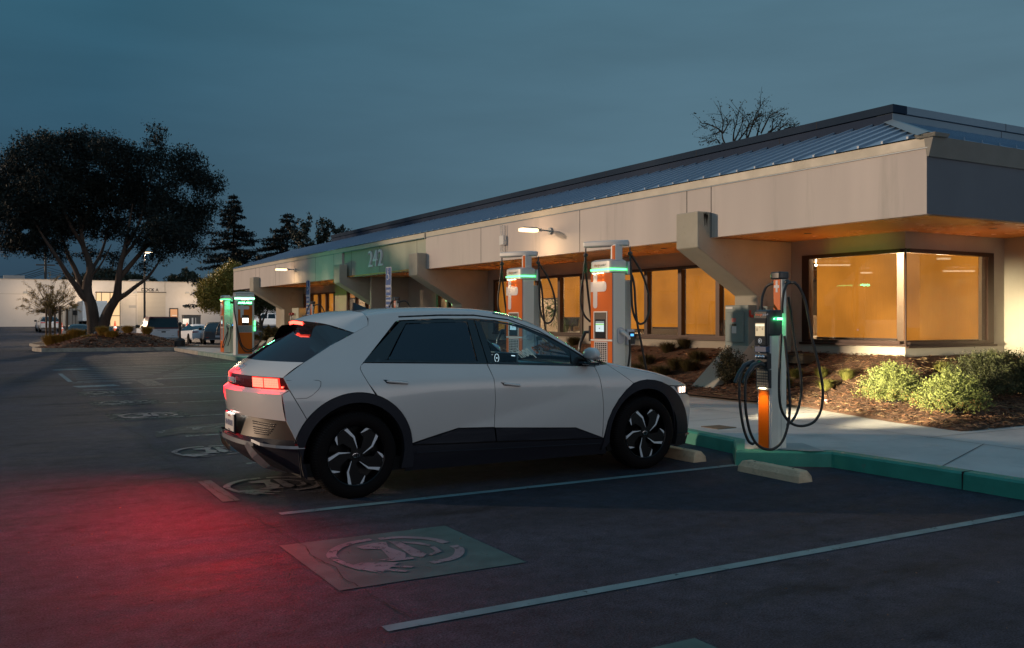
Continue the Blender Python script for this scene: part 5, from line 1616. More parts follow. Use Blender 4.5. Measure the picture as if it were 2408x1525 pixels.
# ---- wheels
def wheel(x, s_, rot=0):
    t = bpy.data.objects.new('wheel', None)
    yo = s_ * .935; R = .362
    # tyre mesh is the wheel part itself
    m = MB(); prof = [(.235, -.235), (.30, -.238), (.335, -.225), (.356, -.195), (.362, -.16), (.362, -.075), (.358, -.045), (.345, -.018), (.32, -.004), (.29, .0), (.262, -.006), (.250, -.018), (.246, -.03)]
    n = 72
    for r, h in prof:
        for j in range(n):
            a = 2 * math.pi * j / n; u = r
            z = R * 0 + .355 + u * math.sin(a)
            if z < .002: z = .002
            m.v.append((x + u * math.cos(a), yo + s_ * h, z))
    for i in range(len(prof) - 1):
        for j in range(n):
            f = (i * n + j, i * n + (j + 1) % n, (i + 1) * n + (j + 1) % n, (i + 1) * n + j); m.f.append(f if s_ > 0 else f[::-1]); m.m.append(0)
    w = m.build('wheel', RUB, CAR, smooth=50)
    # tread grooves
    m = MB()
    for j in range(96):
        a = 2 * math.pi * (j + .0) / 96
        c_, s2 = math.cos(a), math.sin(a)
        if .355 + .364 * s2 < .02: continue
        p = [Vector((x + c_ * r_, yo + s_ * h_, .355 + s2 * r_)) for r_, h_ in ((.3635, -.085), (.3605, -.046), (.347, -.019), (.338, -.012))]
        tg_ = Vector((-s2, 0, c_)) * .0022
        for q in range(3): m.quad(p[q] - tg_, p[q] + tg_, p[q + 1] + tg_, p[q + 1] - tg_)
    m.build('tread_grooves', SHUT, w)
    m = MB()
    m.lathe([(.249, -.012), (.243, -.016), (.238, -.035), (.232, -.13), (.0, -.14)], (x, yo, .355), 'y', 48) if s_ > 0 else m.lathe([(.249, .012), (.243, .016), (.238, .035), (.232, .13), (.0, .14)], (x, yo, .355), 'y', 48)
    m.build('rim', RIMK, w, smooth=40)
    m = MB(); ms = MB()
    def L2(pts, y0):
        return [Vector((x + u * .243, yo + s_ * y0, .355 + v * .243)) for u, v in pts]
    for k_ in range(5):
        a = rad(72 * k_ + rot); ca, sa = math.cos(a), math.sin(a)
        ro = lambda P: [(u * ca - v * sa, u * sa + v * ca) for u, v in P]
        # dark blade
        bl = ro([(-.10, -.16), (-.30, -.56), (-.20, -.97), (-.02, -1.0), (.20, -.96), (.30, -.90), (.36, -.66), (.16, -.62), (.02, -.30), (.10, -.14)])
        f0, f1 = L2(bl, -.030), L2(bl, -.075); nb = len(bl)
        b = len(m.v); m.v += [tuple(p) for p in f0 + f1]; m.f.append(tuple(range(b, b + nb)) if s_ < 0 else tuple(range(b, b + nb))[::-1]); m.m.append(0)
        for i in range(nb): m.f.append((b + i, b + (i + 1) % nb, b + nb + (i + 1) % nb, b + nb + i)); m.m.append(0)
        # machined faces
        for P in ([(-.15, -.17), (-.175, -.20), (-.305, -.57), (-.235, -.985), (-.115, -1.0), (-.235, -.56)],
                  [(-.115, -1.0), (-.235, -.985), (-.20, -1.005), (.0, -1.02), (.20, -.99), (.30, -.935), (.27, -.925), (.18, -.968), (.0, -.995)],
                  [(.27, -.925), (.315, -.905), (.355, -.70), (.335, -.685), (.19, -.955)]):
            q = L2(ro(P), -.026); ms.poly(q if s_ < 0 else q[::-1])
    m.build('spokes', RIMK, w)
    ms.build('machined_faces', RIMS, w)
    m = MB(); yy = yo - s_ * .045
    m.lathe([(.062, 0), (.055, -s_ * -.012), (.0, -s_ * -.014)], (x, yy, .355), 'y', 24)
    for k_ in range(5):
        a = rad(72 * k_ + 18); m.cyl((x + .056 * 1.0 * math.cos(a) * 1.2, yy, .355 + .067 * math.sin(a)), (x + .067 * math.cos(a), yy + s_ * .012, .355 + .067 * math.sin(a)), .010, 8)
    m.build('hub', RIMK, w, smooth=30)
    m = MB(); a = [Vector((x + .030 * math.cos(t), yy + s_ * .018, .355 + .017 * math.sin(t))) for t in [2 * math.pi * i / 16 for i in range(17)]]
    m.tube(a, .0022, 4, cap=False); m.tube([a[3], a[13]], .002, 4); m.tube([a[5], a[11]], .002, 4); m.build('hub_emblem', CHR, w)
    m = MB(); m.cyl((x, yo - s_ * .06, .355), (x, yo - s_ * .60, .355), .05, 8); m.cyl((x, yo - s_ * .15, .355), (x, yo - s_ * .17, .355), .16, 24); m.build('brake_disc', mat('disc_steel', (.10, .09, .09), .4, metal=.7), w)
    return w
for x in (.01, 3.013):
    for s_ in (-1, 1): wheel(x, s_, rot=-3 if x < 1 else 1)
for s_ in (-1, 1):
    m = MB(); x0 = 2.575; m.quad(sd(x0, .34, s_, -.03), sd(x0, .34, s_, -.16), sd(x0 - .015, .15, s_, -.16), sd(x0 - .015, .15, s_, -.03))
    m.build('mud_flap', RUB, CAR)
# ================================================================== chargers
ORG = mat('charger_orange', (.64, .125, .006), .32, spec=.3, coat=.1, var=.03, vscale=3)
ALU = mat('charger_silver', (.60, .60, .585), .42, metal=.25, var=.03, vscale=4)
RIB = mat('ribbed_silver', (.95, .90, .80), .5, metal=.05)
CRM = mat('charger_cream', (.50, .49, .43), .6, var=.04, vscale=3)
WHT = mat('charger_white', (.56, .53, .54), .4, coat=.2)
CBL = mat('cable_black', (.014, .014, .014), .42)
CBK = mat('charger_black', (.015, .016, .018), .3, coat=.4)
LED = emit('green_led', (.10, 1.0, .26), 3.2)
LEDC = emit('green_led_core', (.25, 1.0, .42), 5)
SCRN = emit('charger_screen', (.62, .78, .80), .9)
SCRB = mat('screen_bezel', (.02, .022, .025), .15, coat=.5)
LGO = mat('logo_orange', (.55, .22, .06), .5); LGG = mat('logo_grey', (.22, .24, .24), .5)
def ribbed(m, x0, x1, y, z0, z1, n=17, axis='x', dep=.012):
    # fluted sheet facing -Y (axis x) built from shallow ridges
    for i in range(n):
        a = x0 + (x1 - x0) * i / n; w = (x1 - x0) / n
        if axis == 'x': m.box(a + w * .02, a + w * .98, y - dep, y, z0, z1, M=None) if 0 else m.prism([(a + w * .04, y), (a + w * .5 - w * .22, y - dep), (a + w * .5 + w * .22, y - dep), (a + w * .96, y)], z0, z1, 'z')
        else: m.box(y - dep, y, a + w * .12, a + w * .88, z0, z1)
def plus(m, x, y0, y1, zt, zb, zc, r, hh, hw, flip=1):
    pass
def rounded(pts, r, n=5):
    out = []; k = len(pts)
    for i in range(k):
        p = Vector(pts[i]); a = Vector(pts[i - 1]); b = Vector(pts[(i + 1) % k])
        d0 = (a - p).normalized(); d1 = (b - p).normalized(); rr_ = r[i] if isinstance(r, (list, tuple)) else r
        if rr_ <= 0: out.append((p.x, p.y)); continue
        s0, s1 = p + d0 * rr_, p + d1 * rr_
        for j in range(n + 1):
            t = j / n; q = s0.lerp(p, t).lerp(p.lerp(s1, t), t); out.append((q.x, q.y))
    return out
def big_charger(label, loc, arm=True, display=False, group='tall orange fast chargers'):
    # local: front faces -X at x=0, body runs back to x=.52; z measured from the pavement
    t = thing('fast_charger', label, 'charger', loc, 0, group)
    hw = .285
    m = MB(); m.box(.004, .23, -hw + .004, hw - .004, .02, 2.02); m.build('body', ALU, t, bevel=.012)
    m = MB(); ribbed(m, .015, .228, -hw, .03, 2.02, 14); m.build('ribbed_side', RIB, t)
    m = MB(); m.box(.232, .375, -hw + .03, hw - .03, .02, 1.92); m.build('back_cabinet', CRM, t, bevel=.01)
    # orange front with a white plus
    m = MB(); m.box(-.006, .002, -hw + .006, hw - .006, 1.015, 2.025); m.build('front_panel', ORG, t, bevel=.003)
    m = MB(); m.box(-.006, .002, -hw + .006, hw - .006, .03, .985); m.build('front_panel', ORG, t, bevel=.003)
    m = MB(); m.box(-.010, .001, -hw + .002, hw - .002, .988, 1.012); m.build('front_rail', ALU, t, bevel=.003)
    # plus: (y, z)
    v = rounded([(.10, 2.018), (.212, 2.018), (.212, 1.49), (.10, 1.49)], [0, 0, .055, .055])
    h = rounded([(.278, 1.90), (-.14, 1.90), (-.14, 1.745), (.278, 1.745)], [0, .07, .07, 0])
    m = MB(); m.poly([(-.0085, y, z) for y, z in v]); m.poly([(-.0088, y, z) for y, z in h]); m.build('plus_mark', WHT, t)
    # screen recess
    m = MB()
    y0, y1, z0, z1 = -.145, .175, 1.02, 1.425
    m.box(-.014, .004, y0 - .018, y0, z0, z1 + .018); m.box(-.014, .004, y1, y1 + .018, z0, z1 + .018); m.box(-.014, .004, y0, y1, z1, z1 + .018); m.build('screen_frame', ALU, t, bevel=.002)
    m = MB(); m.quad((-.0075, y0, z0), (-.0075, y1, z0), (-.0075, y1, z1), (-.0075, y0, z1)); m.quad((-.012, y0, z0), (.0, y0 + .02, z0), (.0, y0 + .02, z1), (-.012, y0, z1)); m.build('screen_recess', mat('recess_brown', (.05, .035, .025), .5), t)
    m = MB(); m.box(-.0125, -.008, -.10, .15, 1.03, 1.32); so = m.build('screen', SCRB, t)
    m = MB(); m.box(-.0142, -.0132, -.08, .135, 1.13, 1.29); m.build('display', SCRN, so)
    m = MB(); m.box(-.0152, -.0144, -.08, .135, 1.235, 1.252); m.build('display_bar', emit('display_green', (.25, .75, .1), .8), so)
    m = MB(); m.box(-.0152, -.0144, -.08, .135, 1.262, 1.288); m.box(-.0152, -.0144, .02, .05, 1.175, 1.19); m.build('display_marks', emit('display_dark', (.20, .25, .28), .5), so)
    # grille
    m = MB(); y0, y1, z0, z1 = -.15, .165, .50, .965
    m.box(-.013, .0, y0 - .015, y1 + .015, z0 - .015, z1 + .015); g = m.build('grille', WHT, t, bevel=.002)
    m = MB()
    for i in range(6):
        for j in range(16):
            a = y0 + (y1 - y0) * i / 6 + .005; b = y0 + (y1 - y0) * (i + 1) / 6 - .005; c = z0 + (z1 - z0) * j / 16 + .005; d = z0 + (z1 - z0) * (j + 1) / 16 - .004
            m.quad((-.0135, a, c), (-.0135, a, d), (-.0135, b, d), (-.0135, b, c))
    m.build('grille_slots', HOLE, g)
    # head with the light bar wrapping round
    def band(name, z0, z1, off, m_, top=False):
        P = rounded([(-.03 - off, hw + .01 + off), (-.03 - off, -hw - .01 - off), (.25, -hw - .01 - off), (.25, hw + .01 + off)], [.11, .11, .01, .01], 7)
        mm_ = MB(); mm_.prism(P[::-1], z0, z1, 'z'); return mm_.build(name, m_, t, smooth=40)
    hd = band('head', 2.03, 2.065, .0, ALU); band('light_bar', 2.069, 2.092, .012, LED); band('head', 2.096, 2.205, .0, ALU)
    m = MB(); P = rounded([(-.03, hw + .01), (-.03, -hw - .01), (.25, -hw - .01), (.25, hw + .01)], [.11, .11, .01, .01], 7)
    m.v = [(x, y, 2.2055) for x, y in P] + [(x * .8 + .03, y * .8, 2.235) for x, y in P]; n = len(P)
    m.f = [(i, (i + 1) % n, n + (i + 1) % n, n + i) for i in range(n)] + [tuple(range(n, 2 * n))]; m.m = [0] * len(m.f); m.build('head_cap', ALU, t, smooth=60)
    text('brand_letters', 'charge', .062, LGO, (-.032, .16, 2.15), (0, -1, 0), (0, 0, 1), t, align='LEFT'); text('brand_letters', 'poin+', .062, LGG, (-.032, -.015, 2.15), (0, -1, 0), (0, 0, 1), t, align='LEFT')
    m = MB()
    for y in (.165, .06, -.045): m.box(-.035, -.012, y - .02, y + .02, 2.022, 2.029)
    m.build('downlight', emit('downlight_warm', (1, .75, .42), 12), t)
    for y in (.165, .06, -.045): light('panel_light', 'SPOT', (-.075, y, 2.03), 2.0, (1, .70, .38), t, size=.012, target=(.02, y, 1.6), spot=58, blend=.7)
    light('green_light', 'AREA', (-.10, 0, 2.08), 2.6, (.05, 1, .30), t, size=.55, sizey=.05, target=(-2, 0, 2.02))
    light('green_side_light', 'AREA', (.12, -hw - .08, 2.08), 1.0, (.05, 1, .30), t, size=.3, sizey=.05, target=(.15, -3, 2.0))
    light('green_back_light', 'SPOT', (.50, -hw - .02, 2.16), 80, (.36, 1, .10), t, size=.03, target=(4.2, -1.1, 2.22), spot=28, blend=.9)
    m = MB(); m.box(.26, .35, -hw - .03, -hw + .08, 2.0, 2.2, tx=.02); m.build('cable_gland', WHT, t, bevel=.01)
    # reader and socket on the side
    m = MB(); m.box(.245, .385, -hw - .045, -hw + .028, .93, 1.17); rd = m.build('card_reader', WHT, t, bevel=.012)
    m = MB(); m.box(.27, .378, -hw - .056, -hw - .046, .945, 1.13); m.build('reader_face', CBK, rd, bevel=.006)
    m = MB(); m.box(.295, .355, -hw - .0585, -hw - .0565, 1.065, 1.10); m.build('reader_screen', emit('reader_blue', (.1, .45, 1), 1.5), rd)
    m = MB(); P = rounded([(.07, .95), (.20, .95), (.20, 1.20), (.07, 1.20)], .06, 6); m.prism(P, -hw - .03, -hw - .008, 'y'); hs = m.build('holster', WHT, t, bevel=.006)
    m = MB(); m.tube([(.13, -hw - .03, 1.13), (.15, -hw - .09, 1.12), (.20, -hw - .13, 1.06), (.215, -hw - .13, 1.02)], [.034, .030, .024, .022], 10); m.build('plug', ALU, hs, smooth=60)
    m = MB(); m.tube(smooth_path([(.215, -hw - .13, 1.02), (.235, -hw - .12, .85), (.22, -hw - .09, .6), (.17, -hw - .06, .4), (.14, -hw - .02, .28)]), .016, 8); m.build('charging_cable', CBL, t, smooth=60)
    m = MB(); m.box(-.02, .20, hw + .0, hw + .03, .98, 1.22); m.tube([(.05, hw + .03, 1.12), (-.02, hw + .12, 1.12), (-.08, hw + .17, .95), (-.12, hw + .18, .70)], [.03, .03, .025, .02], 8); m.build('far_holster', CBK, t, smooth=50)
    if arm:
        m = MB(); m.box(.07, .20, -hw + .015, -hw + .15, 2.206, 2.46); m.build('upper_column', ALU, t, bevel=.012)
        m = MB(); m.box(.063, .075, -hw + .03, -hw + .10, 2.22, 2.44); m.build('column_panel', ORG, t)
        # boomerang arm
        c = smooth_path([(-.08, .33, 0), (.01, .16, 0), (.11, -.05, 0), (.19, -.20, 0), (.30, -.30, 0)], 6)
        lft, rgt = [], []
        for i, p in enumerate(c):
            d = (c[min(i + 1, len(c) - 1)] - c[max(i - 1, 0)]).normalized(); nr = Vector((-d.y, d.x, 0)); w = .07 + .03 * math.sin(math.pi * i / (len(c) - 1))
            lft.append(p + nr * w); rgt.append(p - nr * w)
        P = [(p.x, p.y) for p in rgt] + [(p.x, p.y) for p in lft[::-1]]
        P = rounded(P, 0)
        m = MB(); m.prism(P[::-1], 2.435, 2.525, 'z'); ao = m.build('cable_arm', ALU, t, bevel=.022, bseg=3)
        for x_, y_ in ((-.08, .31), (.31, -.31)):
            m = MB(); m.ball((x_, y_, 2.32), .036); m.cyl((x_, y_, 2.43), (x_, y_, 2.32), .012, 8); m.build('cable_swivel', CBK, ao, smooth=60)
        for pts in ([(-.08, .31, 2.32), (-.09, .33, 2.15), (-.09, .37, 1.95), (-.10, .41, 1.75), (-.10, .41, 1.55), (-.06, .37, 1.38), (.01, .31, 1.28)],
                    [(-.08, .31, 2.32), (-.06, .33, 2.1), (-.01, .36, 1.8), (.04, .35, 1.4), (.06, .30, 1.1)],
                    [(.31, -.31, 2.32), (.32, -.32, 2.05), (.32, -.33, 1.75), (.33, -.34, 1.5), (.38, -.35, 1.33), (.45, -.37, 1.25), (.54, -.40, 1.30), (.60, -.41, 1.48), (.58, -.40, 1.75), (.48, -.36, 2.05), (.33, -.32, 2.29)],
                    [(.28, -.28, 2.07), (.34, -.32, 1.98), (.37, -.34, 1.8), (.38, -.35, 1.55), (.41, -.36, 1.25), (.48, -.40, .85), (.58, -.42, .35), (.64, -.42, .14)]):
            m = MB(); m.tube(smooth_path(pts, 7), .017, 8); m.build('hanging_cable', CBL, t, smooth=60)
    if display:
        m = MB(); m.box(-.0125, -.0075, -.24, .24, 1.80, 1.95); m.build('status_display', mat('status_green', (.0, .05, .03), .3, emis=(0, .5, .2), estr=.25), t)
        text('status_text', 'AVAILABLE', .085, LEDC, (-.0145, 0, 1.875), (0, -1, 0), (0, 0, 1), t, bold=.003)
    return t
M1 = big_charger('tall orange charger with a green bar, standing behind the bonnet of the grey crossover', (8.32, 11.565, .15))
M2 = dup(M1, (8.32, 14.21, .15), label='tall orange charger with a green bar, half hidden by the grey crossover roof', group='tall orange fast chargers')
def green_holster_lights(t): pass
# two chargers at the far end: one seen from its ribbed side, one facing the camera
FC1 = big_charger('far orange charger seen edge on, its silver side glowing green, left of its twin', (8.36, 36.8, .15), arm=False, display=False)
m = MB(); m.tube(smooth_path([(.10, -.34, 1.05), (.12, -.40, .8), (.0, -.42, .35), (-.08, -.40, .22), (-.06, -.42, .4), (.10, -.40, .8), (.16, -.36, .98)]), .018, 8); m.build('hanging_cable', CBL, FC1, smooth=60)
m = MB(); m.tube(smooth_path([(.34, -.30, 2.1), (.40, -.40, 1.9), (.50, -.50, 1.2), (.62, -.75, .7), (.8, -1.2, .5)]), .02, 8); m.build('hanging_cable', CBL, FC1, smooth=60)
light('green_glow', 'AREA', (.2, -.62, 1.95), 3, (.05, 1, .40), FC1, size=.3, sizey=.3, target=(.1, -.3, 1.4))
t = FC2 = thing('fast_charger', 'far orange charger facing the camera with a glowing green status panel', 'charger', (8.53, 34.0, .15), 0, 'far fast chargers')
FC1['group'] = 'far fast chargers'
hw = .34
m = MB(); m.box(-hw, hw, .0, .36, 0, 2.17); m.build('body', ALU, t, bevel=.02)
for z0, z1 in ((.05, .83), (1.08, 1.95)):
    m = MB(); m.box(-hw + .09, hw - .075, -.008, .001, z0, z1); m.build('front_panel', ORG, t, bevel=.003)
m = MB(); m.box(-hw + .085, hw - .07, -.012, .0, .835, 1.075); g = m.build('grille', WHT, t)
m = MB()
for j in range(9):
    for i in range(14): m.box(-hw + .10 + i * .0355, -hw + .13 + i * .0355, -.0135, -.0125, .85 + j * .024, .863 + j * .024)
m.build('grille_slots', HOLE, g)
m = MB(); v = rounded([(-.16, 1.94), (-.045, 1.94), (-.045, 1.36), (-.16, 1.36)], [0, 0, .03, .05]); h = rounded([(-.24, 1.79), (.155, 1.79), (.155, 1.67), (-.24, 1.67)], [0, .055, .055, 0])
m.poly([(x, -.0100, z) for x, z in v]); m.poly([(x, -.0103, z) for x, z in h]); m.build('plus_mark', WHT, t)
m = MB(); m.box(-.105, .14, -.014, -.004, 1.09, 1.46); so = m.build('screen', SCRB, t, bevel=.003)
m = MB(); m.box(-.09, .125, -.016, -.0145, 1.19, 1.35); m.build('display', emit('bright_screen', (1, .96, .88), 3.2), so)
m = MB(); m.box(-hw + .09, hw - .075, -.009, .0, 1.955, 2.02); m.build('lamp_panel', ALU, t)
m = MB(); m.box(-hw + .085, hw - .07, -.011, .001, 1.82, 2.0); m.build('status_display', mat('status_green2', (.0, .07, .04), .3, emis=(0, .6, .25), estr=.22), t)
text('status_text', 'AVAILABLE', .10, LEDC, (.0, -.0135, 1.905), (1, 0, 0), (0, 0, 1), t, bold=.005)
m = MB(); m.box(-hw - .012, hw + .012, -.03, .37, 2.04, 2.095); m.build('light_bar', LEDC, t, bevel=.015)
m = MB(); m.box(-hw - .004, hw + .004, -.015, .365, 2.10, 2.24); m.build('head', ALU, t, bevel=.02)
m = MB(); m.prism([(-hw, 2.245), (hw, 2.245), (hw, 2.28), (hw * .5, 2.31), (-hw * .5, 2.31), (-hw, 2.28)], -.012, .36, 'y'); m.build('head_cap', ALU, t, bevel=.01)
m = MB()
for x in (-.10, .0, .11): m.box(x - .02, x + .02, -.02, -.002, 2.022, 2.032)
m.build('downlight', emit('downlight_warm', (1, .75, .42), 12), t)
for pts, r in (([(-.40, .0, 2.1), (-.40, -.10, 1.6), (-.33, -.14, 1.1), (-.25, -.14, .55), (-.05, -.14, .17), (.18, -.14, .14), (.40, -.16, .30), (.56, -.16, .7), (.60, -.16, 1.1), (.52, -.12, 1.25)], .02),
               ([(-.42, .0, 2.1), (-.38, -.10, 1.5), (-.28, -.16, .9), (-.15, -.16, .4), (.05, -.16, .22), (.22, -.16, .22), (.42, -.18, .38)], .02)):
    m = MB(); m.tube(smooth_path(pts, 7), r, 8); m.build('hanging_cable', CBL, t, smooth=60)
m = MB(); m.box(hw + .005, hw + .04, -.06, .06, 1.08, 1.26, tx=.01); m.box(hw + .005, hw + .04, -.06, .06, .88, 1.05); m.build('socket_light', LED, t, bevel=.01)
m = MB(); m.tube([(hw + .05, -.08, 1.22), (hw + .16, -.1, 1.15), (hw + .22, -.12, 1.0)], [.03, .03, .02], 8); m.tube([(hw + .05, -.08, 1.02), (hw + .15, -.1, .97), (hw + .2, -.12, .9)], [.03, .025, .02], 8); m.build('plug', CBK, t, smooth=60)
light('green_light', 'AREA', (0, -.14, 2.06), 6, (.04, 1, .32), t, size=.6, sizey=.08, target=(-.4, -3, 1.9))
light('green_side_light', 'AREA', (-.46, .1, 2.08), 7, (.04, 1, .35), t, size=.3, sizey=.08, target=(-3, -.2, 1.9))
light('green_up_light', 'AREA', (-.3, -.5, 2.42), 22, (.16, 1, .40), t, size=.4, target=(1.0, -7.5, 2.9))
light('ground_green_light', 'SPOT', (-.2, -.3, 2.05), 45, (.03, 1, .42), t, size=.1, target=(-6.2, -25.4, -.15), spot=12, blend=1.)

# ------------------------------------------------------------------ pedestal charger nearest the camera
def pedestal(label, loc):
    t = thing('pedestal_charger', label, 'charger', loc, 0, 'slim pedestal chargers')
    m = MB(); m.box(-.102, -.03, -.053, .053, .0, 1.74); m.build('post', ALU, t, bevel=.006)
    m = MB(); ribbed(m, -.10, -.032, -.053, .01, 1.73, 6, dep=.006); m.build('post_ribs', RIB, t)
    m = MB(); m.box(-.107, -.103, -.046, .046, 1.40, 1.73); m.build('orange_panel', ORG, t, bevel=.002)
    m = MB(); m.box(-.1095, -.1075, -.012, .014, 1.60, 1.722); m.box(-.1098, -.1078, -.034, .038, 1.645, 1.672); m.build('plus_mark', WHT, t)
    m = MB(); m.prism(rounded([(-.135, -.077), (.0, -.077), (.0, .077), (-.135, .077)], .035, 5), 1.735, 1.81, 'z'); m.build('top_cap', CBK, t, bevel=.012, smooth=40)
    m = MB(); m.box(-.176, -.1035, -.05, .05, .0, 1.155); m.build('spine', ALU, t)
    m = MB(); ribbed(m, -.175, -.105, -.05, .01, 1.155, 5, dep=.006); m.build('spine_ribs', RIB, t)
    m = MB(); m.box(-.29, -.177, -.083, .083, .0, 1.155); m.build('lower_body', ALU, t, bevel=.005)
    m = MB(); ribbed(m, -.275, -.18, -.0835, .01, 1.155, 9, dep=.009); m.build('lower_ribs', RIB, t)
    m = MB(); m.box(-.297, -.289, -.070, .070, .02, .615); m.build('orange_panel', ORG, t, bevel=.003)
    m = MB(); m.prism([(-.315, 1.16), (-.315, 1.40), (-.28, 1.42), (-.12, 1.42), (-.12, 1.16)], -.092, .092, 'y'); m.build('console', CBK, t, bevel=.014, bseg=3)
    m = MB(); m.box(-.335, -.29, -.086, .086, 1.055, 1.41); m.build('console_face', CBK, t, bevel=.010)
    m = MB(); m.box(-.342, -.336, -.076, .076, 1.065, 1.335); fo = m.build('screen_glass', SCRB, t, bevel=.003)
    m = MB(); m.box(-.3445, -.343, -.062, .062, 1.155, 1.285); m.build('display', emit('pedestal_screen', (.80, .62, .36), .62), fo)
    m = MB(); m.box(-.3455, -.3448, -.062, .062, 1.255, 1.275); m.build('display_band', emit('pedestal_screen_white', (1, .85, .62), 1.0), fo)
    m = MB()
    for y, z, w in ((.04, 1.235, .010), (.04, 1.222, .013), (.04, 1.209, .011), (-.036, 1.235, .010), (-.036, 1.222, .010), (.0, 1.245, .010)): m.box(-.3455, -.3448, y - w, y + w, z - .003, z + .003)
    m.build('display_marks', mat('mark_dark', (.08, .06, .05), .6), fo)
    m = MB(); a = [Vector((-.3445, .022 * math.cos(q), 1.105 + .022 * math.sin(q))) for q in [2 * math.pi * i / 20 for i in range(21)]]; m.tube(a, .0022, 4, cap=False)
    m.poly([(-.344, .013, 1.105), (-.344, .002, 1.118), (-.344, -.004, 1.105), (-.344, .002, 1.092)]); m.build('tap_symbol', emit('tap_white', (.8, .85, .9), .35), fo)
    text('brand_letters', 'charge', .036, mat('letters_orange', (.75, .16, .05), .5), (-.3365, .070, 1.372), (0, -1, 0), (0, 0, 1), t, align='LEFT'); text('brand_letters', 'poin+', .036, mat('letters_blue', (.35, .42, .55), .5), (-.3365, -.030, 1.372), (0, -1, 0), (0, 0, 1), t, align='LEFT', spacing=.9)
    m = MB(); m.box(-.20, -.125, -.0975, -.0905, 1.318, 1.340); m.box(-.25, -.235, -.0955, -.0905, 1.322, 1.336); m.build('status_light', LEDC, t, bevel=.004)
    light('status_glow', 'AREA', (-.16, -.14, 1.33), .22, (.05, 1, .3), t, size=.08, sizey=.03, target=(-.16, -.09, 1.30))
    # holsters, connectors
    m = MB(); m.box(-.34, -.25, -.08, .08, .99, 1.05); m.build('shelf', mat('shelf_blue', (.02, .05, .12), .4), t, bevel=.006)
    m = MB(); m.box(-.33, -.20, -.085, .085, .82, .985); hb_ = m.build('holster', CBK, t, bevel=.01)
    m = MB()
    for y in (-.045, .0, .045): m.ball((-.345, y, .945), .022, 10, 6)
    m.build('holster_chrome', CHR, hb_, smooth=60)
    for k_, (yy, L_) in enumerate(((-.04, .0), (.045, .03))):
        m = MB(); m.tube([(-.33, yy, .86), (-.40, yy, .885), (-.47 - L_, yy + .01, .855), (-.54 - L_, yy + .015, .775), (-.59 - L_, yy + .02, .69)], [.028, .034, .030, .026, .020], 10); m.build('connector', CBK, t, smooth=60)
    m = MB(); m.box(-.305, -.292, -.080, .080, .610, .625); m.build('trim', ALU, t)
    # vent grille
    m = MB(); m.box(-.312, -.20, -.087, .087, .63, .815); vg = m.build('vent_grille', CBK, t, bevel=.004)
    m = MB()
    for i in range(5):
        for j in range(6):
            y0 = -.074 + i * .030; z0 = .642 + j * .028; m.box(-.3145, -.3125, y0, y0 + .024, z0, z0 + .019)
    m.build('vent_slots', mat('vent_slot_tan', (.55, .38, .26), .6), vg)  # slot faces in one plain tan
    light('panel_light', 'SPOT', (-.42, 0, .66), 7, (1, .74, .40), t, size=.03, target=(-.28, 0, .22), spot=84, blend=.8)
    m = MB(); m.box(-.318, -.300, -.04, .04, .622, .628); m.build('downlight', emit('downlight_warm', (1, .75, .42), 12), t)
    for y, r_ in ((.088, .024), (-.095, .030)):
        m = MB(); m.ball((-.06, y, 1.70), r_); m.build('cable_swivel', CBK, t, smooth=60)
    return t
PC = pedestal('slim orange and silver pedestal charger with looping black cables on the kerb bump', (7.215, 6.82, .15))
E1 = lambda x, y: ((2850 + x / 1.6945) / 1.701, (1050 + y / 1.6945) / 1.701)
def cab(pts, r=.0135):
    P = []
    for x, y, d in pts:
        q = E1(x, y); P.append(AT(q[0], q[1], d) - PC.location)
    m = MB(); m.tube(smooth_path(P, 7), r, 8); m.build('charging_cable', CBL, PC, smooth=60)
cab([(415, 148, 9.53), (390, 150, 9.56), (362, 172, 9.6), (340, 230, 9.58), (333, 290, 9.5), (336, 340, 9.45)])
cab([(527, 140, 9.30), (560, 142, 9.26), (595, 185, 9.25), (630, 270, 9.25), (655, 400, 9.25), (680, 540, 9.25), (715, 680, 9.25), (740, 800, 9.25), (748, 900, 9.25), (735, 1000, 9.25), (695, 1075, 9.25), (630, 1107, 9.25), (560, 1104, 9.25), (505, 1065, 9.2), (465, 990, 9.18), (452, 880, 9.17), (455, 700, 9.18), (467, 490, 9.2)])
cab([(513, 235, 9.55), (528, 330, 9.58), (545, 450, 9.6), (565, 590, 9.6), (592, 720, 9.6), (602, 820, 9.6), (598, 920, 9.6), (575, 1010, 9.58), (540, 1075, 9.55), (500, 1105, 9.5)])
cab([(527, 140, 9.30), (500, 158, 9.24), (480, 220, 9.2), (472, 300, 9.2), (474, 345, 9.2)])
cab([(200, 748, 9.10), (185, 800, 9.08), (182, 880, 9.07), (190, 1000, 9.06), (210, 1120, 9.06), (240, 1205, 9.06), (268, 1230, 9.07), (284, 1222, 9.1)])
cab([(245, 745, 9.0), (226, 800, 8.98), (221, 900, 8.97), (228, 1020, 8.97), (255, 1150, 8.98), (300, 1232, 9.0), (360, 1267, 9.02), (420, 1262, 9.05), (475, 1210, 9.1), (510, 1110, 9.12), (525, 980, 9.13), (518, 830, 9.14), (505, 680, 9.15), (488, 500, 9.16)])
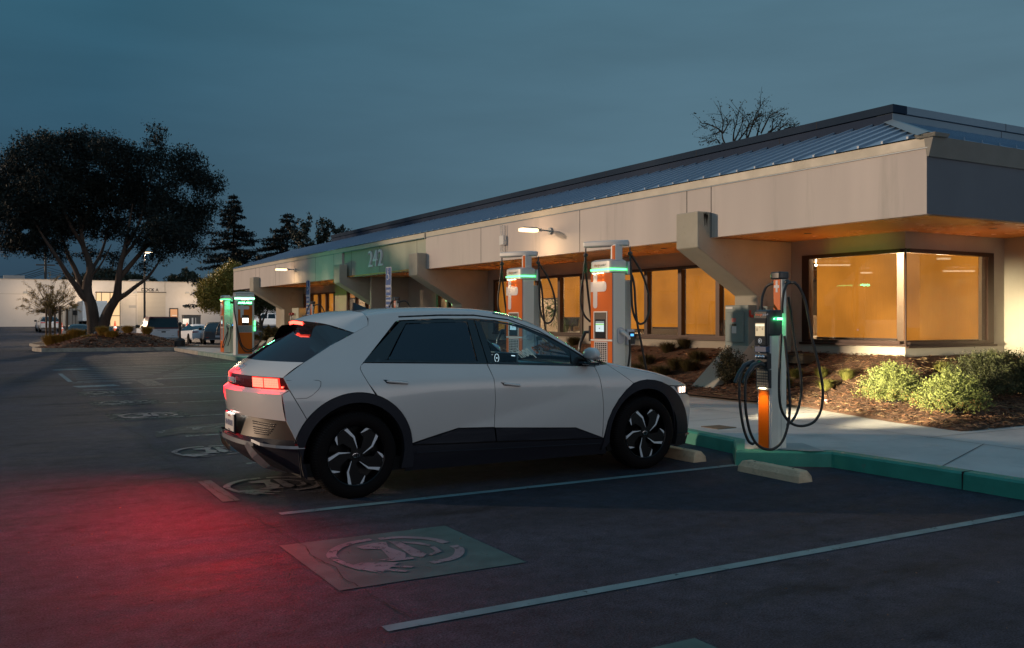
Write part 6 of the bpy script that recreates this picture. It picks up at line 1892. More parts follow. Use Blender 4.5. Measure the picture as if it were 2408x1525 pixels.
for (x, y), lab in (((8.2, 19.1), 'distant slim charger top showing above the crossover roof beside the nearer blue parking sign'), ((8.2, 25.0), 'distant slim charger top in front of the far orange blinds')):
    p = dup(PC, (x, y, .15), label=lab, skip=('charging_cable',))
    for pts in ([(-.06, .088, 1.70), (-.1, .2, 1.7), (-.16, .3, 1.4), (-.15, .3, 1.0)], [(-.06, -.095, 1.70), (.1, -.2, 1.7), (.2, -.32, 1.4), (.22, -.32, 1.0), (.1, -.25, .7)], [(-.06, -.095, 1.70), (-.08, -.2, 1.68), (-.12, -.2, 1.3)]):
        m = MB(); m.tube(smooth_path(pts, 5), .016, 6); m.build('charging_cable', CBL, p, smooth=60)
# accessible parking signs
SB = mat('sign_blue', (.012, .075, .26), .45); SW = mat('sign_white', (.62, .64, .66), .5); GAL = mat('galvanised', (.42, .43, .42), .4, metal=.6)
SB2 = mat('sign_blue_green_lit', (.012, .09, .22), .45)
def psign(label, x, y, top=2.66):
    t = thing('parking_sign', label, 'sign', (x, y, .15), 0, 'blue accessible parking signs'); H = top - .15
    m = MB(); m.cyl((0.035, 0, 0), (0.035, 0, H - .05), .028, 10); m.build('post', GAL, t, smooth=60)
    m = MB(); m.prism(rounded([(-.155, H - .66), (.155, H - .66), (.155, H), (-.155, H)], .02), -.006, .003, 'x'); a = m.build('sign_plate', SW, t)
    m = MB(); m.prism(rounded([(-.145, H - .65), (.145, H - .65), (.145, H - .01), (-.145, H - .01)], .018), -.0075, -.0065, 'x'); m.build('sign_face', SB, a)
    m = MB(); m.prism(rounded([(-.155, H - .98), (.155, H - .98), (.155, H - .68), (-.155, H - .68)], .02), -.006, .003, 'x'); b = m.build('fine_plate', SW, t)
    m = MB(); m.prism(rounded([(-.145, H - .97), (.145, H - .97), (.145, H - .69), (-.145, H - .69)], .018), -.0075, -.0065, 'x'); m.build('fine_face', SB, b)
    for s_, z, sz in (('PARKING', H - .44, .078), ('ONLY', H - .55, .085)): text('sign_text', s_, sz, SW, (-.009, 0, z), (0, -1, 0), (0, 0, 1), a, bold=.002)
    for s_, z, sz in (('MINIMUM', H - .77, .062), ('FINE $250', H - .88, .060)): text('sign_text', s_, sz, SW, (-.009, 0, z), (0, -1, 0), (0, 0, 1), b, bold=.002)
    m = MB(); x_ = -.009; q = lambda y_, z_: (x_, y_, H + z_)
    m.tube([q(.02, -.06), q(.02, -.18), q(-.045, -.18), q(-.07, -.26), q(-.09, -.26)], .010, 4); m.tube([q(.02, -.11), q(-.035, -.11)], .008, 4)
    m.ball((x_, .02, H - .045), .018, 8, 6, (.3, 1, 1)); m.tube([Vector(q(.03 + .065 * math.cos(k * .3 + 1.1) , -.22 + .065 * math.sin(k * .3 + 1.1))) for k in range(16)], .009, 4); m.build('wheelchair_symbol', SW, a)
    return t
psign('blue accessible parking sign on a post right of the number 242', 8.2, 19.7)
psign('farther blue accessible parking sign seen beside the second concrete fin, under the 242 panel', 8.2, 25.6, 2.57)
# ================================================================== beyond the stalls: wall, vehicles, trees
FW = mat('far_wall_paint', (.58, .55, .53), .85, var=.05, vscale=.12, dirt=(.34, .32, .28), dscale=.10, dlo=.5, dhi=.85)
DARKM = mat('dark_trim', (.03, .028, .026), .6)
def WP(x, y): return ONY(x, y, 122.0)          # on the far wall
Wd = thing('warehouse', 'long low cream warehouse behind the far parking rows with a lit door', 'building', (0, 122, .5))
m = MB(); m.box(-90, 70, 122, 150, -.2, 6.05); m.build('wall', FW, Wd, world=True)
m = MB(); m.box(-90, 70, 121.94, 122.3, 6.06, 6.14); m.build('roof_edge', mat('wall_cap', (.35, .32, .28), .8), Wd, world=True)
m = MB()
for px_ in (150, 320, 560, 388): p = WP(px_, 700); m.box(p.x - .03, p.x + .03, 121.985, 122, .4, 6.0)
m.box(-90, 20, 121.99, 122, 4.35, 4.38)
m.build('wall_joint', mat('wall_joint', (.27, .25, .21), .9), Wd, world=True)
def wrect(px0, px1, py0, py1): a, b = WP(px0, py0), WP(px1, py1); return a.x, b.x, b.z, a.z
x0, x1, z0, z1 = wrect(324, 389, 688.5, 766)
m = MB(); m.box(x0, x1, 121.93, 121.99, z0, z1); sh = m.build('roller_shutter', mat('shutter_cream', (.50, .46, .40), .6), Wd, world=True)
m = MB(); z = z0 + .15
while z < z1: m.box(x0 + .03, x1 - .03, 121.925, 121.932, z, z + .02); z += .16
m.build('shutter_slats', mat('slat_line', (.30, .27, .23), .8), sh, world=True)
m = MB(); m.box(x0 - .1, x1 + .1, 121.9, 121.99, z1, z1 + .10); m.build('shutter_head', DARKM, Wd, world=True)
p = WP(352.5, 682.5); text('dock_letters', 'DOCK A', .52, mat('letter_black', (.02, .02, .02), .7), (p.x, 121.97, p.z), (1, 0, 0), (0, 0, 1), Wd, world=True, bold=.015)
x0, x1, z0, z1 = wrect(398, 419, 725, 768)
m = MB(); m.box(x0, x1, 121.92, 121.99, z0, z1); dr = m.build('door', DARKM, Wd, world=True)
m = MB(); m.box(x0 + .12, x1 - .12, 121.905, 121.918, z0 + 1.12, z1 - .14); m.box(x0 + .12, x1 - .12, 121.905, 121.918, z0 + .28, z0 + 1.04); m.build('door_glass', emit('door_glow', (1.0, .46, .20), .62), dr, world=True)
m = MB(); m.box(x0 + .3, x0 + .9, 121.898, 121.904, z0 + 1.35, z0 + 1.42); m.box(x0 + .25, x0 + .8, 121.898, 121.904, z0 + 1.15, z0 + 1.2); m.build('door_notice', emit('notice_glow', (1, .8, .6), .8), dr, world=True)
x0, x1, z0, z1 = wrect(226, 282, 689, 767)
m = MB(); m.box(x0, x1, 121.95, 121.99, z0, z1); gz = m.build('lit_glazing', emit('glazing_glow', (1.0, .62, .30), .95), Wd, world=True)
m = MB()
for f_ in (0, .22, .58, 1): m.box(x0 + (x1 - x0) * f_ - .04, x0 + (x1 - x0) * f_ + .04, 121.90, 121.95, z0, z1)
m.box(x0, x1, 121.90, 121.95, z0 + (z1 - z0) * .31 - .04, z0 + (z1 - z0) * .31 + .04); m.box(x0 - .1, x1 + .1, 121.88, 121.96, z1, z1 + .12); m.build('glazing_frame', DARKM, gz, world=True)
x0, x1, z0, z1 = wrect(165, 192, 715, 767)
m = MB(); m.box(x0, x1, 121.95, 121.99, z0, z1); m.build('side_opening', mat('opening_dark', (.10, .07, .05), .7), Wd, world=True)
m = MB()
for i in range(10): m.box(x0 - 1.2 + i * .36, x0 - 1.2 + i * .36 + .3, 121.7, 121.74, z0, z0 + 2.4)
m.build('slatted_screen', mat('screen_cream', (.55, .50, .44), .7), Wd, world=True)
p = WP(312, 721.5); m = MB(); m.box(p.x - .45, p.x + .45, 121.96, 121.99, p.z - .16, p.z + .16); m.build('small_sign', mat('small_sign', (.30, .30, .30), .6), Wd, world=True)
m = MB()
for px_ in (35, 335, 480): q = WP(px_, 652); m.box(q.x - 1.1, q.x + 1.1, 124, 126, 6.1, 6.1 + (.5 if px_ < 100 else .3))
m.build_each('roof_unit', mat('roof_unit', (.25, .25, .25), .7), Wd, world=True)
# wall packs that light the cream wall
for i, (px_, pw, lab) in enumerate(((317, 300, 'small wall light left of the DOCK A lettering'), (440, 230, 'small wall light on the cream wall right of the lit door'), (200, 270, 'small wall light above the parked box truck'), (60, 150, 'small wall light above the low shrubs at the left end'))):
    p = WP(px_, 689)
    t = thing('wall_light', lab, 'lamp', (p.x, 121.98, p.z), 0, 'wall lights on the warehouse')
    m = MB(); m.box(-.22, .22, -.22, 0, -.10, .12, tx=.02, ty=.05); m.build('housing', mat('pack_grey', (.35, .36, .36), .5), t)
    m = MB(); m.box(-.18, .18, -.21, -.04, -.125, -.102); m.build('lens', emit('pack_glow', (1, .8, .55), 2.5 if i else .6), t)
    light('wall_pack_light', 'POINT', (0, -2.6, -.4), pw, (1, .70, .42), t, size=.3)
# lot lamp
px_, dd = 340, 88.
p = AT(px_, 590, dd); t = thing('street_lamp', 'thin dark lamp post with a lit head behind the big tree', 'lamp post', (p.x, p.y, terrain(p.y)))
m = MB(); m.tube([(0, 0, -.2), (0, 0, p.z)], .12, 10, .07); m.build('post', DARKM, t)
m = MB(); m.box(-.05, .75, -.12, .12, p.z - .04, p.z + .10, tx=.05, ty=.03); m.build('lamp_head', DARKM, t)
m = MB(); m.box(.05, .68, -.10, .10, p.z - .09, p.z - .045); m.build('lens', emit('lot_lamp', (1, .72, .42), 14), t)
light('lot_light', 'SPOT', (.3, 0, p.z - .25), 9500, (1, .84, .68), t, size=.3, target=(1.5, 14, 0.), spot=150, blend=.8)
light('lot_front_light', 'SPOT', (.3, 0, p.z - .25), 14000, (1, .72, .46), t, size=.3, target=(-3, -30, 0.), spot=130, blend=.9)
# utility pole and wires
p = AT(107, 655, 140.); t = thing('utility_pole', 'dark wooden utility pole with a crossarm behind the cream wall', 'utility pole', (p.x, p.y, 0))
zt = 1.48 + (750 - 585) * 140 / 2174
m = MB(); m.tube([(0, 0, 0), (0, 0, zt)], .22, 8, .16); m.build('pole', DARKM, t)
m = MB(); m.box(-1.3, 1.3, -.1, .1, zt - 2.6, zt - 2.4); m.build('crossarm', DARKM, t)
def wire(a, b, sag=.8, r=.045):
    P = [Vector(a).lerp(Vector(b), i / 12) - Vector((0, 0, sag * math.sin(math.pi * i / 12))) for i in range(13)]
    m = MB(); m.tube(P, r, 4, cap=False); return m
WIREM = mat('wire_black', (.01, .01, .012), .6)
for i, (ya, yb, yc) in enumerate(((628, 641, 655), (634, 646, 659), (639, 649, 662), (643, 652, 665))):
    o = wire(AT(-60, yb + 6, 140), AT(107, ya, 140)).build('overhead_wire', WIREM); tag(o, 'overhead wire left of the utility pole, number %s from the top' % ('one', 'two', 'three', 'four')[i], 'wire', 'overhead wires')
    o = wire(AT(107, ya, 140), AT(330, yc, 150)).build('overhead_wire', WIREM); tag(o, 'overhead wire from the utility pole into the big tree, number %s from the top' % ('one', 'two', 'three', 'four')[i], 'wire', 'overhead wires')
for i, y in enumerate((583, 594)):
    o = wire(AT(420, y - 4, 150), AT(700, y + 3, 150), .3).build('overhead_wire', WIREM); tag(o, ('upper' if i == 0 else 'lower') + ' wire crossing the sky beside the tall conifer', 'wire', 'overhead wires')

# ------------------------------------------------------------------ vehicles of the far rows
VT = mat('vehicle_tyre', (.006, .006, .006), .85, spec=.1); VR = mat('vehicle_rim', (.14, .14, .15), .4, metal=.3)
VG = mat('vehicle_glass', (.006, .012, .018), .06, coat=.4); VK = mat('vehicle_trim', (.02, .02, .022), .6)
VTL = mat('vehicle_lamp_red', (.35, .015, .012), .3, coat=.4); VPL = mat('vehicle_plate', (.5, .52, .55), .6)
def vehicle(name, label, cat, loc, rz, st, paint, wheels, r=.34, w=.92, lamps=None, glass_rng=(0, 9), group='vehicles in the far rows', dark_low=None, plate_z=.7, mirror_x=None):
    """st: stations along the length (x, floor z, belt z, roof z, half width, half width of roof). Nose towards +Y after rotation: local x forward"""
    t = thing(name, label, cat, loc, rz, group)
    secs = []
    for x, zf, zb, zr, hw_, hr in st:
        secs.append([(x, -hw_ * .90, zf), (x, -hw_, zf + .16), (x, -hw_ * 1.0, (zf + zb) / 2 + .1), (x, -hw_ * .955, zb), (x, -hr, max(zr - .035, zb)), (x, -hr * .7, zr), (x, 0, zr + .02), (x, hr * .7, zr), (x, hr, max(zr - .035, zb)), (x, hw_ * .955, zb), (x, hw_, (zf + zb) / 2 + .1), (x, hw_, zf + .16), (x, hw_ * .90, zf)])
    m = MB(); mg = MB(); n = 13
    for i in range(len(secs) - 1):
        for j in range(n - 1):
            q = [secs[i][j], secs[i][j + 1], secs[i + 1][j + 1], secs[i + 1][j]]
            a, b = st[i], st[i + 1]
            cab_ = (a[3] - a[2] > .12 or b[3] - b[2] > .12)
            rise = abs((b[3] - a[3]) / max(.01, b[0] - a[0]))
            side = j in (3, 8); top = j in (4, 5, 6, 7)
            if cab_ and ((side and a[3] - a[2] > .02 and b[3] - b[2] > .02 or side and cab_) or (top and rise > .25 and cab_ and min(a[3] - a[2], b[3] - b[2]) < .30)):
                mg.quad(*q)
            m.quad(*q)
    for e in (0, -1): m.poly(secs[e] if e else secs[e][::-1])
    body = m.build('body', paint, t, smooth=35)
    # glass sits just outside the shell
    mg2 = MB(); mg2.v = [(v[0], v[1] * 1.004 + (.004 if v[1] > 0 else -.004), v[2] + .004) for v in mg.v]; mg2.f = mg.f; mg2.m = mg.m
    if mg2.f: mg2.build('windows', VG, t)
    # pillars
    for x in wheels:
        for s_ in (-1, 1):
            mm_ = MB(); mm_.lathe([(r * .55, -s_ * .11), (r * .97, -s_ * .10), (r, -s_ * .06), (r, s_ * .07), (r * .95, s_ * .10), (r * .64, s_ * .106)], (x, s_ * (w - .10), r), 'y', 24); wo = mm_.build('wheel', VT, t, smooth=50)
            mm_ = MB(); mm_.lathe([(r * .64, s_ * .105), (r * .5, s_ * .085), (0, s_ * .08)], (x, s_ * (w - .10), r), 'y', 18); 
            mm_.build('rim', VR, wo)
            mm_ = MB(); mm_.cyl((x, s_ * (w - .06), r + .02), (x, s_ * (w + .002), r + .02), r * 1.12, 22); mm_.build('wheel_well', VT, wo)
    for (nm, mt, bx) in (lamps or []):
        for s_ in (-1, 1):
            mm_ = MB(); x0, x1, y0, y1, z0, z1 = bx
            a, b = sorted((s_ * y0, s_ * y1)); mm_.box(x0, x1, a, b, z0, z1); mm_.build(nm, mt, t, bevel=.01)
    if plate_z:
        mm_ = MB(); xr = st[0][0]; mm_.box(xr - .03, xr - .012, -.16, .16, plate_z - .07, plate_z + .07); mm_.build('number_plate', VPL, t)
    if mirror_x:
        for s_ in (-1, 1):
            mm_ = MB(); mm_.box(mirror_x - .06, mirror_x + .06, min(s_ * (w - .03), s_ * (w + .2)), max(s_ * (w - .03), s_ * (w + .2)), st[len(st) // 2][2] + .02, st[len(st) // 2][2] + .2); mm_.build('door_mirror', VK, t, bevel=.03)
    return t
def place(px_, dd): p = AT(px_, 800, dd); return (p.x, p.y, terrain(p.y))
VW = mat('vehicle_white', (.80, .83, .88), .55, spec=.3); VS = mat('vehicle_silver', (.38, .41, .45), .35, metal=.3, coat=.4)
VB = mat('vehicle_charcoal', (.035, .05, .065), .3, coat=.6); VD = mat('vehicle_dark_teal', (.02, .035, .045), .3, coat=.6)
VM = mat('shell_maroon', (.15, .02, .018), .4, coat=.3)
TL = lambda x, y0, y1, z0, z1: ('tail_lamp', VTL, (x - .02, x + .06, y0, y1, z0, z1))
# pickup with a camper shell (built from body, shell, tailgate, bumper)
pl = place(371, 58.5)
t = thing('pickup_truck', 'white pickup with a dark red camper shell, seen from behind at the tree island', 'truck', pl, rad(90 - 2), 'vehicles in the far rows')
m = MB()
m.box(-2.6, 2.75, -.98, .98, .55, 1.12, ty=.02); m.box(1.25, 2.75, -.93, .93, 1.12, 1.20, tx=.1, ty=.06)
m.build('body', VW, t, bevel=.05, bseg=3)
m = MB(); m.add([(-.35, -.93, 1.12), (1.5, -.93, 1.12), (.9, -.76, 1.72), (-.35, -.76, 1.74), (-.35, .93, 1.12), (1.5, .93, 1.12), (.9, .76, 1.72), (-.35, .76, 1.74)], [(0, 1, 2, 3), (4, 7, 6, 5), (1, 5, 6, 2), (2, 6, 7, 3), (0, 3, 7, 4)]); m.build('cab', VW, t, bevel=.03)
m = MB(); m.quad((-.25, -.925, 1.17), (1.25, -.925, 1.17), (.82, -.785, 1.63), (-.25, -.785, 1.63)); m.quad((-.25, .925, 1.17), (-.25, .785, 1.63), (.82, .785, 1.63), (1.25, .925, 1.17)); m.build('cab_window', VG, t)
m = MB(); m.add([(-2.62, -.97, 1.13), (-.30, -.97, 1.13), (-.36, -.80, 1.86), (-2.42, -.80, 1.86), (-2.62, .97, 1.13), (-.30, .97, 1.13), (-.36, .80, 1.86), (-2.42, .80, 1.86)], [(0, 1, 2, 3), (4, 7, 6, 5), (2, 6, 7, 3), (0, 3, 7, 4), (1, 5, 6, 2)]); sh = m.build('camper_shell', VM, t, bevel=.03)
m = MB(); m.quad((-2.612, -.90, 1.20), (-2.455, -.77, 1.78), (-2.455, .77, 1.78), (-2.612, .90, 1.20)); m.build('rear_window', VG, sh)
m = MB(); m.quad((-2.45, .962, 1.22), (-2.38, .835, 1.72), (-1.5, .835, 1.72), (-1.5, .962, 1.22)); m.quad((-1.4, .962, 1.22), (-1.4, .835, 1.72), (-.5, .835, 1.72), (-.5, .962, 1.22)); m.quad((-2.45, -.962, 1.22), (-1.0, -.962, 1.22), (-1.0, -.835, 1.72), (-2.38, -.835, 1.72)); m.build('side_window', VG, sh)
m = MB(); m.box(-2.64, -2.60, -.80, .80, .60, 1.08); tg_ = m.build('tailgate', VW, t, bevel=.015)
m = MB(); m.box(-2.655, -2.642, -.12, .12, .90, .98); m.build('handle', VK, tg_)
m = MB(); m.box(-2.646, -2.641, -.35, .35, 1.03, 1.05); m.box(-2.646, -2.641, -.62, -.45, .69, .71); m.build('tailgate_mark', mat('mark_grey', (.2, .2, .2), .6), tg_)
for s_ in (-1, 1):
    m = MB(); m.box(-2.66, -2.58, min(s_ * .82, s_ * .97), max(s_ * .82, s_ * .97), .66, 1.02); m.build('tail_lamp', VTL, t, bevel=.01)
    for x in (-1.6, 1.85):
        m = MB(); m.lathe([(.2, -.12), (.38, -.11), (.38, .11), (.22, .13)], (x, s_ * .84, .38), 'y', 22); wo = m.build('wheel', VT, t, smooth=50)
        m = MB(); m.cyl((x, s_ * .955, .40), (x, s_ * .99, .40), .44, 20); m.build('wheel_well', VK, wo)
    m = MB(); m.box(1.15, 1.27, min(s_ * .93, s_ * 1.18), max(s_ * .93, s_ * 1.18), 1.12, 1.34); m.build('door_mirror', VK, t, bevel=.02)
m = MB(); m.box(-2.80, -2.64, -.98, .98, .42, .60); bp_ = m.build('bumper', mat('bumper_chrome', (.45, .47, .5), .2, metal=.8), t, bevel=.03)
m = MB(); m.box(-2.815, -2.805, -.30, .02, .44, .57); m.build('number_plate', VPL, bp_); m = MB(); m.box(-2.5, -1.9, -.5, .5, .25, .42); m.build('undercarriage', VK, t)
# left SUV
suv = [(-2.35, .35, 1.0, 1.0, .86, .80), (-2.28, .30, 1.12, 1.14, .92, .82), (-2.05, .28, 1.12, 1.50, .94, .68), (-1.6, .28, 1.10, 1.66, .95, .66), (.2, .28, 1.05, 1.68, .95, .66), (.9, .28, 1.02, 1.36, .95, .72), (1.35, .28, 1.0, 1.04, .95, .80), (2.2, .30, .88, .90, .92, .76), (2.42, .35, .70, .74, .80, .62)]
vehicle('parked_car', 'silver white SUV seen from behind, far left beyond the wispy tree', 'car', place(112, 95), rad(90 + 3), [(x, f, b * 0.98, r * .93, w, q) for x, f, b, r, w, q in suv], VS, (-1.42, 1.45), r=.35, w=.95, lamps=[TL(-2.36, .50, .90, .93, 1.02), ('rear_bumper', VK, (-2.40, -2.2, 0, .85, .32, .48))], plate_z=.75, mirror_x=.75)
# dark sedans facing the camera behind the island
sed = [(-2.35, .35, .82, .84, .80, .60), (-2.2, .25, .98, 1.0, .88, .70), (-1.5, .24, .98, 1.10, .91, .66), (-.9, .24, .96, 1.38, .92, .58), (-.2, .24, .95, 1.45, .92, .56), (.45, .24, .93, 1.36, .92, .58), (1.15, .24, .90, .97, .92, .70), (2.1, .26, .78, .80, .88, .70), (2.38, .32, .60, .62, .74, .58)]
HLV = emit('vehicle_headlamp', (1, .88, .75), 2.2)
vehicle('parked_car', 'dark car with a teal windscreen facing the camera, just left of the big trunk', 'car', place(186, 70), rad(-90 + 4), sed, VD, (-1.4, 1.4), w=.92, lamps=[('headlamp', mat('lamp_clear', (.4, .4, .4), .2), (2.2, 2.34, .5, .82, .62, .72))], plate_z=0, mirror_x=.75)
vehicle('parked_car', 'dark car with lit parking lights directly behind the forked trunk', 'car', place(238, 66), rad(-90 - 3), sed, VD, (-1.4, 1.4), w=.92, lamps=[('headlamp', HLV, (2.22, 2.37, .60, .80, .62, .68))], plate_z=0, mirror_x=.75)
# white sedan and dark crossover by the far chargers
tl = [(-2.45, .40, .80, .84, .78, .55), (-2.38, .30, 1.0, 1.04, .90, .72), (-2.1, .26, 1.0, 1.06, .93, .70), (-1.2, .25, .97, 1.32, .95, .60), (-.3, .24, .95, 1.44, .95, .56), (.4, .24, .93, 1.38, .95, .58), (1.2, .24, .90, .97, .94, .72), (2.2, .26, .78, .80, .90, .70), (2.48, .32, .60, .62, .76, .58)]
vehicle('parked_car', 'white sedan seen from behind and its left, between the orange cone and the dark crossover', 'car', place(461, 72), rad(90 + 3), tl, VW, (-1.45, 1.5), r=.35, w=.95, lamps=[TL(-2.42, .42, .88, .82, .92)], plate_z=.62, mirror_x=.8)
dx = [(-2.3, .35, .80, .84, .86, .80), (-2.25, .28, .98, 1.0, .93, .80), (-2.05, .26, 1.02, 1.16, .94, .74), (-1.45, .26, 1.02, 1.52, .95, .64), (-.6, .26, 1.0, 1.60, .95, .62), (.4, .26, 1.0, 1.55, .95, .62), (1.4, .26, 1.0, 1.06, .95, .78), (2.1, .28, .84, .86, .92, .76), (2.34, .32, .66, .70, .80, .62)]
t = vehicle('parked_car', 'charcoal crossover seen from behind, half hidden by the far chargers', 'car', place(507, 68), rad(90 - 9), dx, VB, (-1.5, 1.5), r=.37, w=.95, lamps=[('tail_lamp', mat('lamp_smoked', (.12, .10, .10), .15, coat=.5), (-2.33, -2.2, .40, .84, .86, .96)), ('reflector', VTL, (-2.33, -2.2, .60, .80, .50, .56)), ('bumper_trim', SILV, (-2.36, -2.2, .0, .84, .36, .40))], plate_z=.60, mirror_x=.8)
text('model_badge', 'IONIQ 5', .10, CHR, (-2.335, 0, .91), (0, -1, 0), (0, 0, 1), t)
# white crew cab pickup on the right
t = thing('pickup_truck', 'white crew cab pickup beyond the building, seen through the first fin opening', 'truck', place(640, 110), rad(90 + 62), 'vehicles in the far rows')
m = MB(); m.box(-2.9, 2.9, -1.0, 1.0, .55, 1.22, ty=.03); m.box(-2.85, -.75, -1.0, -.93, 1.22, 1.34); m.box(-2.85, -.75, .93, 1.0, 1.22, 1.34); m.build('body', VW, t, bevel=.07, bseg=3)
m = MB(); m.add([(-.75, -.95, 1.22), (1.75, -.95, 1.22), (1.05, -.78, 1.88), (-.55, -.78, 1.90), (-.75, .95, 1.22), (1.75, .95, 1.22), (1.05, .78, 1.88), (-.55, .78, 1.90)], [(0, 1, 2, 3), (4, 7, 6, 5), (1, 5, 6, 2), (2, 6, 7, 3), (0, 3, 7, 4)]); m.build('cab', VW, t, bevel=.04)
m = MB()
for s_ in (-1, 1):
    for a, b, c, d in ((-.6, .28, .28, -.5), (.38, 1.45, 1.0, .38)): m.quad((a, s_ * .95, 1.28), (b, s_ * .95, 1.28), (c, s_ * .81, 1.80), (d, s_ * .81, 1.80))
m.build('cab_window', VG, t)
m = MB(); m.quad((-.765, -.85, 1.30), (-.765, .85, 1.30), (-.61, .72, 1.82), (-.61, -.72, 1.82)); m.build('rear_window', VG, t)
for s_ in (-1, 1):
    m = MB(); m.box(-2.95, -2.84, min(s_ * .84, s_ * 1.01), max(s_ * .84, s_ * 1.01), .85, 1.25); m.build('tail_lamp', VTL, t, bevel=.01)
    for x in (-1.75, 1.9):
        m = MB(); m.lathe([(.22, -.13), (.42, -.12), (.42, .12), (.24, .14)], (x, s_ * .88, .42), 'y', 24); wo = m.build('wheel', VT, t, smooth=50)
        m = MB(); m.lathe([(.25, s_ * .13), (.1, s_ * .10), (0, s_ * .12)], (x, s_ * .90, .42), 'y', 14); m.build('rim', VR, wo)
        m = MB(); m.cyl((x, s_ * .98, .46), (x, s_ * 1.005, .46), .50, 22); m.build('wheel_well', VK, wo)
    m = MB(); m.box(1.2, 1.34, min(s_ * .95, s_ * 1.25), max(s_ * .95, s_ * 1.25), 1.25, 1.50); m.build('door_mirror', VK, t, bevel=.03)
m = MB(); m.box(-3.05, -2.9, -.95, .95, .48, .70); m.build('bumper', VK, t, bevel=.03)
# box truck behind the tree
p = place(217, 108)
t = thing('box_truck', 'pale blue white box truck backed against the wall behind the big tree', 'truck', p, rad(90), 'vehicles in the far rows')
m = MB(); m.box(-2.8, 3.0, -1.3, 1.3, .7, 3.0); bx_ = m.build('cargo_box', mat('box_white', (.42, .50, .58), .5, var=.04), t, bevel=.04)
m = MB(); m.box(-2.83, -2.79, -1.15, 1.15, .8, 2.78); m.build('rear_door', mat('box_door', (.36, .45, .54), .5), bx_, bevel=.02)
m = MB(); m.box(3.1, 4.6, -1.1, 1.1, .6, 2.3, tx=.3); m.build('cab', mat('box_white', (.42, .50, .58), .5), t, bevel=.08)
for s_ in (-1, 1):
    for x in (-1.6, 3.7):
        m = MB(); m.lathe([(.2, -.13), (.42, -.12), (.42, .12), (.2, .14)], (x, s_ * .95, .42), 'y', 18); m.build('wheel', VT, t, smooth=50)
    m = MB(); m.box(3.6, 3.75, min(s_ * 1.3, s_ * 1.75), max(s_ * 1.3, s_ * 1.75), 1.4, 1.95); m.build('door_mirror', VK, t)
# cones, barriers, bins, ash stand
CO = mat('cone_orange', (.65, .09, .03), .6); CW = mat('cone_white', (.7, .7, .7), .5)
def cone(px_, dd, lab, h=.9):
    p = place(px_, dd); t = thing('traffic_cone', lab, 'traffic cone', p, .3, 'orange traffic cones')
    k = h / .9
    m = MB(); m.box(-.24 * k, .24 * k, -.24 * k, .24 * k, 0, .05); m.build('base', CO, t)
    m = MB(); m.lathe([(.17 * k, .05), (.03 * k, h)], (0, 0, 0), n=16); m.build('cone_body', CO, t)
    m = MB(); m.lathe([(.115 * k, .05 + .40 * h), (.09 * k, .05 + .55 * h)], (0, 0, 0), n=16); m.lathe([(.075 * k, .05 + .65 * h), (.06 * k, .05 + .75 * h)], (0, 0, 0), n=16); m.build('band', CW, t)
    return t
cone(440, 92, 'orange cone with a white band beside the grey barrel and the small white board', 1.15)
cone(270.5, 90, 'orange cone between the forked trunk and the white pickup', 1.3)
cone(145, 88, 'taller orange cone right of the silver SUV', 1.15)
cone(151, 76, 'nearer orange cone right of the tree stakes', 1.0)
p = place(437, 94); t = thing('notice_board', 'small white board on a stand behind the right hand cone', 'notice board', p); m = MB(); m.box(-.3, .3, 0, .04, .95, 1.5); m.build('board', WH, t); m = MB(); m.box(-.03, .03, 0, .05, 0, .95); m.build('stand', GAL, t)
p = place(450, 112); t = thing('dumpster', 'dark bulky bin against the cream wall right of the lit door', 'bin', p); m = MB(); m.box(-.95, .95, -.6, .6, .05, 1.35, tx=-.05); m.build('container', mat('bin_grey', (.06, .065, .07), .6), t, bevel=.05); m = MB(); m.box(-1.0, 1.0, -.66, .66, 1.36, 1.46); m.build('lid', VK, t)
m = MB(); m.box(-.08, .10, -.62, -.605, .3, 1.1); m.box(.35, .42, -.62, -.605, .3, 1.1); m.build('markings', WH, t)
g_ = Vector((8.48, 46.2)); t = thing('ash_stand', 'dark cigarette ash stand with a long neck at the far end of the pavement', 'ash stand', (8.45, 45.9, .15))
m = MB(); m.lathe([(0, 0), (.24, 0), (.25, .30), (.20, .36), (.07, .42)], (0, 0, 0), n=20); m.build('base', VK, t, smooth=40); m = MB(); m.lathe([(.065, .40), (.045, .95), (.07, 1.02), (.10, 1.10), (.07, 1.16), (0, 1.17)], (0, 0, 0), n=14); m.build('neck', VK, t, smooth=40)

# ------------------------------------------------------------------ trees and plants
BARK = mat('bark', (.072, .048, .036), .95, var=.4, vscale=2.2, bump=1.2, bscale=9, stretch=(1, 1, .3), detail=8)
BARKD = mat('dark_bark', (.02, .017, .015), .95)
def leafmat(name, c, isl_=.5): return mat(name, c, .65, island=isl_, spec=.3)
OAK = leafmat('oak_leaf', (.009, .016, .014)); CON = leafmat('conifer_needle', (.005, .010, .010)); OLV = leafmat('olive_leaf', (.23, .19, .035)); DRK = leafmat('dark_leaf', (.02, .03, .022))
def foliage(name, C, m_, size, parent, squash=1., rs=None, aspect=.45):
    """C: (n,3) centres, one leaf quad each, random orientation"""
    r = rs or NP; n = len(C)
    d = r.normal(size=(n, 3)); d /= np.linalg.norm(d, axis=1)[:, None]
    e = r.normal(size=(n, 3)); e -= d * (e * d).sum(1)[:, None]; e /= np.linalg.norm(e, axis=1)[:, None]
    s = size * r.uniform(.55, 1.35, size=(n, 1))
    a = C - d * s; b = C + e * s * aspect; c = C + d * s; f = C - e * s * aspect
    V = np.stack([a, b, c, f], 1).reshape(-1, 3)
    F = np.arange(4 * n).reshape(n, 4)
    return fastmesh(name, V, F, m_, parent)
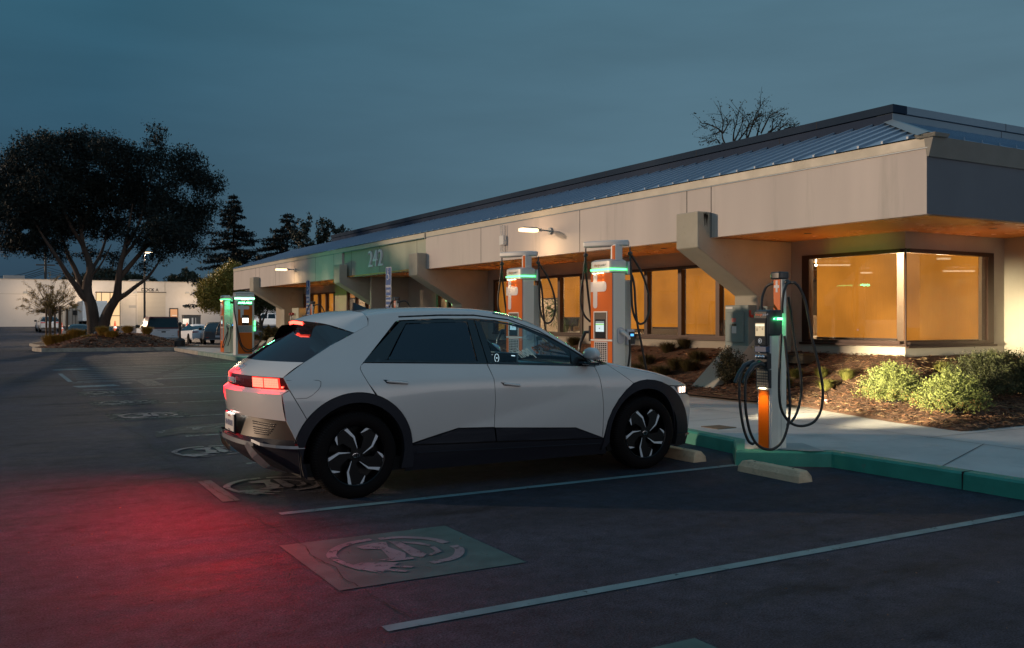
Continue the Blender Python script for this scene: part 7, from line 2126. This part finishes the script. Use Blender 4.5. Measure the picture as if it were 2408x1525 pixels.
def blobpts(r, blobs, n, clump=.0, per=14):
    """clustered points: sprays of leaves within each blob, biased to the shell, leaving gaps"""
    vol = np.array([b[3] * b[4] * b[5] * (b[6] if len(b) > 6 else 1) for b in blobs]); vol = vol ** .8; vol /= vol.sum()
    k = n // per; out = []
    ch = r.choice(len(blobs), size=k, p=vol)
    u = r.normal(size=(k, 3)); u /= np.linalg.norm(u, axis=1)[:, None]; rad_ = r.uniform(.12, 1, size=k) ** .45
    B_ = np.array([b[:6] for b in blobs])
    c = B_[ch, :3] + u * rad_[:, None] * B_[ch, 3:6] * (1 + r.normal(size=(k, 1)) * .06)
    off = r.normal(size=(k, per, 3)) * clump
    return (c[:, None, :] + off).reshape(-1, 3)
# --- the big spreading tree on the island: limbs traced from the photograph at the tree's own distance, with depth spread
TD = 51.5
TP = lambda x, y, dz=0.: AT(x, y, TD + dz)
root = TP(228, 785); tz = isl_h(root.x, root.y)
TR = thing('big_tree', 'broad dark evergreen tree with a forked pale trunk on the mulch island', 'tree', (root.x, root.y, tz))
def limb(m, pts, r0, r1, n=9):
    P = [TP(x, y, d) - TR.location for x, y, d in pts]; Q = smooth_path(P, 5); m.tube(Q, [v * .8 for v in r0] if isinstance(r0, list) else r0 * .76, n, r1 * .7)
    return Q
m = MB()
ends = []
L1_ = limb(m, [(222, 795, 0), (220, 760, 0), (214, 718, 0), (205, 690, 0), (206, 660, .2), (212, 640, .3), (208, 610, .5), (196, 580, .8), (190, 540, 1.0), (186, 490, 1.2)], [.52, .48, .44, .40, .38, .34, .30, .26, .22, .18] and .50, .10)
L2_ = limb(m, [(240, 797, .1), (244, 762, 0), (256, 730, -.2), (274, 700, -.3), (278, 670, -.4), (282, 630, -.5), (292, 590, -.6), (302, 540, -.2), (312, 480, .4)], .46, .05)
limb(m, [(214, 712, 0), (196, 698, -.2), (178, 672, -.4), (158, 645, -.5), (140, 615, -.8), (120, 585, -1), (100, 555, -1.2), (80, 520, -1.4)], .27, .06)
limb(m, [(208, 700, 0), (190, 668, .3), (176, 632, .6), (160, 600, .8), (148, 565, 1.0), (130, 520, 1.4), (112, 470, 1.8)], .24, .05)
limb(m, [(274, 706, -.3), (296, 692, -.3), (318, 675, -.2), (345, 655, .2), (365, 630, .4), (380, 605, .6)], .20, .05)
limb(m, [(280, 655, -.4), (310, 620, 0), (345, 580, .6), (385, 545, 1.0), (430, 510, 1.4), (470, 480, 1.8)], .20, .04)
limb(m, [(286, 610, -.5), (325, 560, -.2), (360, 500, .2), (400, 440, .2)], .14, .02)
limb(m, [(292, 590, -.6), (325, 530, 0), (345, 460, .6), (362, 380, 0), (372, 330, -1.2)], .13, .02)
limb(m, [(212, 640, .3), (236, 600, 1.4), (252, 550, 2.4), (262, 490, 3)], .15, .04)
limb(m, [(212, 652, .2), (232, 630, .2), (250, 600, 0), (262, 575, 0)], .09, .03)
limb(m, [(196, 580, .8), (160, 520, .0), (130, 450, -1), (100, 400, -2)], .16, .03)
limb(m, [(190, 540, 1), (215, 480, 1.6), (240, 410, 2), (250, 350, 2)], .15, .03)
m.build('trunk', BARK, TR, smooth=60)
r_ = np.random.RandomState(5)
def TB(x, y, rx, ry, dz=0., k=1., wt=1.):
    c = TP(x, y, dz) - TR.location; sc = TD / 2174.
    return (c.x, c.y, c.z, rx * sc, max(rx, ry) * sc * k, ry * sc, wt)
bl = [TB(20, 430, 60, 70), TB(70, 380, 62, 60, -1), TB(110, 345, 55, 38, 1), TB(150, 370, 70, 60, 0), TB(170, 325, 32, 25), TB(215, 350, 60, 45, 1), TB(265, 365, 55, 50, -1), TB(310, 390, 60, 55), TB(366, 350, 32, 34, -1.2, 1, .8), TB(372, 310, 18, 22, -1.2, 1, .6),
      TB(352, 296, 10, 10, -1.2, 1, .5), TB(400, 400, 52, 48, -1), TB(440, 360, 30, 22, -1, 1, .8), TB(455, 400, 45, 40, 0), TB(480, 440, 44, 40, .5), TB(510, 430, 20, 22, .5, 1, .6), TB(490, 490, 32, 34, 1), TB(450, 520, 55, 45, 1), TB(400, 500, 65, 60, 0), TB(340, 470, 70, 60, 1.5), TB(270, 450, 75, 60, 2), TB(190, 450, 80, 65, 1),
      TB(110, 450, 80, 60, -1), TB(40, 500, 70, 60, -1), TB(100, 530, 80, 45, 0), TB(170, 520, 70, 50, 1.5), TB(250, 530, 60, 40, 2.5), TB(60, 570, 55, 26, -.5), TB(10, 560, 40, 30, 0), TB(115, 585, 50, 26, 0), TB(420, 570, 55, 32, 1), TB(460, 590, 30, 22, 1, 1, .7), TB(370, 590, 40, 30, .5, 1, .8), TB(345, 620, 28, 20, .3, 1, .6), TB(330, 560, 50, 30, 0, 1, .8), TB(200, 600, 35, 26, 3, 1, .6), TB(260, 610, 40, 26, 3, 1, .6), TB(-40, 470, 60, 80), TB(20, 590, 20, 16, 0, 1, .5), TB(395, 545, 60, 40, -2), TB(150, 610, 26, 16, 0, 1, .5)]
C_ = blobpts(r_, [(b[0], b[1], b[2], b[3] * .90, b[4] * .95, b[5] * .90, b[6]) for b in bl], 112000, .16, 18)
def gaps(C, hs):
    # openings in the crown where the sky and the lot lamp show through
    W_ = C + np.array(TR.location)[None, :]; d = W_[:, 0] * SN + W_[:, 1] * CS; l = W_[:, 0] * CS - W_[:, 1] * SN
    u = 1204 + 2174 * l / d; v = 750 - 2174 * (W_[:, 2] - CAMH) / d; k = np.ones(len(C), bool)
    for x, y, rx, ry in hs: k &= ((u - x) / rx) ** 2 + ((v - y) / ry) ** 2 > r_.uniform(.35, 1.3, len(C))
    return C[k]
HS = [(345, 590, 15, 12), (262, 580, 14, 16), (180, 585, 18, 14), (60, 545, 12, 7), (230, 620, 30, 14), (180, 620, 26, 16), (310, 612, 22, 14)]
C_ = gaps(C_, HS)
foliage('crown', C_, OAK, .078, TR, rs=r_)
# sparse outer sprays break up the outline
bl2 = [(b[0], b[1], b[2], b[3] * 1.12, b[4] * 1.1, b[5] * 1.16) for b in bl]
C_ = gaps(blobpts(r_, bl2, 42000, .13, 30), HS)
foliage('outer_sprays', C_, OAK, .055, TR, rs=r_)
# --- conifers behind the far end of the building
def conifer(lab, px_, ytop, ybase, dd, wpx, seed, lean=0.):
    r = random.Random(seed); rn = np.random.RandomState(seed)
    top = AT(px_, ytop, dd); base = AT(px_, ybase, dd); H_ = top.z + .3; b0 = base.z
    t = thing('conifer_tree', lab, 'tree', (top.x, top.y, terrain(top.y)), 0, 'tall dark conifers')
    m = MB(); m.tube([(0, 0, 0), (0, 0, H_)], .28, 8, .02); m.build('trunk', BARKD, t)
    pts = []; br = MB(); Rm = wpx * dd / 2174.
    z = max(1.5, b0 - .5)
    while z < H_ - .2:
        f = 1 - (z - b0) / (H_ - b0); f = max(0, min(1.1, f))
        n = r.randint(5, 7)
        for k_ in range(n):
            a = r.uniform(0, 6.28); l = (Rm * f ** .8 + .15) * r.uniform(.55, 1.15)
            for q in range(int(l * 62) + 6):
                u = r.random() ** .6; s_ = l * u
                pts.append((math.cos(a) * s_ + r.gauss(0, .10 + .08 * l * .3), math.sin(a) * s_ + r.gauss(0, .10 + .08 * l * .3), z - .28 * s_ + .10 * s_ * u * 1.2 + r.gauss(0, .09)))
            br.tube([(0, 0, z), (math.cos(a) * l, math.sin(a) * l, z - .2 * l)], .03, 3, .008)
        z += r.uniform(.28, .5)
    br.build('branches', BARKD, t)
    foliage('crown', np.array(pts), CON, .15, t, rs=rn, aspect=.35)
    return t
conifer('tall narrow conifer standing between the big tree and the end of the roof', 549, 460, 690, 92, 104, 3)
conifer('second broader conifer rising behind the metal roof', 675, 500, 640, 88, 104, 8)
# --- round lit tree in front of the far wall and its neighbours
def lollipop(lab, px_, yb, dd, blobs, m_, n, size, clump, trunk, seed, cat='tree', name='round_tree', bark=BARK, extra=None):
    rn = np.random.RandomState(seed)
    b = AT(px_, yb, dd); t = thing(name, lab, cat, (b.x, b.y, terrain(b.y)))
    sc = dd / 2174.; bb = []
    for x, y, rx, ry, *o in blobs:
        c = AT(x, y, dd + (o[0] if o else 0)) - t.location; bb.append((c.x, c.y, c.z, rx * sc, rx * sc, ry * sc))
    foliage('crown', blobpts(rn, bb, n, clump, 12), m_, size, t, rs=rn)
    m = MB()
    for pts, r0, r1 in trunk:
        m.tube(smooth_path([AT(x, y, dd) - t.location for x, y in pts], 4), r0, 7, r1)
    m.build('trunk', bark, t, smooth=60)
    return t
lollipop('rounded olive green tree glowing under the lot lights left of the far chargers', 530, 778, 82, [(505, 690, 38, 40), (535, 665, 40, 34), (525, 715, 34, 20), (490, 710, 22, 22), (545, 640, 22, 24, 1), (478, 690, 15, 20), (555, 700, 25, 28)], OLV, 30000, .09, .20, [([(527, 785), (528, 755), (524, 730), (512, 700)], .22, .08), ([(532, 785), (536, 750), (545, 720)], .18, .06)], 21)
lollipop('rounded tree seen through the first fin opening behind the far chargers', 612, 775, 86, [(600, 715, 24, 26), (625, 700, 26, 22), (610, 690, 26, 18), (638, 722, 12, 12)], leafmat('mid_olive_leaf', (.045, .055, .02)), 8000, .11, .2, [([(611, 778), (612, 750), (605, 725)], .18, .06), ([(613, 770), (622, 745), (635, 720)], .12, .04)], 22)
lollipop('dark leafy tree showing over the cream wall right of the big tree', 430, 700, 150, [(415, 660, 22, 10), (445, 652, 18, 12), (460, 662, 18, 8), (437, 640, 5, 10)], DRK, 2200, .3, .2, [([(437, 700), (437, 640)], .15, .05)], 23)
lollipop('dark treetops showing over the cream wall under the big tree', 250, 700, 150, [(190, 660, 40, 12), (245, 650, 45, 18), (300, 656, 40, 12), (340, 662, 26, 8)], DRK, 5200, .3, .2, [([(250, 700), (250, 650)], .3, .1)], 24)
# thin leafy twig trees behind the roof
def twiggy(lab, dd, base, stems, m_, n, size, seed, cat='tree', rr_=.03, name='sparse_tree', spread=.9, group=None, bark=BARKD):
    r = random.Random(seed); rn = np.random.RandomState(seed)
    b = AT(base[0], base[1], dd); t = thing(name, lab, cat, (b.x, b.y, max(terrain(b.y), min(b.z, .0) if b.z < 0 else 0)), 0, group)
    m = MB(); pts = []; per = max(1, n // max(1, len(stems) * 8))
    for st_ in stems:
        P = smooth_path([AT(x, y, dd + r.uniform(-.6, .6)) - t.location for x, y in st_], 5)
        m.tube(P, rr_, 5, rr_ * .22)
        L_ = len(P)
        for k_ in range(8):
            i = r.randint(L_ // 4, L_ - 1); d = (P[i] - P[max(0, i - 2)]).normalized()
            d = (d + Vector((r.gauss(0, .55), r.gauss(0, .55), r.gauss(.05, .35)))).normalized(); l = spread * r.uniform(.3, 1.)
            q = P[i] + d * l; mid = P[i].lerp(q, .5) + Vector((r.gauss(0, .05), r.gauss(0, .05), .04)) * l
            m.tube([P[i], mid, q], rr_ * .35, 3, rr_ * .12)
            for _ in range(per):
                u = r.random() ** .6; c = P[i].lerp(q, u); pts.append((c.x + r.gauss(0, .05 * spread + .02), c.y + r.gauss(0, .05 * spread + .02), c.z + r.gauss(0, .05 * spread + .02)))
    m.build('branches', bark, t)
    foliage('leaves', np.array(pts), m_, size, t, rs=rn, aspect=.5)
    return t
SK = lambda x, y: ((2780 + x / 5.733) / 1.701, (420 + y / 5.733) / 1.701)
stm = [[SK(*p) for p in s_] for s_ in ([(690, 900), (640, 780), (620, 640), (640, 420), (600, 200), (590, 150)], [(620, 640), (520, 540), (380, 480), (280, 430), (170, 440)], [(640, 650), (730, 500), (740, 300)], [(880, 830), (890, 640), (950, 420), (1000, 150)], [(900, 840), (1000, 640), (1080, 420), (1110, 250)],
       [(1200, 780), (1280, 560), (1350, 350), (1420, 170), (1510, 20)], [(1180, 800), (1200, 560), (1290, 350)], [(1350, 350), (1450, 280), (1530, 240)], [(1510, 660), (1620, 440), (1740, 230), (1900, 180)], [(1640, 680), (1760, 560), (1780, 400), (1870, 280)], [(1000, 820), (1150, 620), (1250, 420)], [(1420, 720), (1470, 520), (1500, 420)], [(1880, 620), (2000, 500), (2100, 440)], [(560, 880), (500, 800), (380, 850)], [(1700, 660), (1850, 520), (1930, 470)], [(2050, 570), (2200, 510), (2280, 520)], [(600, 600), (480, 660), (410, 690)])]
twiggy('sparse branchy tree standing out against the sky above the parapet', 27, (1750, 420), stm, DRK, 1300, .030, 31, rr_=.028, spread=.7)
sk = [[(735, 640), (728, 590), (718, 555), (722, 535)], [(740, 640), (748, 590), (762, 555), (775, 535)], [(745, 640), (765, 590), (785, 560), (788, 545)], [(730, 620), (712, 580), (705, 560)], [(742, 600), (750, 570), (745, 545)]]
twiggy('sparse twiggy tree beside the second conifer above the roof', 78, (740, 660), sk, DRK, 2600, .13, 32, rr_=.08, spread=2.0)
# wispy desert tree with stakes on the small bed
rw = random.Random(12); wb = []
for i in range(30):
    an = rad(12 + 156 * i / 29 + rw.uniform(-4, 4)); k_ = rw.uniform(.75, 1.08); ex, ey = 119 + 64 * math.cos(an) * k_, 738 - 76 * math.sin(an) * k_
    wb.append([(119, 768), (119 + 6 * math.cos(an), 742 - 8 * math.sin(an)), (119 + (ex - 119) * .45 + rw.uniform(-3, 3), 745 + (ey - 745) * .55 + rw.uniform(-3, 3)), (ex, ey)])
tw = twiggy('wispy yellow green young tree held by wooden stakes, left of the big tree', 68, (119, 775), wb, leafmat('wisp_leaf', (.34, .22, .07), .4), 15000, .036, 33, rr_=.035, spread=.85, bark=BARK)
STK = mat('stake_wood', (.16, .085, .045), .8)
for i, (x, y0, y1, lab) in enumerate(((109, 726, 782, 'wooden stake left of the wispy tree trunk'), (117.5, 727, 790, 'thick wooden stake in front of the wispy tree trunk'), (129, 734, 780, 'short wooden stake right of the wispy tree trunk'), (141, 720, 790, 'thick dark wooden post between the wispy tree and the cones'), (158, 728, 778, 'thin stake nearest the big tree'))):
    p = AT(x, 760, 66); z0 = terrain(p.y); m = MB(); m.tube([(p.x, p.y, z0 - .1), (p.x, p.y, 1.48 + (750 - y0) * 66 / 2174)], .07 if i not in (1, 3) else .10, 8); tag(m.build('tree_stake', STK), lab, 'stake', 'tree stakes on the small bed')

# grass tufts and shrubs
def tuft(lab, x, y, z, R_, H_, m_, n, seed, name='grass_tuft', group=None, w=.004):
    r = np.random.RandomState(seed)
    a = r.uniform(0, 6.28, n); l = H_ * r.uniform(.55, 1.1, n); sp = r.uniform(.05, 1, n) ** .7 * R_; b0 = r.uniform(0, R_ * .25, n)
    ca, sa = np.cos(a), np.sin(a); ww = w * r.uniform(.7, 1.4, n)
    V = np.zeros((n, 5, 3))
    def P(u, lift): return np.stack([ca * (b0 + sp * u), sa * (b0 + sp * u), lift], 1)
    side = np.stack([-sa, ca, np.zeros(n)], 1)
    V[:, 0] = P(0, 0 * l) - side * ww[:, None]; V[:, 1] = P(0, 0 * l) + side * ww[:, None]
    V[:, 2] = P(.45, l * .7) + side * ww[:, None] * .8; V[:, 3] = P(.45, l * .7) - side * ww[:, None] * .8
    V[:, 4] = P(1.05, l * (1 - .25 * sp / max(R_, .01)))
    t = thing(name, lab, 'grass', (x, y, z), 0, group)
    vs = V.reshape(-1, 3); F = []
    me = bpy.data.meshes.new('blades'); fs = []
    for i in range(n): fs += [(i * 5, i * 5 + 1, i * 5 + 2, i * 5 + 3), (i * 5 + 3, i * 5 + 2, i * 5 + 4)]
    me.from_pydata([tuple(v) for v in vs], [], fs); me.materials.append(m_); o = bpy.data.objects.new('blades', me); COL.objects.link(o); o.parent = t
    return t
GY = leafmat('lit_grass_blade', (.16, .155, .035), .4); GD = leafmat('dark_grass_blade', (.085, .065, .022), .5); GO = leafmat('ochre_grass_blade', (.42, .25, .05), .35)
def gpx(x, y): # point of the bed seen at a photo position
    r = ray(x, y); d = 9.
    while d < 40:
        p = Vector((0, 0, CAMH)) + r * d
        if p.x > 10.1 and p.z < bed_h(min(p.x, 12.8), p.y): return p
        d += .03
    return p
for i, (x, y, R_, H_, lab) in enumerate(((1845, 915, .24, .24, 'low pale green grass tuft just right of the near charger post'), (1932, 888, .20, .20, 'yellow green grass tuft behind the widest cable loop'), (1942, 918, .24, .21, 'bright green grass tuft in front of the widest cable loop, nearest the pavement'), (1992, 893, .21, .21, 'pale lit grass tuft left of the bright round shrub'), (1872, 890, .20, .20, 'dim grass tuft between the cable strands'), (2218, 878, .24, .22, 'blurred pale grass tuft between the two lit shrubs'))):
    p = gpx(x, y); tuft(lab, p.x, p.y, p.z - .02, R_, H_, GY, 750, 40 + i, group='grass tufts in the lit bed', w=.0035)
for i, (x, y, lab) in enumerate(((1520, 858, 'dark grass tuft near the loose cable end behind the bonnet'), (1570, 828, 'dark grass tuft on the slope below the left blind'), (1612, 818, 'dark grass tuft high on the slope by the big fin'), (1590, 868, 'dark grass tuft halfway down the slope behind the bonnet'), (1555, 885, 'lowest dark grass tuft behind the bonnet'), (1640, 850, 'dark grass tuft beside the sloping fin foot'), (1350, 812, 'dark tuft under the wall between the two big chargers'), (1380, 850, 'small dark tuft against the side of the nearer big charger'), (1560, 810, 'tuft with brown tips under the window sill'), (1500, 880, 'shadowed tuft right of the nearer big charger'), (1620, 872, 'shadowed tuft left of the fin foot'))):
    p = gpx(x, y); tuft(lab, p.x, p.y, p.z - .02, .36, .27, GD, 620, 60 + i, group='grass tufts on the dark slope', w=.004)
ip = [(118, 812, 1.0), (140, 808, .8), (175, 795, .9), (210, 808, .7), (262, 800, .8), (300, 785, .7), (240, 788, .7), (345, 785, .7), (160, 790, .7), (192, 790, .6)]
labs = ['brightest ochre grass clump at the left end of the tree island', 'second ochre clump from the left end of the island', 'ochre grass clump in front of the dark parked car', 'low clump left of the flat stone on the island', 'clump right of the big trunk on the island', 'yellow clump between the trunk and the pickup', 'small clump at the foot of the forked trunk', 'green clump in front of the pickup\'s bumper', 'clump behind the brightest ochre one', 'thin clump behind the low middle one']
for i, (x, y, s_) in enumerate(ip):
    r0 = ray(x, y); d = 44.
    while d < 62:
        p = Vector((0, 0, CAMH)) + r0 * d
        if inpoly(p.x, p.y, isl) and p.z < isl_h(p.x, p.y): break
        d += .1
    if d >= 62: p = Vector((0, 0, CAMH)) + r0 * 49; p.z = isl_h(p.x, p.y)
    tuft(labs[i], p.x, p.y, p.z - .03, .75 * s_, .72 * s_, GO, 1000, 80 + i, group='ochre grass clumps on the tree island', w=.008)
p = AT(243, 783, 49); m = MB(); m.box(-.55, .55, -.4, .4, -.1, .12, tx=.15, ty=.1); tag(m.build('flat_stone', mat('stone_grey', (.14, .13, .13), .9, var=.2, bump=.5), bevel=.05, loc=(p.x, p.y, isl_h(p.x, p.y))), 'flat grey stone in the middle of the island mulch', 'stone')
# boxwood shrubs in the lit bed
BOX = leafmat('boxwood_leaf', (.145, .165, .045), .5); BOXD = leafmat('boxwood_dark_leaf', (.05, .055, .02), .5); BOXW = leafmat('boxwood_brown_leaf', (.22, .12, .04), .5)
def shrub(lab, x, y, z, R_, H_, n, m_, seed, size=.015, group='low shrubs in the planting bed', brown=0):
    r = np.random.RandomState(seed); t = thing('shrub', lab, 'shrub', (x, y, z), 0, group)
    m = MB(); pr = random.Random(seed); C = []
    k = max(24, int(n / 75))
    for i in range(k):
        a = pr.uniform(0, 6.28); e = pr.uniform(.12, 1.5); L_ = pr.uniform(.72, 1.15)
        tip = Vector((math.cos(a) * math.cos(e) * R_ * L_, math.sin(a) * math.cos(e) * R_ * L_, .08 + math.sin(e) * H_ * L_))
        st0 = tip * .12; mid = tip * .55 + Vector((0, 0, .04)); m.tube([st0, mid, tip], .004, 3, .0012)
        q = n // k
        u = r.uniform(.25, 1.05, q) ** .7
        base_ = np.array([[*((st0.lerp(mid, v * 2) if v < .5 else mid.lerp(tip, (v - .5) * 2)))] for v in u])
        C.append(base_ + r.normal(size=(q, 3)) * .026)
    C = np.concatenate(C)
    m.build('twigs', BARKD, t)
    foliage('leaves', C, m_, size, t, rs=r, aspect=.6)
    if brown:
        k_ = C[(C[:, 2] < H_ * .5)]; k_ = k_[r.permutation(len(k_))[:brown]]; foliage('brown_leaves', k_ + r.normal(size=k_.shape) * .02, BOXW, size, t, rs=r, aspect=.6)
    return t
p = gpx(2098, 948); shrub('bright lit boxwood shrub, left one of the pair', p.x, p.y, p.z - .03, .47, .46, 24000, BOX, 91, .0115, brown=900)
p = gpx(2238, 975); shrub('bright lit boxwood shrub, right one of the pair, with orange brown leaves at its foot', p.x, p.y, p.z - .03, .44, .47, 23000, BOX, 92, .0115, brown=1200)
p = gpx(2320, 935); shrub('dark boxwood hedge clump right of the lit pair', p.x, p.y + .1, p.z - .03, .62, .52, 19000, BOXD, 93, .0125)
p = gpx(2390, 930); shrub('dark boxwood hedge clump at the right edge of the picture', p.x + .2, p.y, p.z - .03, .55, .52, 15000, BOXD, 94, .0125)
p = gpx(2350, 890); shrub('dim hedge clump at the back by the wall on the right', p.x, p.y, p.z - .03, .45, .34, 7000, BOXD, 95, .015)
p = gpx(1722, 905); shrub('brownish shrub under the electrical boxes left of the near charger', p.x, p.y, p.z - .02, .36, .52, 9000, leafmat('dry_shrub_leaf', (.06, .05, .022), .5), 96, .014)
for i, (x, dd, lab) in enumerate(((50, 112, 'low wide green shrub at the foot of the cream wall, far left'),)):
    p = AT(x, 766, dd); t = thing('shrub', lab, 'shrub', (p.x, p.y, p.z), 0); rn = np.random.RandomState(97)
    foliage('leaves', blobpts(rn, [(-1.2, 0, .4, 1.0, .8, .5), (.2, 0, .5, 1.3, .9, .6), (1.3, 0, .35, .8, .7, .45)], 7000, .12, 12), leafmat('yellow_shrub_leaf', (.13, .12, .03), .5), .13, t, rs=rn)
# shrubs at the far bed behind the crossover's tail
for i, (x, y, lab) in enumerate(((1085, 1330, 'low brown green shrub under the first fin, left of the tail lamps'), (1120, 1300, 'low shrub right beside the first fin foot'))):
    q = (860 + 0, 0)
    p = gpx(x / 1.701, y / 1.701); shrub(lab, p.x, p.y, .45, .9, .55, 5000, GD if i else GD, 100 + i, .05)
# shadow-casting tree left of the frame (its shadow dapples the fascia)
rn = np.random.RandomState(71)
t = thing('lot_tree', 'parking lot tree left of the picture whose shadow dapples the fascia', 'tree', (-9.5, 44.5, 0))
m = MB(); m.tube([(0, 0, 0), (.2, 0, 3), (0, .3, 5)], .28, 8, .15)
for k_ in range(9):
    a = k_ * .7; m.tube([(0, .2, 3.6), (math.cos(a) * 1.6, math.sin(a) * 1.6, 5.6), (math.cos(a) * 4.2, math.sin(a) * 4.2, 7.8)], .10, 6, .02)
m.build('trunk', BARK, t)
foliage('crown', blobpts(rn, [(math.cos(a) * (3.2 + 1.6 * (k_ % 2)), math.sin(a) * (3.2 + 1.6 * (k_ % 2)), 7.6 + .8 * math.sin(a * 2.3), 1.3, 1.3, .8) for k_, a in [(k_, k_ * .6) for k_ in range(11)]] + [(0, 0, 8.6, 1.6, 1.6, 1)], 7000, .28, 12), DRK, .2, t, rs=rn)
# pink flag scrap in the mulch
p = gpx(1943, 948); m = MB(); m.box(-.012, .012, -.02, .02, 0, .05); tag(m.build('marker_flag', mat('flag_pink', (.7, .35, .35), .6), loc=(p.x, p.y, p.z)), 'tiny pink marker flag in the mulch below the widest cable loop', 'flag')
